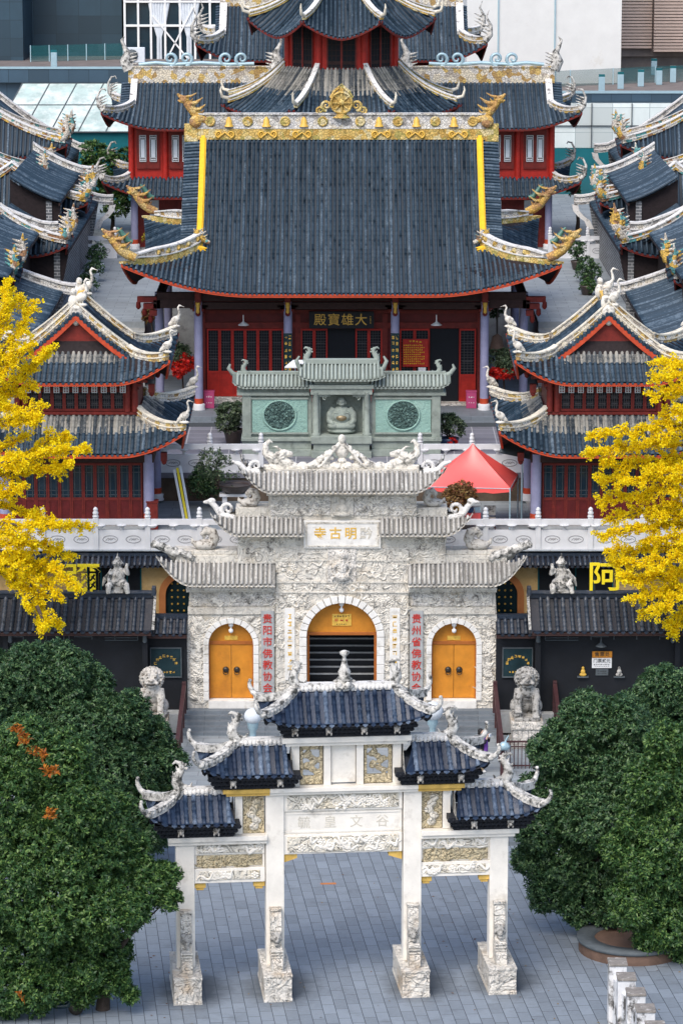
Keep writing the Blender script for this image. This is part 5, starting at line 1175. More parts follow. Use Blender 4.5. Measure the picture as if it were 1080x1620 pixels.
for s in (-1,1): mb.tube([(s*.12,y-.22,z+1.50),(s*.07,y-.245,z+1.51),(s*.03,y-.235,z+1.49)],.014,5)
bd = tag(obj('buddha_statue', fuse(mb,'buddha_statue',.026,3), M['screen']), 'seated laughing stone figure with a rubbed golden belly in the niche of the screen wall', 'statue')
mb = MB(); mb.ell((0,y-.27,z+.74),(.24,.12,.14),14,9); o_ = obj('belly', mb, M['belly'], bd)

# ------------------------------------------------------------------ main hall
HL = thing('main_hall', 'big main hall with a broad slate blue tiled roof, gold ridges and dragon finials', 'temple hall', (0,56,ZH))
HC_ = (0, 62.8)
hf = rect_faces(HC_, 9.75, 9.0, 14.72, 21.05, 6.62, .36, 0, .62, 1.45, .34, 0, .42, 2.0)
roof_obj(HL, hf.values(), [M['tile'], M['tile_pale']], .205, .066, .34, True, None, 'tiled_roof', 'red_orange', .16, .6, bh=.16)
gable(HL, hf, 'f', 'b', 6.62, .36, .92, 'red_orange', 'red', .3, .2, 'yellow', False, 'gold', 'tile_new', 18, .19, .3)
for key in ('f','b'):
    F = hf[key]
    for side in (1,-1):
        pts = [F.P(side*6.64, .36+.64*i/14) for i in range(15)][::-1]; mb = MB(); mb.ribbon(pts, .30, .16, .0); mb.ribbon(pts, .18, .12, .16); obj('vertical_ridge', mb, M['yellow'], HL)
        path = F.hip(side, 16, .0, .37); tp = [1]*11+[.95,.85,.72,.58,.42,.25]; mb = MB(); mb.ribbon(path, .26, .36, -.05, taper=tp); obj('hip_ridge', mb, M['decor_gold'], HL)
        path = path[:14]; mb = MB(); mb.ribbon(path, .22, .34, .31, taper=[1]*10+[.9,.75,.55,.35]); obj('hip_ridge_frieze', mb, M['decor'], HL)
        mb = MB(); mb.ribbon([q_+Z1*(-.34*(1-t_)) for q_, t_ in zip(path, [1]*10+[.9,.75,.55,.35])], .34, .07, .65); mb.ribbon(path, .34, .06, .30); obj('hip_ridge_cap', mb, M['ornament_white'], HL)
        for k in (1,3,5,7,9):
            p = path[k]; mb = MB(); disc(mb, [(.12,0),(.14,.04),(.08,.08)], (p.x, p.y-(.13 if key == 'f' else -.13), p.z+.48), 10, -1 if key == 'f' else 1); obj('hip_disc', mb, M['decor_gold'], HL)
        e = F.hip(side, 16, .0, .37)[-1]; mb = MB(); dragon(mb, e+Vector((.12*(side if key == 'f' else -side),0,.34)), side if key == 'f' else -side, 1.28); dh = obj('dragon_finial', mb, M['dragon'], HL)
        mb = MB(); dd = side if key == 'f' else -side
        mb.tube([e+Vector((-.55*dd,0,.95)), e+Vector((-.30*dd,0,1.02)), e+Vector((.0*dd,0,1.45)), e+Vector((.15*dd,0,1.62))],[.10,.14,.11,.04],7); o_ = obj('dragon_crest', mb, M['dragon_green'], HL)
        p = F.P(side*6.6, .36); mb = MB(); dragon(mb, p+Vector((-.05*dd,-.1,.28)), -dd if False else dd, .62); obj('ridge_foot_beast', mb, M['decor_colour'], HL)
        if key == 'f':
            mb = MB()
            for k in range(9): a_ = R(200+17*k); mb.tube([p+Vector((0,-.16,-.02)), p+Vector((.28*math.cos(a_)*1.3,-.30,.16+.45*math.sin(a_)))],[.13,.02],6)
            obj('painted_foot', mb, M['yellow'], HL)
# main ridge: gold band below, discs and bells above
mb = MB(); mb.box(-6.9,6.9,62.62,62.98,20.95,21.50); obj('ridge_band', mb, M['decor_gold'], HL)
mb = MB(); mb.box(-6.9,6.9,62.66,62.94,21.50,22.14); mb.box(-6.95,6.95,62.58,63.02,22.14,22.22); mb.box(-6.95,6.95,62.60,63.0,21.47,21.53); obj('ridge_frieze', mb, M['decor_white'], HL)
for k in range(15):
    x = -6.3+.9*k
    if abs(x) < .8: continue
    mb = MB()
    if k % 2 == 0:
        mb.lathe([(.24,0),(.25,.05),(.17,.06),(.15,.03),(.08,.07)],0,0,0,16); mb.v = [(x+a, 62.65-c, 21.82+b) for a,b,c in mb.v]; obj('ridge_disc', mb, M['decor_gold'], HL)
    else:
        mb.lathe([(.22,0),(.20,.05),(.15,.12),(.14,.30),(.08,.40),(.05,.46)], x, 62.62, 21.58, 12); obj('ridge_bell', mb, M['gold'], HL)
for q in (-3.55,-1.9,1.9,3.55,5.6,-5.6):
    mb = MB()
    for s in (-1,1): scroll(mb, (q+s*.28, 62.56, 21.04), s, .36, 0, 1.5, .12)
    mb.tube([(q-.3,62.56,21.06),(q,62.56,21.30),(q+.3,62.56,21.06)],.04,6); obj('ridge_scroll', mb, M['gold'], HL)
for s in (-1,1):
    mb = MB(); dragon(mb, (s*7.15,62.75,21.95), s, 1.25); disc(mb, [(.30,0),(.30,.1),(.12,.14)], (s*7.0,62.6,21.82), 14)
    obj('dragon_finial', mb, M['dragon'], HL)
    mb = MB(); mb.box(min(s*6.9,s*7.55),max(s*6.9,s*7.55),62.6,63.0,20.85,21.7); obj('ridge_end_block', mb, M['decor_gold'], HL, bevel=.03)
mb = MB(); mb.v = []; mb.lathe([(.66,0),(.70,.10),(.60,.16),(.56,.06),(.52,.04)],0,0,0,26)
for k in range(8): a_ = math.pi*k/4; mb.bar((.14*math.cos(a_),.14*math.sin(a_),.10),(.56*math.cos(a_),.56*math.sin(a_),.10),.07,.08)
mb.lathe([(.18,0),(.18,.16),(.10,.2)],0,0,0,14); mb.v = [(a*.80, 62.6-c, 22.72+b*.80) for a,b,c in mb.v]; obj('dharma_wheel', mb, M['decor_gold'], HL)
mb = MB()
for s in (-1,1):
    scroll(mb, (s*.72,62.7,22.30), s, .55, 0, 1.5, .12); scroll(mb, (s*1.02,62.7,22.14), s, .42, 0, 1.5, .12); mb.tube([(s*.52,62.7,22.95),(s*.36,62.7,23.25),(s*.16,62.7,23.4),(0,62.7,23.62)],[.07,.08,.08,.02],7); scroll(mb, (s*.22,62.7,23.1), s, .28, 0, 1.4, .12)
mb.ell((0,62.72,23.3),(.14,.08,.24),9,7); obj('wheel_scrolls', mb, M['decor_gold'], HL)
mb = MB(); mb.lathe([(.45,0),(.3,.12),(.3,.2)],0,62.75,22.0,12); obj('wheel_stand', mb, M['decor_gold'], HL)
# body
for x in (-6.68,-2.50,2.50,6.68):
    column(HL, x, 56.1, ZH, 14.0, .20)
    mb = MB()
    for k in range(4): mb.box(x-.16-.11*k, x+.16+.11*k, 55.98, 56.22, 13.45+.10*k, 13.56+.10*k)
    mb.lathe([(.05,-.20),(.12,-.12),(.10,.25),(.14,.5)], x, 55.86, 13.55, 8); mb.box(x-.14,x+.14,55.7,56.2,13.9,14.5); obj('column_bracket', mb, M['red'], HL, bevel=.012)
    mb = MB(); mb.lathe([(.02,-.22),(.09,-.16),(.07,.0),(.10,.1),(.10,.3)], x, 55.66, 13.72, 8); obj('pendant', mb, M['gold'], HL)
for x in (-8.6,8.6):
    for y in (58.0, 66.5): column(HL, x, y, ZH, 14.2, .20)
    mb = MB(); mb.box(x-.16,x+.16,55.9,70,13.7,14.1); obj('tie_beam', mb, M['wood_dark'], HL)
    mb = MB(); a, b = sorted((x*.80, x)); mb.box(a, b, 55.9, 56.3, 13.72, 14.12); obj('tie_beam', mb, M['wood_dark'], HL)
    s = 1 if x > 0 else -1
    for k in range(3): mb = MB(); mb.box(min(x,x+s*(.35+.28*k)),max(x,x+s*(.35+.28*k)),55.9,56.2,13.35+.32*k,13.62+.32*k); mb.lathe([(.04,-.35),(.12,-.25),(.10,0)], x+s*(.30+.28*k), 56.05, 13.36+.32*k, 8); obj('corner_bracket', mb, M['red'], HL, bevel=.015)
mb = MB(); mb.box(-8.6,8.6,55.95,56.25,14.05,14.45); mb.box(-6.5,6.5,55.98,56.20,13.66,13.98); obj('architrave', mb, M['wood_dark'], HL)
mb = MB(); mb.box(-6.9,6.9,57.95,58.2,ZH,14.9); mb.box(-6.9,-6.6,58.2,69,ZH,14.9); mb.box(6.6,6.9,58.2,69,ZH,14.9); mb.box(-6.9,6.9,69,69.3,ZH,14.9); obj('hall_wall', mb, M['red_deep'], HL)
mb = MB(); mb.box(-6.7,6.7,57.80,57.97,12.50,12.78); mb.box(-6.7,6.7,57.82,57.97,13.2,13.36); obj('transom', mb, M['red'], HL)
for x in (-6.55,-2.6,-2.05,2.05,2.6,6.55): mb = MB(); mb.box(x-.13,x+.13,57.78,57.97,ZH,13.2); obj('wall_post', mb, M['red'], HL)
lattice_bay(HL, -6.35, -2.75, 57.86, ZH+.35, 12.48, 6, 'red_bright', 'lattice', .36, 'red_bright')
lattice_bay(HL, -1.92, -.66, 57.86, ZH+.1, 12.48, 2, 'red_bright', 'lattice', .36, 'red_bright'); lattice_bay(HL, .66, 1.92, 57.86, ZH+.1, 12.48, 2, 'red_bright', 'lattice', .36, 'red_bright')
lattice_bay(HL, 2.75, 4.16, 57.86, ZH+.1, 12.48, 2, 'red_bright', 'lattice', .36, 'red_bright'); lattice_bay(HL, 5.56, 6.35, 57.86, ZH+.1, 12.48, 1, 'red_bright', 'lattice', .36, 'red_bright')
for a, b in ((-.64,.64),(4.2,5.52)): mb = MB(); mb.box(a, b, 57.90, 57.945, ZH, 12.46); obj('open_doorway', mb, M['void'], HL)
mb = MB()
for a, b in ((-6.4,-2.7),): mb.box(a, b, 57.70, 57.9, ZH, ZH+.34)
mb.box(2.7,4.2,57.72,57.9,ZH,ZH+.10); obj('stone_sill', mb, M['base'], HL)
mb = MB(); mb.box(4.2,6.4,57.2,58.0,ZH,ZH+.10); obj('door_step', mb, M['base'], HL)
# things hung on or standing at the hall front
T = thing('name_plaque', 'black plaque with four gold characters under the main hall eave', 'plaque', (0,57.2,13.0))
mb = MB(); mb.box(-1.52,1.52,57.18,57.3,12.58,13.38); obj('board', mb, M['black_wall'], T)
for k, ch in enumerate('殿寶雄大'): text('lettering', ch, (-1.0+.64*k, 57.165, 12.96), .60, M['lettering_yellow'] if False else M['gold'], T, .02)
mb = MB()
for k in range(4): scribble(mb, 1.36, 57.16, 13.14-.10*k, .07, .08)
obj('lettering', mb, M['gold'], T)
for x, lab in ((-2.50,'dark couplet board with gold characters on the column left of the hall doorway'),(2.50,'dark couplet board with gold characters on the column right of the hall doorway')):
    T = thing('couplet_board', lab, 'couplet board', (x,55.85,11), 0, 'couplet boards on the hall columns')
    mb = MB(); mb.box(x-.20,x+.20,55.82,55.88,9.6,12.55); obj('board', mb, M['black_gloss'], T)
    mb = MB()
    for k in range(9):
        for q in (-.09,.09): scribble(mb, x+q, 55.82, 12.36-.30*k, .13, .20)
    obj('lettering', mb, M['gold'], T)
T = thing('notice_board', 'red notice board covered in small yellow writing beside the hall doorway', 'notice board', (3.48,57.6,11.3))
mb = MB(); mb.box(2.88,4.10,57.56,57.62,10.68,12.02); obj('board', mb, M['red_bright'], T, bevel=.03)
mb = MB()
for k in range(4): scribble(mb, 3.24+.16*k, 57.56, 11.90, .13, .10)
for r_ in range(9):
    for k in range(random.randint(9,12)): scribble(mb, 2.96+.092*k, 57.56, 11.72-.108*r_, .07, .07)
o_ = obj('lettering', mb, M['lettering_yellow'], T); o_['kind'] = 'stuff'
mb = MB(); mb.box(3.62,3.98,57.56,57.58,10.42,10.66); tag(obj('paper_notice', mb, M['white_paint']), 'small white paper notice pinned below the red notice board', 'notice')
for x, lab in ((-4.60,'white enamel lamp hanging in front of the left lattice doors of the hall'),(4.45,'white enamel lamp hanging above the right doorway of the hall')):
    mb = MB(); mb.lathe([(.26,0),(.25,.03),(.14,.10),(.05,.16),(.025,.22),(.025,.48)], x, 56.9, 12.78, 14); tag(obj('hanging_lamp', mb, M['white_paint']), lab, 'lamp', 'white lamps under the hall eave')
for x, lab in ((-6.22,'magenta donation box by the left hall column'),(6.10,'magenta donation box by the right hall column')):
    T = thing('donation_box', lab, 'box', (x,56.6,ZH), 0, 'magenta boxes at the hall front')
    mb = MB(); mb.box(x-.24,x+.24,56.45,56.8,ZH,ZH+.78); mb.box(x-.26,x+.26,56.43,56.82,ZH+.78,ZH+.82); obj('box', mb, M['pink'], T, bevel=.012)
    mb = MB()
    for k in range(3): scribble(mb, x-.10+.10*k, 56.45, ZH+.55, .08, .09); scribble(mb, x-.10+.10*k, 56.45, ZH+.27, .07, .05)
    obj('lettering', mb, M['lettering_white'], T)
# ------------------------------------------------------------------ rear galleries flanking the main hall
GALL = 'two-storey red gallery with white curtained windows behind the %s of the main hall'
GA = thing('rear_gallery', GALL % 'left end', 'gallery', (0,0,0), 0, 'rear galleries')
gl = rect_faces((-8.0,95.6), 5.25, 4.6, 18.98, 21.25, 3.85, .55, 0, .66, .95, .25, 0, .40, 2.0)
roof_obj(GA, gl.values(), [M['tile'], M['tile']], .24, .08, .4, True, None, 'upper_roof', 'red', .14, .8)
gable(GA, gl, 'f', 'b', 3.85, .55, .75, 'red', 'red', .26, .30, 'ornament_white', True, 'ornament_white', 'tile', 8, .22, .2)
sk = rect_faces((-8.0,95.6), 5.25, 4.6, 15.12, 16.05, 4.0, 1.0, 3.15, .7, .95, .25, 0, .40, 2.0)
roof_obj(GA, sk.values(), [M['tile'], M['tile']], .24, .08, .4, True, None, 'lower_roof', 'red', .14, .9)
for fc, s1 in ((gl,.55),(sk,1.0)):
    for key in ('f','b'):
        for side in (1,-1):
            path = fc[key].hip(side, 10, .04, s1); ridge(GA, path, .22, .34, 'decor', 'hip_ridge', -.03); e = path[-1]; dd = 1 if e.x > -8 else -1
            mb = MB(); mb.tube([e+Z1*.1, e+Vector((.25*dd,0,.35)), e+Vector((.32*dd,0,.85)), e+Vector((.12*dd,0,1.25)), e+Vector((-.10*dd,0,1.30)), e+Vector((-.18*dd,0,1.16))],[.16,.12,.07,.055,.05,.02],7)
            for k in range(4): mb.tube([e+Vector((.2*dd,0,.3+.15*k)), e+Vector((-.25*dd,0,.45+.17*k))],[.09,.01],6)
            obj('ridge_tip', mb, M['ornament'], GA)
mb = MB(); mb.box(-12.2,-3.8,95.4,95.8,21.15,21.62); obj('ridge_band', mb, M['decor'], GA)
mb = MB(); mb.box(-12.2,-3.8,95.42,95.78,21.62,22.05); mb.box(-12.25,-3.75,95.36,95.84,22.05,22.12); obj('ridge_frieze', mb, M['decor'], GA)
mb = MB()
for q in (-9.8,-8.9,-6.6,-5.7): scroll(mb, (q,95.6,22.1), 1 if q < -8 else -1, .85, 0, 1.3, .11)
mb.tube([(-11.6,95.6,22.2),(-10.6,95.6,22.3),(-9.6,95.6,22.2),(-8.0,95.6,22.3),(-6.4,95.6,22.2),(-5,95.6,22.25)],.11,7); obj('ridge_cloud', mb, M['steel'], GA)
for s in (-1,1):
    mb = MB(); p = Vector((-8.0+s*4.15,95.6,21.9)); mb.tube([p, p+Vector((s*.25,0,.5)), p+Vector((s*.10,0,1.0)), p+Vector((s*.30,0,1.35)), p+Vector((s*.42,0,1.7)), p+Vector((s*.25,0,1.9))],[.35,.32,.2,.12,.08,.03],8)
    for k in range(4): mb.tube([p+Vector((0,0,.25+.2*k)), p+Vector((-s*.5,0,.40+.2*k))],[.12,.01],6)
    obj('ridge_finial', mb, M['ornament'], GA)
mb = MB(); mb.box(-11.95,-4.0,92.5,98.6,15.9,19.1); obj('upper_body', mb, M['red_bright'], GA)
for a, b in ((-11.6,-10.3),(-9.75,-8.45),(-8.40,-7.1),(-6.4,-5.1)):
    mb = MB(); mb.c = 0; mb.box(a,b,92.36,92.52,16.55,18.75); mi = (a+b)/2
    for p0, p1 in ((a+.16,mi-.10),(mi+.10,b-.16)):
        mb.c = 3; mb.box(p0,p1,92.33,92.37,16.95,18.45); mb.c = 1; mb.box(p0+.08,p1-.08,92.31,92.34,17.2,18.2); mb.c = 2
        for q in (p0,p1-.035): mb.box(q,q+.035,92.29,92.33,16.95,18.45)
        for q in (16.95,17.15,18.22,18.42): mb.box(p0,p1,92.29,92.33,q,q+.035)
        for q in range(3): mb.ell((p0+.1+(p1-p0-.2)*q/2,92.31,18.33),(.06,.02,.05),6,4); mb.ell((p0+.1+(p1-p0-.2)*q/2,92.31,17.06),(.06,.02,.05),6,4)
    obj('window', mb, [M['red'], M['curtain'], M['marble'], M['void']], GA)
for x in (-11.9,-9.98,-6.75,-4.05): mb = MB(); mb.lathe([(.17,0),(.17,3.2)], x, 92.45, 15.9, 10); obj('body_post', mb, M['red_bright'], GA)
mb = MB(); mb.box(-11.95,-4.0,93.0,98.2,ZC,15.9); obj('lower_body', mb, M['red'], GA)
for x in (-11.75,-8.0,-4.2): column(GA, x, 92.2, ZC, 15.2, .20)
for a in (-11.2,-9.4):
    mb = MB(); mb.c = 0; mb.box(a,a+1.1,92.9,93.05,ZC+.1,15.0); mb.c = 1; mb.box(a+.3,a+.8,92.86,92.91,13.1,14.7); mb.c = 2
    for q in (13.1,13.4,13.9,14.3,14.66): mb.box(a+.3,a+.8,92.83,92.87,q,q+.05)
    for q in (a+.3,a+.53,a+.76): mb.box(q,q+.04,92.83,92.87,13.1,14.7)
    obj('window', mb, [M['red'], M['curtain'], M['marble']], GA)
ROOT[GA.name] = None
dup(GA, (0,0,0), 0, GALL % 'right end', mirror=True)

# ------------------------------------------------------------------ back hall across the rear
BH = thing('back_hall', 'wide red back hall with slate blue roof showing either side of the octagonal tower', 'temple hall', (0,100.5,ZC))
bf = rect_faces((0,104), 8.25, 4.9, 22.25, 25.15, 7.0, .5, 0, .66, 1.0, .25, 0, .70, 2.0)
roof_obj(BH, bf.values(), [M['tile'], M['tile']], .24, .08, .4, True, None, 'tiled_roof', 'red', .14, .8)
gable(BH, bf, 'f', 'b', 7.0, .5, .45, 'red', 'red', .26, .34, 'ornament_white', True, 'ornament_white', 'tile', 8, .22, .2)
for key in ('f','b'):
    for side in (1,-1):
        path = bf[key].hip(side, 10, .04, .5); ridge(BH, path, .24, .42, 'decor', 'hip_ridge', -.03); e = path[-1]; dd = 1 if e.x > 0 else -1
        mb = MB(); mb.tube([e+Z1*.1, e+Vector((.3*dd,0,.45)), e+Vector((.32*dd,0,1.0)), e+Vector((.05*dd,0,1.5)), e+Vector((.2*dd,0,1.9))],[.18,.15,.10,.06,.02],7)
        for k in range(4): mb.tube([e+Vector((.2*dd,0,.3+.22*k)), e+Vector((-.3*dd,0,.5+.22*k))],[.1,.01],6)
        obj('ridge_tip', mb, M['ornament'], BH)
mb = MB(); mb.box(-7.2,7.2,103.8,104.2,25.05,25.5); obj('ridge_band', mb, M['decor'], BH)
mb = MB(); mb.box(-7.2,7.2,103.82,104.18,25.5,26.2); obj('ridge_frieze', mb, M['decor'], BH)
mb = MB(); mb.box(-6.85,6.85,100.6,108,ZC,22.4); obj('body', mb, M['red_deep'], BH)
for x in (-6.85,-3.4,3.4,6.85): mb = MB(); mb.lathe([(.2,0),(.2,10.3)], x, 100.5, ZC, 10); obj('body_post', mb, M['red_bright'], BH)
for k in range(5):
    for s in (-1,1):
        a = s*(3.7+.62*k); a, b = sorted((a, a+s*.55)); mb = MB(); mb.c = 0; mb.box(a,b,100.45,100.6,19.5,21.9); mb.c = 1; mb.box(a+.08,b-.08,100.42,100.46,19.7,21.3); mb.c = 2
        for q in (20.2,20.8,21.1): mb.box(a+.08,b-.08,100.39,100.43,q,q+.05)
        mb.box((a+b)/2-.02,(a+b)/2+.02,100.39,100.43,19.7,21.3); obj('window', mb, [M['red'], M['steel'] if k%2 else M['curtain'], M['red']], BH)

# ------------------------------------------------------------------ octagonal tower
TW = thing('octagonal_tower', 'red octagonal tower with two tiers of swept slate roofs behind the main hall ridge', 'tower', (0,88,ZC))
TC = (0,88)
lo = octa_faces(TC, 6.15, 3.15, 20.30, 22.75, .62, .55, .30, .1, 1.6); hi = octa_faces(TC, 4.95, .55, 24.55, 28.6, .55, .95, .16, .0, 1.7)
roof_obj(TW, lo.values(), [M['tile'], M['tile_pale']], .22, .072, .36, True, .55, 'lower_roof', 'red', .14, .95)
roof_obj(TW, hi.values(), [M['tile'], M['tile']], .22, .072, .36, True, None, 'upper_roof', 'red', .14, .6)
for fs in (lo, hi):
    for i in range(8):
        path = fs[i].hip(1, 12, .08 if fs is lo else .02, 1.0); ridge(TW, path, .20, .26, 'decor_gold', 'hip_ridge', -.03); e = path[-1]; o_ = (path[-1]-path[-3]); o_.z = 0; o_.normalize()
        mb = MB(); mb.tube([e-o_*.3+Z1*.15, e+Z1*.2, e+o_*.35+Z1*.30, e+o_*.45+Z1*.65, e+o_*.40+Z1*.85],[.11,.11,.09,.06,.02],7); obj('ridge_tip', mb, M['cream'], TW)
mb = MB(); t8 = math.tan(math.pi/8); oc = lambda r: [(r*math.cos(R(22.5+45*k))/math.cos(math.pi/8), 88+r*math.sin(R(22.5+45*k))/math.cos(math.pi/8)) for k in range(8)]
mb.slab(oc(2.95), 22.3, 25.6); obj('upper_body', mb, M['red_bright'], TW)
mb = MB(); mb.slab(oc(3.4), ZC, 20.6); obj('lower_body', mb, M['red_deep'], TW)
mb = MB(); mb.slab(oc(3.10), 22.35, 22.55); obj('sill_course', mb, M['red'], TW)
for k in range(8):
    r_ = 2.95/math.cos(math.pi/8); a = R(22.5+45*k); mb = MB(); mb.lathe([(.17,0),(.17,3.6)], r_*math.cos(a), 88+r_*math.sin(a), 22.4, 10); obj('corner_post', mb, M['red_bright'], TW)
for i in (6,7,5):                          # lattice windows on the three faces towards the camera
    a = R(-90+45*(i-6)); o_ = Vector((math.cos(a),math.sin(a),0)); l_ = Vector((-o_.y,o_.x,0)); c0 = Vector((0,88,0))+o_*2.95; mb = MB()
    def pl(u0,u1,z0,z1,d0,d1):
        vs = [c0+l_*u+o_*d+Z1*z for d in (d1,d0) for (u,z) in ((u0,z0),(u1,z0),(u1,z1),(u0,z1))]; mb.add(vs, [(0,1,2,3),(7,6,5,4),(0,4,5,1),(1,5,6,2),(2,6,7,3),(3,7,4,0)])
    for u0, u1 in ((-.74,-.06),(.06,.74)):
        mb.c = 0; pl(u0,u1,22.75,24.9,0,.03); mb.c = 1
        for q in range(7): pl(u0,u1,22.8+.30*q,22.83+.30*q,.03,.05)
        for q in (.33,.66): pl(u0+(u1-u0)*q-.015,u0+(u1-u0)*q+.015,22.75,24.9,.03,.05)
        pl(u0,u1,22.95,23.12,.03,.055)
    mb.c = 2; pl(-.82,.82,22.66,22.75,0,.07); pl(-.06,.06,22.75,24.9,0,.07); pl(-.82,-.74,22.75,24.9,0,.07); pl(.74,.82,22.75,24.9,0,.07)
    obj('lattice_window', mb, [M['void'], M['wood_dark'], M['red']], TW)

# ------------------------------------------------------------------ side halls stepping down both sides of the temple
def slope_hall(label, xe, y0, y1, ze, run, rise, zg, stub=.0, front_cap=True, wallm='soffit'):
    """Single slope falling to the court (to +x) between white gable parapets."""
    T = thing('side_hall', label, 'side hall', (0,0,0), 0, 'side halls along the courts')
    w = (y0-y1)/2; yc = (y0+y1)/2
    F = Face((xe-run, yc, 0), 0, lambda s: w, lambda s: w, lambda s: run*(1-s), curve(ze, ze+rise, .60), 1.0)
    roof_obj(T, [F], [M['tile_new'], M['tile_new']], .25, .06, .36, False, None, 'tiled_roof', 'wood_dark', .14, .8)
    for sg, nm in ((1,1),(-1,0)):
        if sg < 0 and not front_cap:
            mb = MB(); yy = F.P(-w+.3,0).y; pr = [F.P(-w+.3, 1-i/8) for i in range(9)]; n = len(pr); mb.add([(p.x,yy,p.z-.15) for p in pr]+[(xe-.6,yy,zg),(xe-run,yy,zg)], [tuple(range(n+2))[::-1]]); obj('end_wall', mb, M['soffit'], T); continue  # near-black soffit colour on this wall stands in for under-eave shadow
        path = [F.P(sg*(w-.05), 1-i/14) for i in range(15)]; e = path[-1]; path.append(e+Vector((.45,0,-.06))); path.append(e+Vector((.85,0,-.04)))
        mb = MB(); mb.ribbon(path, .42, .44, -.05); obj('gable_parapet', mb, M['decor_white'], T)
        mb = MB(); mb.ribbon(path, .56, .09, .39); mb.ribbon(path, .50, .07, .08); obj('parapet_cap', mb, M['ornament_white'], T)
        mb = MB(); b_ = path[-1]; q = [b_+Vector((-.05,0,-.10)), b_+Vector((-.12,0,-.42)), b_+Vector((-.40,0,-.75)), b_+Vector((-.75,0,-1.0)), b_+Vector((-.95,0,-1.45))]
        mb.ribbon(q, .40, .34, -.17, Vector((1,0,0))); obj('parapet_bracket', mb, M['ornament_white'], T)
        mb = MB(); yy = F.P(sg*(w-.05),0).y; vs = [(p.x, yy, p.z-.06) for p in path[:-2]]; n = len(vs); mb.add([(x,yy-.16,z) for x,_,z in vs]+[(xe-.5,yy-.16,zg),(xe-run,yy-.16,zg)]+[(x,yy+.16,z) for x,_,z in vs]+[(xe-.5,yy+.16,zg),(xe-run,yy+.16,zg)], [tuple(range(n+2))[::-1], tuple(range(n+2,2*n+4)), (n-1,n,2*n+2,2*n+1)]); obj('gable_wall', mb, M['brick'], T)
    mb = MB(); mb.box(xe-.75, xe-.45, y1+.2, y0-.2, zg, ze+.05); obj('court_wall', mb, M[wallm], T)
    ROOT[T.name] = None; return T
def y_on(py, z):
    a = PITCH + math.atan((py-810)/FPX); return (HC-z)/math.tan(a)-YC
def slope_px(label, a, b, run, rise, zg, **kw):
    z = zz(a[1], a[2]); y1 = y_on(b[1], z); xe = (xx(a[0],a[2],z)+xx(b[0],y1,z))/2; return slope_hall(label, xe, a[2], y1, z, run, rise, zg, **kw)
def hip_hall(label, px, py, y, half, rise, zg, scale=1.0, dep=None):
    T = thing('side_pavilion', label, 'side pavilion', (0,0,0), 0, 'hipped side pavilions')
    c = Q(px, py, y); up = .75*scale; ze = c.z-up
    dep = dep or half; fc = rect_faces((c.x-half+.15, y+dep), dep, half, ze, ze+rise, .3, 1.0, 0, .60, up, .15, R(90), .45, 2.0)
    roof_obj(T, fc.values(), [M['tile'], M['tile']], .25, .07, .36, False, None, 'tiled_roof', 'red', .14, .8)
    for key in ('f','b'):
        for side in (1,-1):
            path = fc[key].hip(side, 12, .02, 1.0); ridge(T, path, .24, .36, 'decor_colour', 'hip_ridge', -.03); e = path[-1]
            mb = MB(); d_ = Vector((e.x-(c.x-half), e.y-(y+dep), 0)).normalized()
            mb.tube([e-d_*.3+Z1*.2, e+Z1*.35, e+d_*.18+Z1*.7, e+d_*.05+Z1*1.15, e+d_*.12+Z1*1.6],[.22,.24,.18,.12,.03],7)
            for k in range(5): mb.tube([e+Z1*(.35+.2*k), e-d_*.45+Z1*(.55+.2*k)],[.12,.02],6); mb.tube([e+Z1*(.4+.2*k), e+d_*.35+Z1*(.5+.2*k)],[.09,.02],6)
            obj('ridge_tip', mb, M['decor_colour'], T)
    mb = MB(); mb.box(c.x-half*2+1.0, c.x-1.1, y+min(1.2,dep*.5), y+dep*2-min(1.2,dep*.5), zg, ze+.2); obj('body', mb, M['wood_dark'], T)
    for xq in (c.x-1.2, c.x-half-.3): mb = MB(); mb.lathe([(.16,0),(.16,ze-zg)], xq, y+1.1, zg, 10); obj('post', mb, M['red'], T)
    ROOT[T.name] = None; return T
SIDE = [slope_px('rearmost side hall on the %s, its white parapet against pale glazing', (143,238,104), (84,268), 8.0, 6.2, ZC, front_cap=False),
        slope_px('low side hall on the %s beside the potted court shrubs', (160,320,90), (104,396), 3.4, 1.7, ZC, wallm='brick', front_cap=False),
        slope_px('long side hall on the %s with a thick white parapet behind the corner pavilion', (62,364,70), (15,442), 6.5, 3.6, ZS, front_cap=False),
        slope_px('nearest side hall on the %s, just above the corner pavilion roof', (97,462,60), (62,535), 5.0, 2.2, ZS, front_cap=False),
        slope_px('narrow side hall on the %s with a short parapet stub, behind the small red eave', (124,275,88), (100,320), 2.6, 1.3, ZC, wallm='brick', front_cap=False),
        hip_hall('upper hipped pavilion on the %s with a colourful corner finial, farthest back', 99, 226, 92, 5.4, 3.3, ZC, 1.0, 1.7),
        hip_hall('hipped pavilion on the %s with a red eave, just in front of the farthest one', 64, 284, 84.0, 5.0, 3.0, ZC, 1.0, 2.2),
        hip_hall('low hipped roof on the %s between the two brick gables', 131, 318, 80.0, 4.0, 2.2, ZC, .8, 1.8),
        hip_hall('small hipped corner roof on the %s with a red underside, low among the side halls', 99, 384, 68.0, 3.4, 2.0, ZC, .8, 1.7),
        hip_hall('hipped pavilion at the %s edge of the picture with a white crane on its corner', 14, 440, 55, 3.4, 2.4, ZS, 1.0, 2.0)]
for T in SIDE:
    lab = T['label']; T['label'] = lab % 'left'; dup(T, (.25,0,0), 0, lab % 'right', mirror=True)

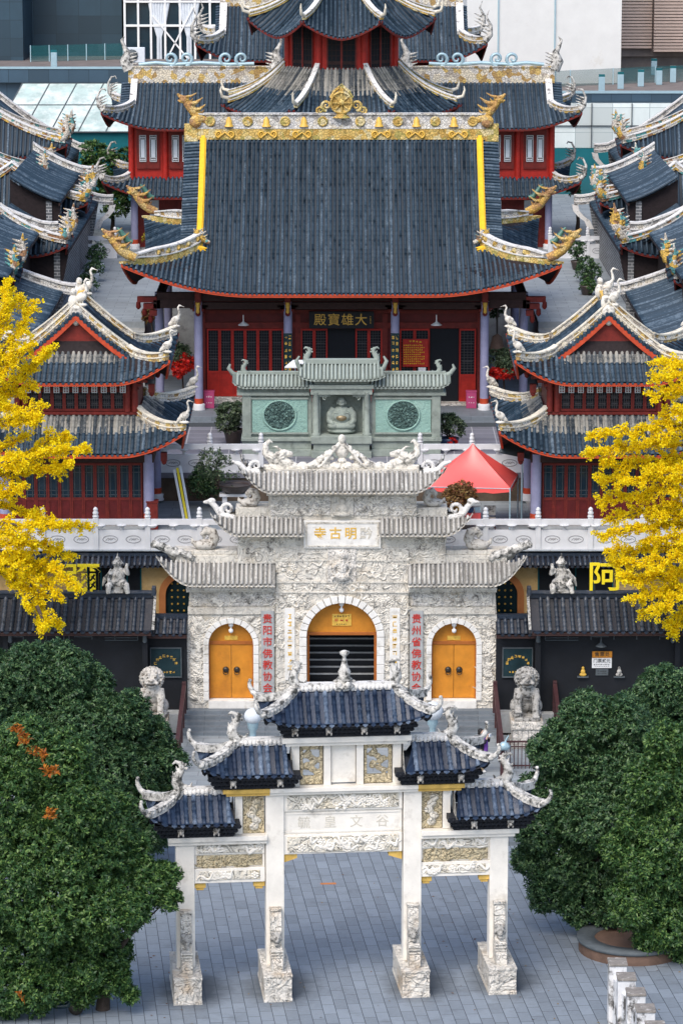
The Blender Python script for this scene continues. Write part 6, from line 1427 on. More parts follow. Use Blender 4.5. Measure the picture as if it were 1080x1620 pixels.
# ------------------------------------------------------------------ modern buildings behind the temple
def panel_mat(name, c, w, h, joint, rough=.35, spec=.5):
    g = G(name, rough, spec); br = g.t.nodes.new('ShaderNodeTexBrick'); br.offset = 0.0; br.inputs['Scale'].default_value = 1.0
    br.inputs['Brick Width'].default_value = w; br.inputs['Row Height'].default_value = h; br.inputs['Mortar Size'].default_value = .02
    sx = g.t.nodes.new('ShaderNodeSeparateXYZ'); g.l(g.pos(), sx.inputs[0]); cb = g.t.nodes.new('ShaderNodeCombineXYZ')
    g.l(g.math('ADD', sx.outputs['X'], g.math('MULTIPLY', sx.outputs['Y'], .37)), cb.inputs['X']); g.l(sx.outputs['Z'], cb.inputs['Y']); g.l(cb.outputs[0], br.inputs['Vector'])
    br.inputs['Color1'].default_value = (*[x*.72 for x in c],1); br.inputs['Color2'].default_value = (*[min(1,x*1.25) for x in c],1); br.inputs['Mortar'].default_value = (*joint,1)
    return g.col(g.mix(g.ramp(g.noise(.8,6,.7,g.vec((1,1,.5))),[(.40,0.0),(.75,.5)]), br.outputs['Color'], tuple(x*.7 for x in c)))
M['office'] = panel_mat('dark_stone_cladding', (.022,.052,.078), 1.5, 1.2, (.012,.03,.045), .4)
M['fascia'] = panel_mat('slate_fascia_panels', (.035,.07,.105), 1.3, 9, (.012,.03,.045), .45)
M['pale_glazing'] = panel_mat('pale_glazed_panels', (.66,.72,.70), 2.4, 1.6, (.30,.36,.36), .35)
M['skylight'] = plain('weathered_skylight_glass', (.40,.50,.47), .4, .22, 1.2, .1, 8, .4, 0, (.70,.74,.70), .8, (.44,.66))
M['white_wall'] = plain('white_render_wall', (.72,.71,.68), .85, .05, .8, .15, 15, .2, 0, (.58,.53,.45), .5, (.62,.80))
M['brown_deck'] = plain('brown_deck', (.17,.145,.135), .8, .2, 1.2, .2, 15)
M['louvre'] = plain('pink_beige_louvre', (.56,.43,.36), .7, .10, 1.5, .1, 15)
gm = G('railing_glass', .08, .5); gm.b.inputs['Base Color'].default_value = (.03,.16,.17,1); gm.b.inputs['Transmission Weight'].default_value = .0; gm.b.inputs['Alpha'].default_value = .30; M['rail_glass'] = gm.m
T = thing('dark_office_block', 'dark blue stone clad office block at the upper left corner', 'building', (-22,134,ZC))
mb = MB(); mb.slab([(-36,128.5),(-21.2,128.5),(-21.0,133.5),(-14.9,133.2),(-14.9,150),(-36,150)], ZC, 34); obj('cladding', mb, M['office'], T)
mb = MB()
for k in range(6): mb.box(-20.9+1.15*k,-20.84+1.15*k,134.0,134.06,17.5,34)
obj('cladding_joint', mb, M['glass'], T)
T = thing('glazed_pavilion', 'white framed glazed pavilion with gathered curtains between the office block and the back hall', 'building', (-11.4,130,17.9))
mb = MB(); mb.box(-14.55,-7.6,130.1,140,19.6,26.5); obj('glass_wall', mb, M['glass'], T)
mb = MB()
for x in (-14.5,-13.6,-12.75,-11.8,-10.8,-9.8,-8.8,-7.7): mb.box(x-.07,x+.07,129.9,130.12,17.9,24.6)
for z in (18.0,22.35,23.95,24.5): mb.box(-14.57,-7.6,129.88,130.12,z-.07,z+.07)
for q in ((-12.7,18.2,-9.9,23.6),(-12.6,23.0,-8.8,18.3)): mb.bar((q[0],129.9,q[1]),(q[2],129.9,q[3]),.10,.10)
mb.box(-14.6,-7.5,129.7,131,24.55,25.0); obj('white_frame', mb, M['white_paint'], T)
for x in (-12.2,-10.2):
    mb = MB()
    for k in range(7):
        t = (k-3)/3.0; mb.tube([(x+.62*t,130.04,23.85),(x+.42*t,130.02,22.8),(x+.12*t,130.0,21.6),(x+.10*t,130.02,20.4),(x+.16*t,130.02,18.4)],[.12,.12,.06,.08,.09],6)
    obj('curtain', mb, M['curtain'], T)
T = thing('air_conditioner', 'pale air conditioner unit standing on the left terrace deck', 'air conditioner', (-12.6,127,20.1))
mb = MB(); mb.box(-14.3,-13.0,126.6,127.2,20.12,21.1); obj('casing', mb, M['curtain'], T, bevel=.03)
mb = MB(); disc(mb, [(.40,0),(.40,.05),(.05,.06)], (-13.85,126.58,20.6), 16); obj('fan_grille', mb, M['planter_rim'], T)
T = thing('rear_terrace_block', 'long block behind the temple with slate fascia, pale glazed front and brown roof deck', 'building', (0,122,ZC))
mb = MB(); mb.box(-26,-6,121.9,133,ZC,20.0); mb.box(-6,34,121.9,133,ZC,18.35); obj('block', mb, M['fascia'], T)
mb = MB(); mb.box(6,34,121.6,143,18.35,18.55); obj('roof_deck', mb, M['brown_deck'], T)
mb = MB(); mb.box(-26,-6,121.6,133,20.0,20.12); obj('roof_deck', mb, M['brown_deck'], T)
mb = MB(); mb.box(-26,-6,121.4,121.62,20.08,20.22); obj('coping', mb, M['steel'], T)
mb = MB(); mb.box(6,34,121.4,121.62,18.50,18.66); obj('coping', mb, M['steel'], T)
mb = MB(); mb.box(-26,-6,121.45,121.88,19.2,20.06); obj('fascia_band', mb, M['fascia'], T)
mb = MB(); mb.box(6,34,121.45,121.88,17.9,18.48); obj('fascia_band', mb, M['fascia'], T)
mb = MB(); mb.box(9,34,121.2,121.88,15.0,17.88); obj('pale_front', mb, M['pale_glazing'], T)
mb = MB()
for x in (11.0,13.6,16.2,18.8,21.4,24): mb.box(x-.03,x+.03,121.1,121.22,15.0,17.88)
mb.box(9,34,121.1,121.22,16.4,16.46); obj('glazing_bar', mb, M['planter_rim'], T)
mb = MB(); mb.box(9,34,121.0,121.88,ZC,14.98); obj('teal_wall', mb, M['glass_teal'], T)
T = thing('sloping_skylight', 'sloping pale glass skylight streaked with grime left of the gallery roof', 'skylight', (-16,119,15))
A_, B_ = (19.15, 121.4), (16.5, 116.0); mb = MB(); nx = 9
for i in range(nx):
    for (t0,t1) in ((0,.44),(.46,1)):
        xa = -20.6+1.75*i; xb = xa+1.69; p = lambda x,t: (x-1.3*t, A_[1]+(B_[1]-A_[1])*t, A_[0]+(B_[0]-A_[0])*t); mb.add([p(xa,t0),p(xb,t0),p(xb,t1),p(xa,t1)],[(3,2,1,0)])
obj('glass_panes', mb, M['skylight'], T)
mb = MB()
for i in range(nx+1): xa = -20.63+1.75*i; mb.bar((xa,A_[1],A_[0]),(xa-1.3,B_[1],B_[0]),.07,.07)
for t in (0,.45,1): mb.bar((-20.7-1.3*t,A_[1]+(B_[1]-A_[1])*t,A_[0]+(B_[0]-A_[0])*t),(-4.9-1.3*t,A_[1]+(B_[1]-A_[1])*t,A_[0]+(B_[0]-A_[0])*t),.07,.07)
obj('glazing_bar', mb, M['planter_rim'], T)
mb = MB(); mb.box(-22.6,-6.8,116.2,121,ZC,16.4); obj('base_wall', mb, M['glass_teal'], T)
T = thing('white_hall', 'plain white rendered building with two grey seams at the top right', 'building', (14,133,18.5))
mb = MB(); mb.slab([(8.3,127.5),(18.7,129.5),(18.9,140),(8.3,140)], 18.56, 34); obj('white_wall', mb, M['white_wall'], T)
mb = MB()
for x, y in ((10.4,127.88),(14.2,128.6)): mb.box(x-.05,x+.05,y-.05,y+.05,18.56,34)
obj('seam', mb, M['steel'], T)
T = thing('louvred_building', 'pinkish beige louvred building at the top right corner', 'building', (24,140,18.5))
mb = MB(); mb.box(18.95,36,143.4,150,18.5,19.4); mb.box(18.95,36,143.0,150,19.4,34); obj('wall', mb, M['brown_deck'], T)
mb = MB()
for k in range(40):
    mb.box(18.95,21.9,142.6,142.98,20.0+.22*k,20.16+.22*k); mb.box(22.0,36,142.0,142.98,19.8+.22*k,19.96+.22*k)
o_ = obj('louvre', mb, M['louvre'], T); o_['kind'] = 'stuff'
bl = None
for px, py in ((866+66,0),)*0: pass
for i, (px, py, y) in enumerate([(951,126,122.4),(981,119,124.5),(1013,112,126.5),(1042,107,128),(1064,100,130),(1034,86,137),(86,103,122.6)]):
    p = Q(px, py, y); lab = ['pale teal deck light post nearest the white wall corner','pale teal deck light post second from the white building','pale teal deck light post in the middle of the right deck','pale teal deck light post fourth along the right deck','pale teal deck light post by the right picture edge','pale teal deck light post standing under the louvres','pale teal deck light post on the left deck by the dark office'][i]
    T = thing('deck_light_post', lab, 'light post', (p.x,y,18.56 if i < 6 else 20.12), 0, 'light posts on the roof decks', world=False)
    mb = MB(); mb.box(-.20,.20,-.14,.14,0,.95); obj('post', mb, M['steel'], T, bevel=.02); mb = MB(); mb.box(-.20,.20,-.14,.14,.95,1.12); obj('lamp_head', mb, M['glass_teal'], T)
for nm, lab, a, b in (('glass_railing','glass railing along the left roof deck',(-20.6,127.2),(-14.6,129.6)),('glass_railing','glass railing crossing the right roof deck below the louvres',(9.2,123.0),(24,131.5))):
    zd = 20.12 if a[0] < 0 else 18.56; T = thing(nm, lab, 'railing', (a[0],a[1],zd), 0, 'glass railings of the roof decks'); va, vb = Vector((*a,zd)), Vector((*b,zd)); mb = MB(); mb.bar(va+Z1*.55, vb+Z1*.55, .03, 1.05); obj('glass_pane', mb, M['rail_glass'], T)
    for k in range(6):
        p = va.lerp(vb, k/5); mb = MB(); mb.box(p.x-.03,p.x+.03,p.y-.03,p.y+.03,zd,zd+1.1); obj('railing_post', mb, M['steel'], T)
# ------------------------------------------------------------------ foliage
def leaf_mesh(name, C, D, N, L, W):
    """One small diamond leaf per row: base C, direction D, face normal N."""
    n = len(C); D = D/np.linalg.norm(D,axis=1,keepdims=True); S = np.cross(D, N); S /= np.maximum(np.linalg.norm(S,axis=1,keepdims=True),1e-6)
    up = np.cross(S, D); L = L.reshape(-1,1); W = W.reshape(-1,1)
    V = np.empty((n,4,3)); V[:,0] = C; V[:,1] = C+D*L*.5+S*W*.5+up*L*.06; V[:,2] = C+D*L-up*L*.05; V[:,3] = C+D*L*.5-S*W*.5+up*L*.06
    me = bpy.data.meshes.new(name); me.vertices.add(n*4); me.vertices.foreach_set('co', V.reshape(-1).astype(np.float32))
    me.loops.add(n*4); me.loops.foreach_set('vertex_index', np.arange(n*4, dtype=np.int32)); me.polygons.add(n); me.polygons.foreach_set('loop_start', np.arange(0,n*4,4,dtype=np.int32))
    me.update(calc_edges=True); return me
def unit(n):
    v = rng.normal(size=(n,3)); return v/np.linalg.norm(v,axis=1,keepdims=True)
def crown_mesh(name, blobs, dens, L=.17, W=.062, k=11, tw=.20, core=.25, droop=.0):
    """Leaves in rosettes over the shells of many overlapping lobes."""
    Cs, Ds, Ns = [], [], []
    cen = np.array([b[:3] for b in blobs]); rad = np.array([b[3] for b in blobs])
    for c, r in zip(cen, rad):
        m = int(dens*r*r*12.6); u = unit(m); u[:,2] = np.where((u[:,2] < -.55) & (rng.random(m) < .6), -u[:,2], u[:,2])
        lump = 1 + .16*np.sin(u[:,0]*9+c[0]*3)*np.sin(u[:,2]*8+c[2]*5) + .10*np.sin(u[:,1]*15+c[1]*7+u[:,2]*13)
        rr = r*lump*np.where(rng.random(m) < core, rng.uniform(.45,.9,m), rng.uniform(.88,1.06,m)); p = c+u*rr[:,None]
        d = np.linalg.norm(p[:,None,:]-cen[None],axis=2)/rad[None]; keep = (d < .72).sum(1) < 1+ (rng.random(m) < .25)   # drop what lies deep inside other lobes
        p, u = p[keep], u[keep]; m = len(p)
        ax = u*.8+np.array([0,0,.55-droop])+unit(m)*.45; ax /= np.linalg.norm(ax,axis=1,keepdims=True)
        P = np.repeat(p,k,0); A = np.repeat(ax,k,0); q = unit(m*k); q -= A*(q*A).sum(1,keepdims=True); q /= np.maximum(np.linalg.norm(q,axis=1,keepdims=True),1e-6)
        t = rng.random((m*k,1)); D = q*(.75+.25*t)+A*(.25+.8*(1-t)); D[:,2] -= droop*.6
        Cs.append(P+A*(t-.5)*tw+q*.012); Ds.append(D); Ns.append(A+unit(m*k)*.35)
    C = np.concatenate(Cs); D = np.concatenate(Ds); N = np.concatenate(Ns); n = len(C)
    return leaf_mesh(name, C, D, N, L*rng.uniform(.65,1.25,n), W*rng.uniform(.7,1.25,n))
def blobs_from(circles, y0, jit=.5, flat=1.0):
    out = []
    for px, py, rp in circles:
        p = Q(px, py, y0); r = rp/ms(y0, p.z); y = y0+random.uniform(-jit,jit)*r
        q = Q(px, py, y); out.append((q.x, q.y, q.z, r))
    return out
def lobes(bl, n=13):                        # break every big lobe into uneven boughs
    out = []
    for x, y, z, r in bl:
        out.append((x, y, z, r*.72))
        for u in unit(n):
            u = u*np.array([1,1,.9]); q = r*random.uniform(.20,.44); d = r*.97-q*.9; out.append((x+u[0]*d, y+u[1]*d, z+u[2]*d+.04*r, q))
    return out
def trunk_mesh(base, tips, r0, forks=None):
    mb = MB(); b = Vector(base); f = b+Vector((0,0,1.1)) if forks is None else Vector(forks)
    mb.tube([b-Z1*.1, b+(f-b)*.5+Vector((.04,.02,0)), f],[r0*1.25,r0,r0*.9],9)
    for t in tips:
        t = Vector(t); m = f.lerp(t,.5)+Vector((random.uniform(-.2,.2),random.uniform(-.2,.2),random.uniform(.1,.4))); mb.tube([f-Z1*.1, f.lerp(m,.5)+Z1*.1, m, m.lerp(t,.6), t],[r0*.7,r0*.55,r0*.4,r0*.25,.02],7)
    return fuse(mb,'trunk',.05,2)
def tree(label, circles, y0, base, r0, dens, mats, fork=None, extra=(), group='evergreen trees round the plaza', L=.135, W=.052, **kw):
    T = thing('evergreen_tree', label, 'tree', base, 0, group); bl0 = blobs_from([(a, b, c*.95) for a, b, c in circles], y0); bl = lobes(bl0)
    tips = [b[:3] for b in bl0[::2]]; obj('trunk', trunk_mesh(base, tips, r0, fork), M['bark'], T)
    cm = crown_mesh('crown', bl, dens*1.25, L, W, **kw); o_ = obj('crown', cm, M[mats], T)
    for nm, cl, m, d in extra:
        for c_ in cl: obj(nm, crown_mesh(nm, blobs_from([c_], y0-2.2, .1), d, .16, .06, 9), M[m], T)
    return T
yb = 12.0
tree('dark evergreen tree on the left, its top in front of the black left wing',
     [(30,1075,68),(95,1072,62),(140,1085,50),(55,1140,80),(140,1150,80),(192,1138,54),(232,1170,46),(262,1205,38),(180,1215,80),(90,1220,85),(245,1250,45),(200,1290,75),(130,1290,80),(240,1320,42),(180,1350,60)],
     yb, (xx(150,1200,0) if False else -9.2, yb+.3, .0), .24, 62, 'leaf_dark', (-9.2,yb+.3,2.2))
tree('big dark evergreen tree at the lower left, orange withered sprigs in its crown',
     [(40,1190,60),(95,1205,58),(20,1260,80),(110,1270,75),(160,1295,58),(60,1330,85),(140,1360,85),(185,1350,55),(228,1398,44),(258,1390,30),(264,1425,24),(20,1400,85),(90,1430,90),(170,1440,75),(205,1440,30),(40,1500,80),(120,1520,75),(150,1545,34),(95,1560,36),(165,1510,46),(178,1550,30),(60,1565,48),(10,1570,50),(205,1575,16),(130,1570,30)],
     -2.6, (-7.4,-2.2,0), .20, 66, 'leaf_mid', (-7.4,-2.0,1.0),
     [('withered_sprig', [(28,1158,7),(40,1172,6),(52,1190,5),(66,1196,5),(75,1222,6),(86,1222,5),(80,1288,6),(34,1575,4)], 'leaf_orange', 60)])
tree('tall evergreen tree rooted in the round brown planter on the right',
     [(935,1140,52),(900,1175,48),(870,1195,40),(985,1150,55),(930,1215,62),(990,1230,62),(865,1245,46),(900,1290,60),(960,1300,70),(850,1315,42),(838,1365,34),(890,1360,58),(950,1370,66),(870,1410,40),(920,1430,46),(965,1440,42),(1000,1350,50),(855,1432,16)],
     5.2, (9.2,4.3,.35), .15, 62, 'leaf_dark', (9.1,4.8,1.2))
tree('evergreen tree at the right picture edge in front of the black wing',
     [(1010,1120,42),(1050,1095,46),(1085,1100,50),(1040,1150,50),(1080,1170,55),(1000,1180,40)],
     13.5, (13.2,14.0,.2), .2, 62, 'leaf_dark', (13.2,14,2.4))
tree('nearest evergreen tree on the right with yellowish green upper leaves',
     [(1060,1180,48),(1030,1240,50),(1075,1250,55),(1010,1300,50),(1060,1320,60),(985,1350,40),(1030,1380,62),(1075,1400,60),(1010,1430,52),(1055,1460,60),(1080,1490,40),(1030,1480,38)],
     2.5, (11.6,2.6,0), .2, 66, 'leaf_mid', (11.5,2.6,2.0))
def ginkgo(label, arms, y0, base, tx):
    T = thing('ginkgo_tree', label, 'tree', base, 0, 'yellow ginkgo trees'); mb = MB(); C, D = [], []
    mb.tube([base, (base[0],base[1],5.0), (base[0]+.3*tx,base[1],9.5), (base[0]+.2*tx,base[1],13.5)],[.30,.26,.18,.06],9)
    for arm in arms:
        ph = random.uniform(0,6); pts = []
        for i, (px, py) in enumerate(arm):
            y = y0+1.0*math.sin(ph+i*1.1); pts.append(Q(px, py, y))
        fine = []
        for a, b in zip(pts, pts[1:]):
            n = max(2, int((b-a).length/.22))
            for k in range(n): fine.append(a.lerp(b, k/n)+Vector((random.uniform(-.04,.04),random.uniform(-.1,.1),random.uniform(-.04,.04))))
        fine.append(pts[-1]); n = len(fine); mb.tube(fine, [.07*(1-i/n)+.012 for i in range(n)], 5)
        for i in range(1, n):
            f = i/n; t = (fine[i]-fine[i-1]).normalized()
            for _ in range(4 if f > .25 else 2):
                v = Vector((random.gauss(0,1),random.gauss(0,1),random.gauss(.12,.9))); dirv = (t*random.uniform(.5,1.3)+v.normalized()*1.0).normalized(); ln = random.uniform(.18,.72)*(1.10-.5*f)
                p0 = fine[i]; p1 = p0+dirv*ln*.55; p2 = p0+dirv*ln+Z1*random.uniform(-.06,.05)
                if random.random() < .25: mb.tube([p0,p1,p2],[.014,.010,.005],4)
                m = int(ln*165)
                for k in range(m):
                    q = k/m; p = p0.lerp(p1,q*2) if q < .5 else p1.lerp(p2,(q-.5)*2); w = Vector((random.gauss(0,1),random.gauss(0,1),random.gauss(0,1))); C.append(p+w*.035); D.append(w+dirv*.5)
    C = np.array([tuple(c) for c in C]); D = np.array([tuple(c) for c in D]); n = len(C)
    obj('branches', mb, M['bark_grey'], T)
    Nn = unit(n); Nn[:,2] = np.abs(Nn[:,2])+.2; Nn[:,1] -= .35
    obj('crown', leaf_mesh('crown', C, D, Nn, .078*rng.uniform(.7,1.25,n), .080*rng.uniform(.7,1.2,n)), M['leaf_ginkgo'], T); print('ginkgo leaves', n)
ginkgo('yellow ginkgo tree on the left reaching in front of the left pavilion',
    [[(-60,620),(-10,545),(12,480),(10,447)],[(-50,600),(15,545),(42,508),(50,480)],[(-50,560),(0,510),(30,470)],[(-50,640),(30,600),(62,570),(78,552)],[(-40,650),(20,620),(52,612)],[(-60,660),(0,640),(40,655),(62,640)],[(-50,590),(10,570),(50,545)],[(-60,600),(-10,590),(20,580)],
     [(-60,690),(10,665),(50,668),(60,660)],[(-60,745),(20,730),(85,715),(138,712)],[(-50,760),(40,745),(90,742),(110,735)],[(-40,740),(40,720),(75,700),(108,690)],[(-60,720),(0,705),(40,690)],
     [(-60,800),(10,800),(50,815),(80,830)],[(-60,820),(30,832),(80,830),(135,832)],[(-60,790),(0,785),(30,770)],[(-60,850),(20,860),(70,862),(105,880)],[(-40,860),(30,880),(85,900),(120,930)],[(-50,880),(30,900),(60,940),(66,990)],[(-60,900),(0,905),(35,925),(45,960)],[(20,880),(70,910),(95,945)],[(-60,840),(0,845),(40,850)],[(-60,870),(-5,885),(20,900)],[(60,960),(68,985),(90,985)]],
    25.5, (-15.5,25.5,ZL), 1)
ginkgo('bright yellow ginkgo tree on the right hanging over the right black wing',
    [[(1140,565),(1085,578),(1042,572)],[(1140,605),(1085,590),(1038,598)],[(1140,640),(1080,615),(1030,624)],[(1140,600),(1090,610),(1060,625)],[(1140,660),(1090,650),(1050,655)],[(1140,690),(1060,672),(1000,682),(938,688)],[(1140,710),(1060,700),(990,705),(934,716)],[(1140,730),(1060,725),(1010,735),(952,732)],[(1140,700),(1080,690),(1040,690)],[(1140,755),(1060,750),(1000,760),(946,758)],
     [(1140,785),(1060,775),(1000,785),(950,795)],[(1140,770),(1070,760),(1030,745)],[(1150,800),(1080,800),(1010,810),(965,822)],[(1150,830),(1060,830),(1000,835),(950,848)],[(1150,850),(1080,850),(1020,855)],[(1150,870),(1070,865),(1000,870),(962,872)],[(1150,880),(1080,885),(1020,890),(968,888)],[(1150,910),(1080,905),(1020,915),(985,915)],[(1140,930),(1080,930),(1030,940),(1000,945)],[(1140,900),(1080,940),(1040,965),(1014,968)],[(1140,950),(1090,965),(1060,985),(1066,1000)],[(1150,820),(1090,815),(1040,815)],[(1150,740),(1100,735),(1060,740)],[(1150,890),(1100,900),(1060,910)],[(1150,960),(1100,975),(1075,985)]],
    25.5, (15.6,25.5,ZL), -1)
# potted plants and shrubs
def shrub(label, px, py_c, y, rp, zb, pot='pot', leaf='leaf_pot', ph=.4, pr=.34, group='potted shrubs', n=7, stem=True, dens=70, extra=None, L=.12):
    T = thing('potted_shrub', label, 'potted plant', (xx(px,y,zb+1),y,zb), 0, group); c = Q(px, py_c, y); r = rp/ms(y, c.z); x = c.x
    bl = [(x+random.uniform(-.5,.5)*r, y+random.uniform(-.4,.4)*r, c.z+random.uniform(-.35,.4)*r, r*random.uniform(.45,.65)) for _ in range(n)]
    if pot: mb = MB(); mb.lathe([(pr*.6,0),(pr*.75,.04),(pr,ph*.8),(pr*1.1,ph),(pr*.95,ph),(pr*.9,ph*.9)], x, y, zb, 16); obj('pot', mb, M[pot], T)
    mb = MB(); mb.tube([(x,y,zb+ph*.6),(x+.05,y,zb+ph+.3*(c.z-zb-ph)),(x-.03,y,c.z-.2*r)],[.06,.045,.03],6)
    for b in bl[:4]: mb.tube([(x,y,max(zb+ph,c.z-r)),(b[0],b[1],b[2])],[.03,.01],5)
    obj('stem', mb, M['bark'], T); obj('leaves', crown_mesh('leaves', bl, dens, L, L*.45, 8, .12, .4), M[leaf], T)
    if extra: obj(extra[0], crown_mesh(extra[0], [(x+a*r, y-.5*r, c.z+b*r, q*r) for a,b,q in extra[2]], extra[3], .11, .07, 8, .1), M[extra[1]], T)
    return T
shrub('round clipped shrub in a pot left of the screen wall', 369, 662, 49.2, 28, ZS, 'pot', 'leaf_pot', .7, .42)
shrub('round clipped shrub in a blue pot with a red bow, right of the screen wall', 709, 672, 47.8, 25, ZS, 'pot_blue', 'leaf_pot', .55, .45, extra=('red_bow','leaf_red',[(.25,-1.05,.22)],160))
T = shrub('loose bonsai in a shallow bowl on a white stone stand behind the left gate dragon', 345, 738, 39.0, 34, ZP+1.0, None, 'leaf_pot', .3, .3, n=10, dens=17)
x = xx(372, 39.0, ZP+1.2); mb = MB(); mb.lathe([(.30,0),(.55,.10),(.72,.36),(.76,.40),(.66,.38),(.60,.30)], x, 39.0, ZP+1.02, 18); obj('bowl', mb, M['pot'], T)
mb = MB()
for q in (-.5,.42): mb.box(x+q-.04,x+q+.16,38.8,39.2,ZP,ZP+.92)
mb.box(x-.66,x+.66,38.7,39.3,ZP+.90,ZP+1.02); tag(obj('stone_stand', mb, M['marble'], bevel=.01), 'white stone stand carrying the bonsai bowl', 'stand')
shrub('rusty leaved shrub beside the red canopy tent', 728, 782, 35.2, 27, ZP, 'pot', 'leaf_rust', .5, .4, n=8, dens=60)
shrub('dark shrub in the shade of the middle terrace wall on the left', 330, 770, 41.0, 30, ZP, None, 'leaf_dark', .2, .3, n=8)
shrub('flat topped bonsai hung with red ribbons left of the main hall', 288, 562, 57.0, 23, ZS, 'pot', 'leaf_pot', .5, .4, n=7, extra=('red_ribbons','leaf_red',[(-.4,-.7,.35),(.1,-.8,.4),(.5,-.4,.35),(.2,-.15,.3),(-.2,-1.2,.3),(.7,-.75,.2)],150))
shrub('flat topped bonsai hung with red ribbons right of the main hall', 796, 570, 57.0, 24, ZS, 'pot', 'leaf_pot', .5, .4, n=7, extra=('red_ribbons','leaf_red',[(-.6,-.75,.3),(-.2,-.85,.3),(.2,-.85,.3),(.6,-.8,.3)],160))
shrub('rust red potted shrub by the steps of the left side court', 240, 498, 62.0, 17, ZS+2.4, 'pot', 'leaf_rust', .3, .3)
shrub('yellow green potted shrub by the left gallery column', 238, 380, 88.5, 13, ZC, 'pot', 'leaf_lime', .4, .3)
for i, (px, py, y, rp, lab) in enumerate([(154,402,82,17,'dark potted shrub on the left court edge, farthest of the four'),(147,425,78,16,'dark potted shrub on the left court edge, second from the back'),(141,448,74,16,'dark potted shrub on the left court edge, third from the back'),(132,466,70,14,'dark potted shrub on the left court edge, nearest the corner pavilion'),
    (913,396,83,16,'dark potted shrub on the right court edge, farthest of the three'),(930,425,78,20,'big dark potted shrub on the right court edge'),(928,452,73,14,'low potted shrub on the right court edge with light green leaves'),(786,490,60,15,'dark shrub between the main hall and the right pavilion')]):
    shrub(lab, px, py, y, rp, ZC if y > 63.5 else ZS, 'curtain' if i < 4 else 'pot', 'leaf_dark' if i != 6 else 'leaf_mid', .5, .35, 'dark shrubs along the side courts', 6, dens=55)
def bush(label, circles, y0, base):
    T = thing('garden_tree', label, 'tree', base, 0, 'small green trees behind the galleries'); bl = blobs_from(circles, y0); obj('trunk', trunk_mesh(base, [b[:3] for b in bl[:4]], .12), M['bark'], T); obj('crown', crown_mesh('crown', bl, 26, .24, .10, 9), M['leaf_mid'], T)
bush('leafy green tree between the left side halls and the rear gallery', [(150,245,20),(170,262,22),(150,275,20),(180,290,18),(160,300,18),(185,325,20),(200,250,14)], 101.0, (-13.6,101,ZC))
bush('small green tree beside the right rear gallery wall', [(905,300,10),(915,385,10)], 101.0, (14.0,101,ZC))

# ------------------------------------------------------------------ stone lions
def lion(label, x, y, zb, face, ball):
    T = thing('guardian_lion', label, 'statue', (x,y,zb), 0, 'stone lions before the gate'); mb = MB()
    P_ = lambda a,b,c: (x+a, y+b, zb+c)
    mb.ell(P_(0,.32,.42),(.46,.46,.42),14,9); mb.ell(P_(0,.10,.85),(.40,.36,.50),14,10); mb.ell(P_(0,-.12,1.02),(.36,.28,.34),14,9)
    for s in (-1,1):
        mb.tube([P_(s*.28,-.10,1.02),P_(s*.36,-.28,.72),P_(s*.34,-.40,.36),P_(s*.34,-.46,.10 if s != ball else .30)],[.20,.17,.13,.14],10)
        z_ = .08 if s != ball else .28; mb.ell(P_(s*.34,-.56,z_),(.17,.20,.10),10,6)
        for k in (-.10,-.03,.04,.11): mb.ell(P_(s*.34+k,-.70,z_-.01),(.045,.08,.06),7,5)
        mb.ell(P_(s*.42,.20,.30),(.22,.34,.30),10,7); mb.ell(P_(s*.46,-.10,.08),(.14,.22,.09),9,5)
    if ball: mb.ell(P_(ball*.36,-.52,.13),(.20,.20,.15),12,8)
    mb.ell(P_(0,-.16,1.50),(.34,.34,.34),14,10); mb.ell(P_(0,-.42,1.42),(.24,.20,.17),12,8); mb.ell(P_(0,-.40,1.25),(.22,.18,.09),12,6)
    mb.ell(P_(0,-.60,1.50),(.11,.07,.07),9,6); mb.ell(P_(0,-.02,1.14),(.36,.30,.26),12,7)
    for s in (-1,1):
        mb.ell(P_(s*.14,-.46,1.60),(.085,.07,.075),8,6); mb.ell(P_(s*.14,-.42,1.70),(.12,.09,.05),8,5); mb.ell(P_(s*.33,-.14,1.52),(.08,.10,.14),8,6); mb.ell(P_(s*.20,-.52,1.38),(.10,.10,.07),8,5)
    for k in range(170):                   # curled mane all round the face
        cz = 1-2*(k+.5)/170; a = k*2.39996; d_ = Vector((math.sqrt(1-cz*cz)*math.cos(a), math.sqrt(1-cz*cz)*math.sin(a), cz))
        if d_.dot(Vector((0,-.97,-.12))) > .58: continue
        mb.ell(P_(d_.x*.45, -.06+d_.y*.40, 1.47+d_.z*.43), (.062,.062,.055), 7, 5)
    mb.lathe([(.05,0),(.06,.04)],x,y-.30,zb+1.02,8); mb.box(x-.50,x+.50,y-.72,y+.70,zb-.10,zb+.02)
    obj('body', fuse(mb,'lion_body',.024,1), M['lion_pale' if x < 0 else 'lion'], T)
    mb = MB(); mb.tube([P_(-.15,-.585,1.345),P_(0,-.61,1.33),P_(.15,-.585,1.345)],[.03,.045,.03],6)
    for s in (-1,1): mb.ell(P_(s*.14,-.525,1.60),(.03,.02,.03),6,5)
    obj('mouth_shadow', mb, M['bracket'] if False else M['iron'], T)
    S = thing('lion_pedestal', 'carved stepped stone pedestal under the %s lion' % ('left' if x < 0 else 'right'), 'pedestal', (x,y,ZL), 0, 'lion pedestals')
    mb = MB(); mb.box(x-.62,x+.62,y-.80,y+.80,zb-.42,zb-.10); obj('top_slab', mb, M['base'], S, bevel=.02)
    mb = MB(); mb.box(x-.55,x+.55,y-.74,y+.74,ZL+.18,zb-.42); obj('shaft', mb, M['relief_fine'], S, bevel=.03); mb = MB(); mb.box(x-.66,x+.66,y-.84,y+.84,ZL,ZL+.18); obj('foot', mb, M['lion'], S, bevel=.03)
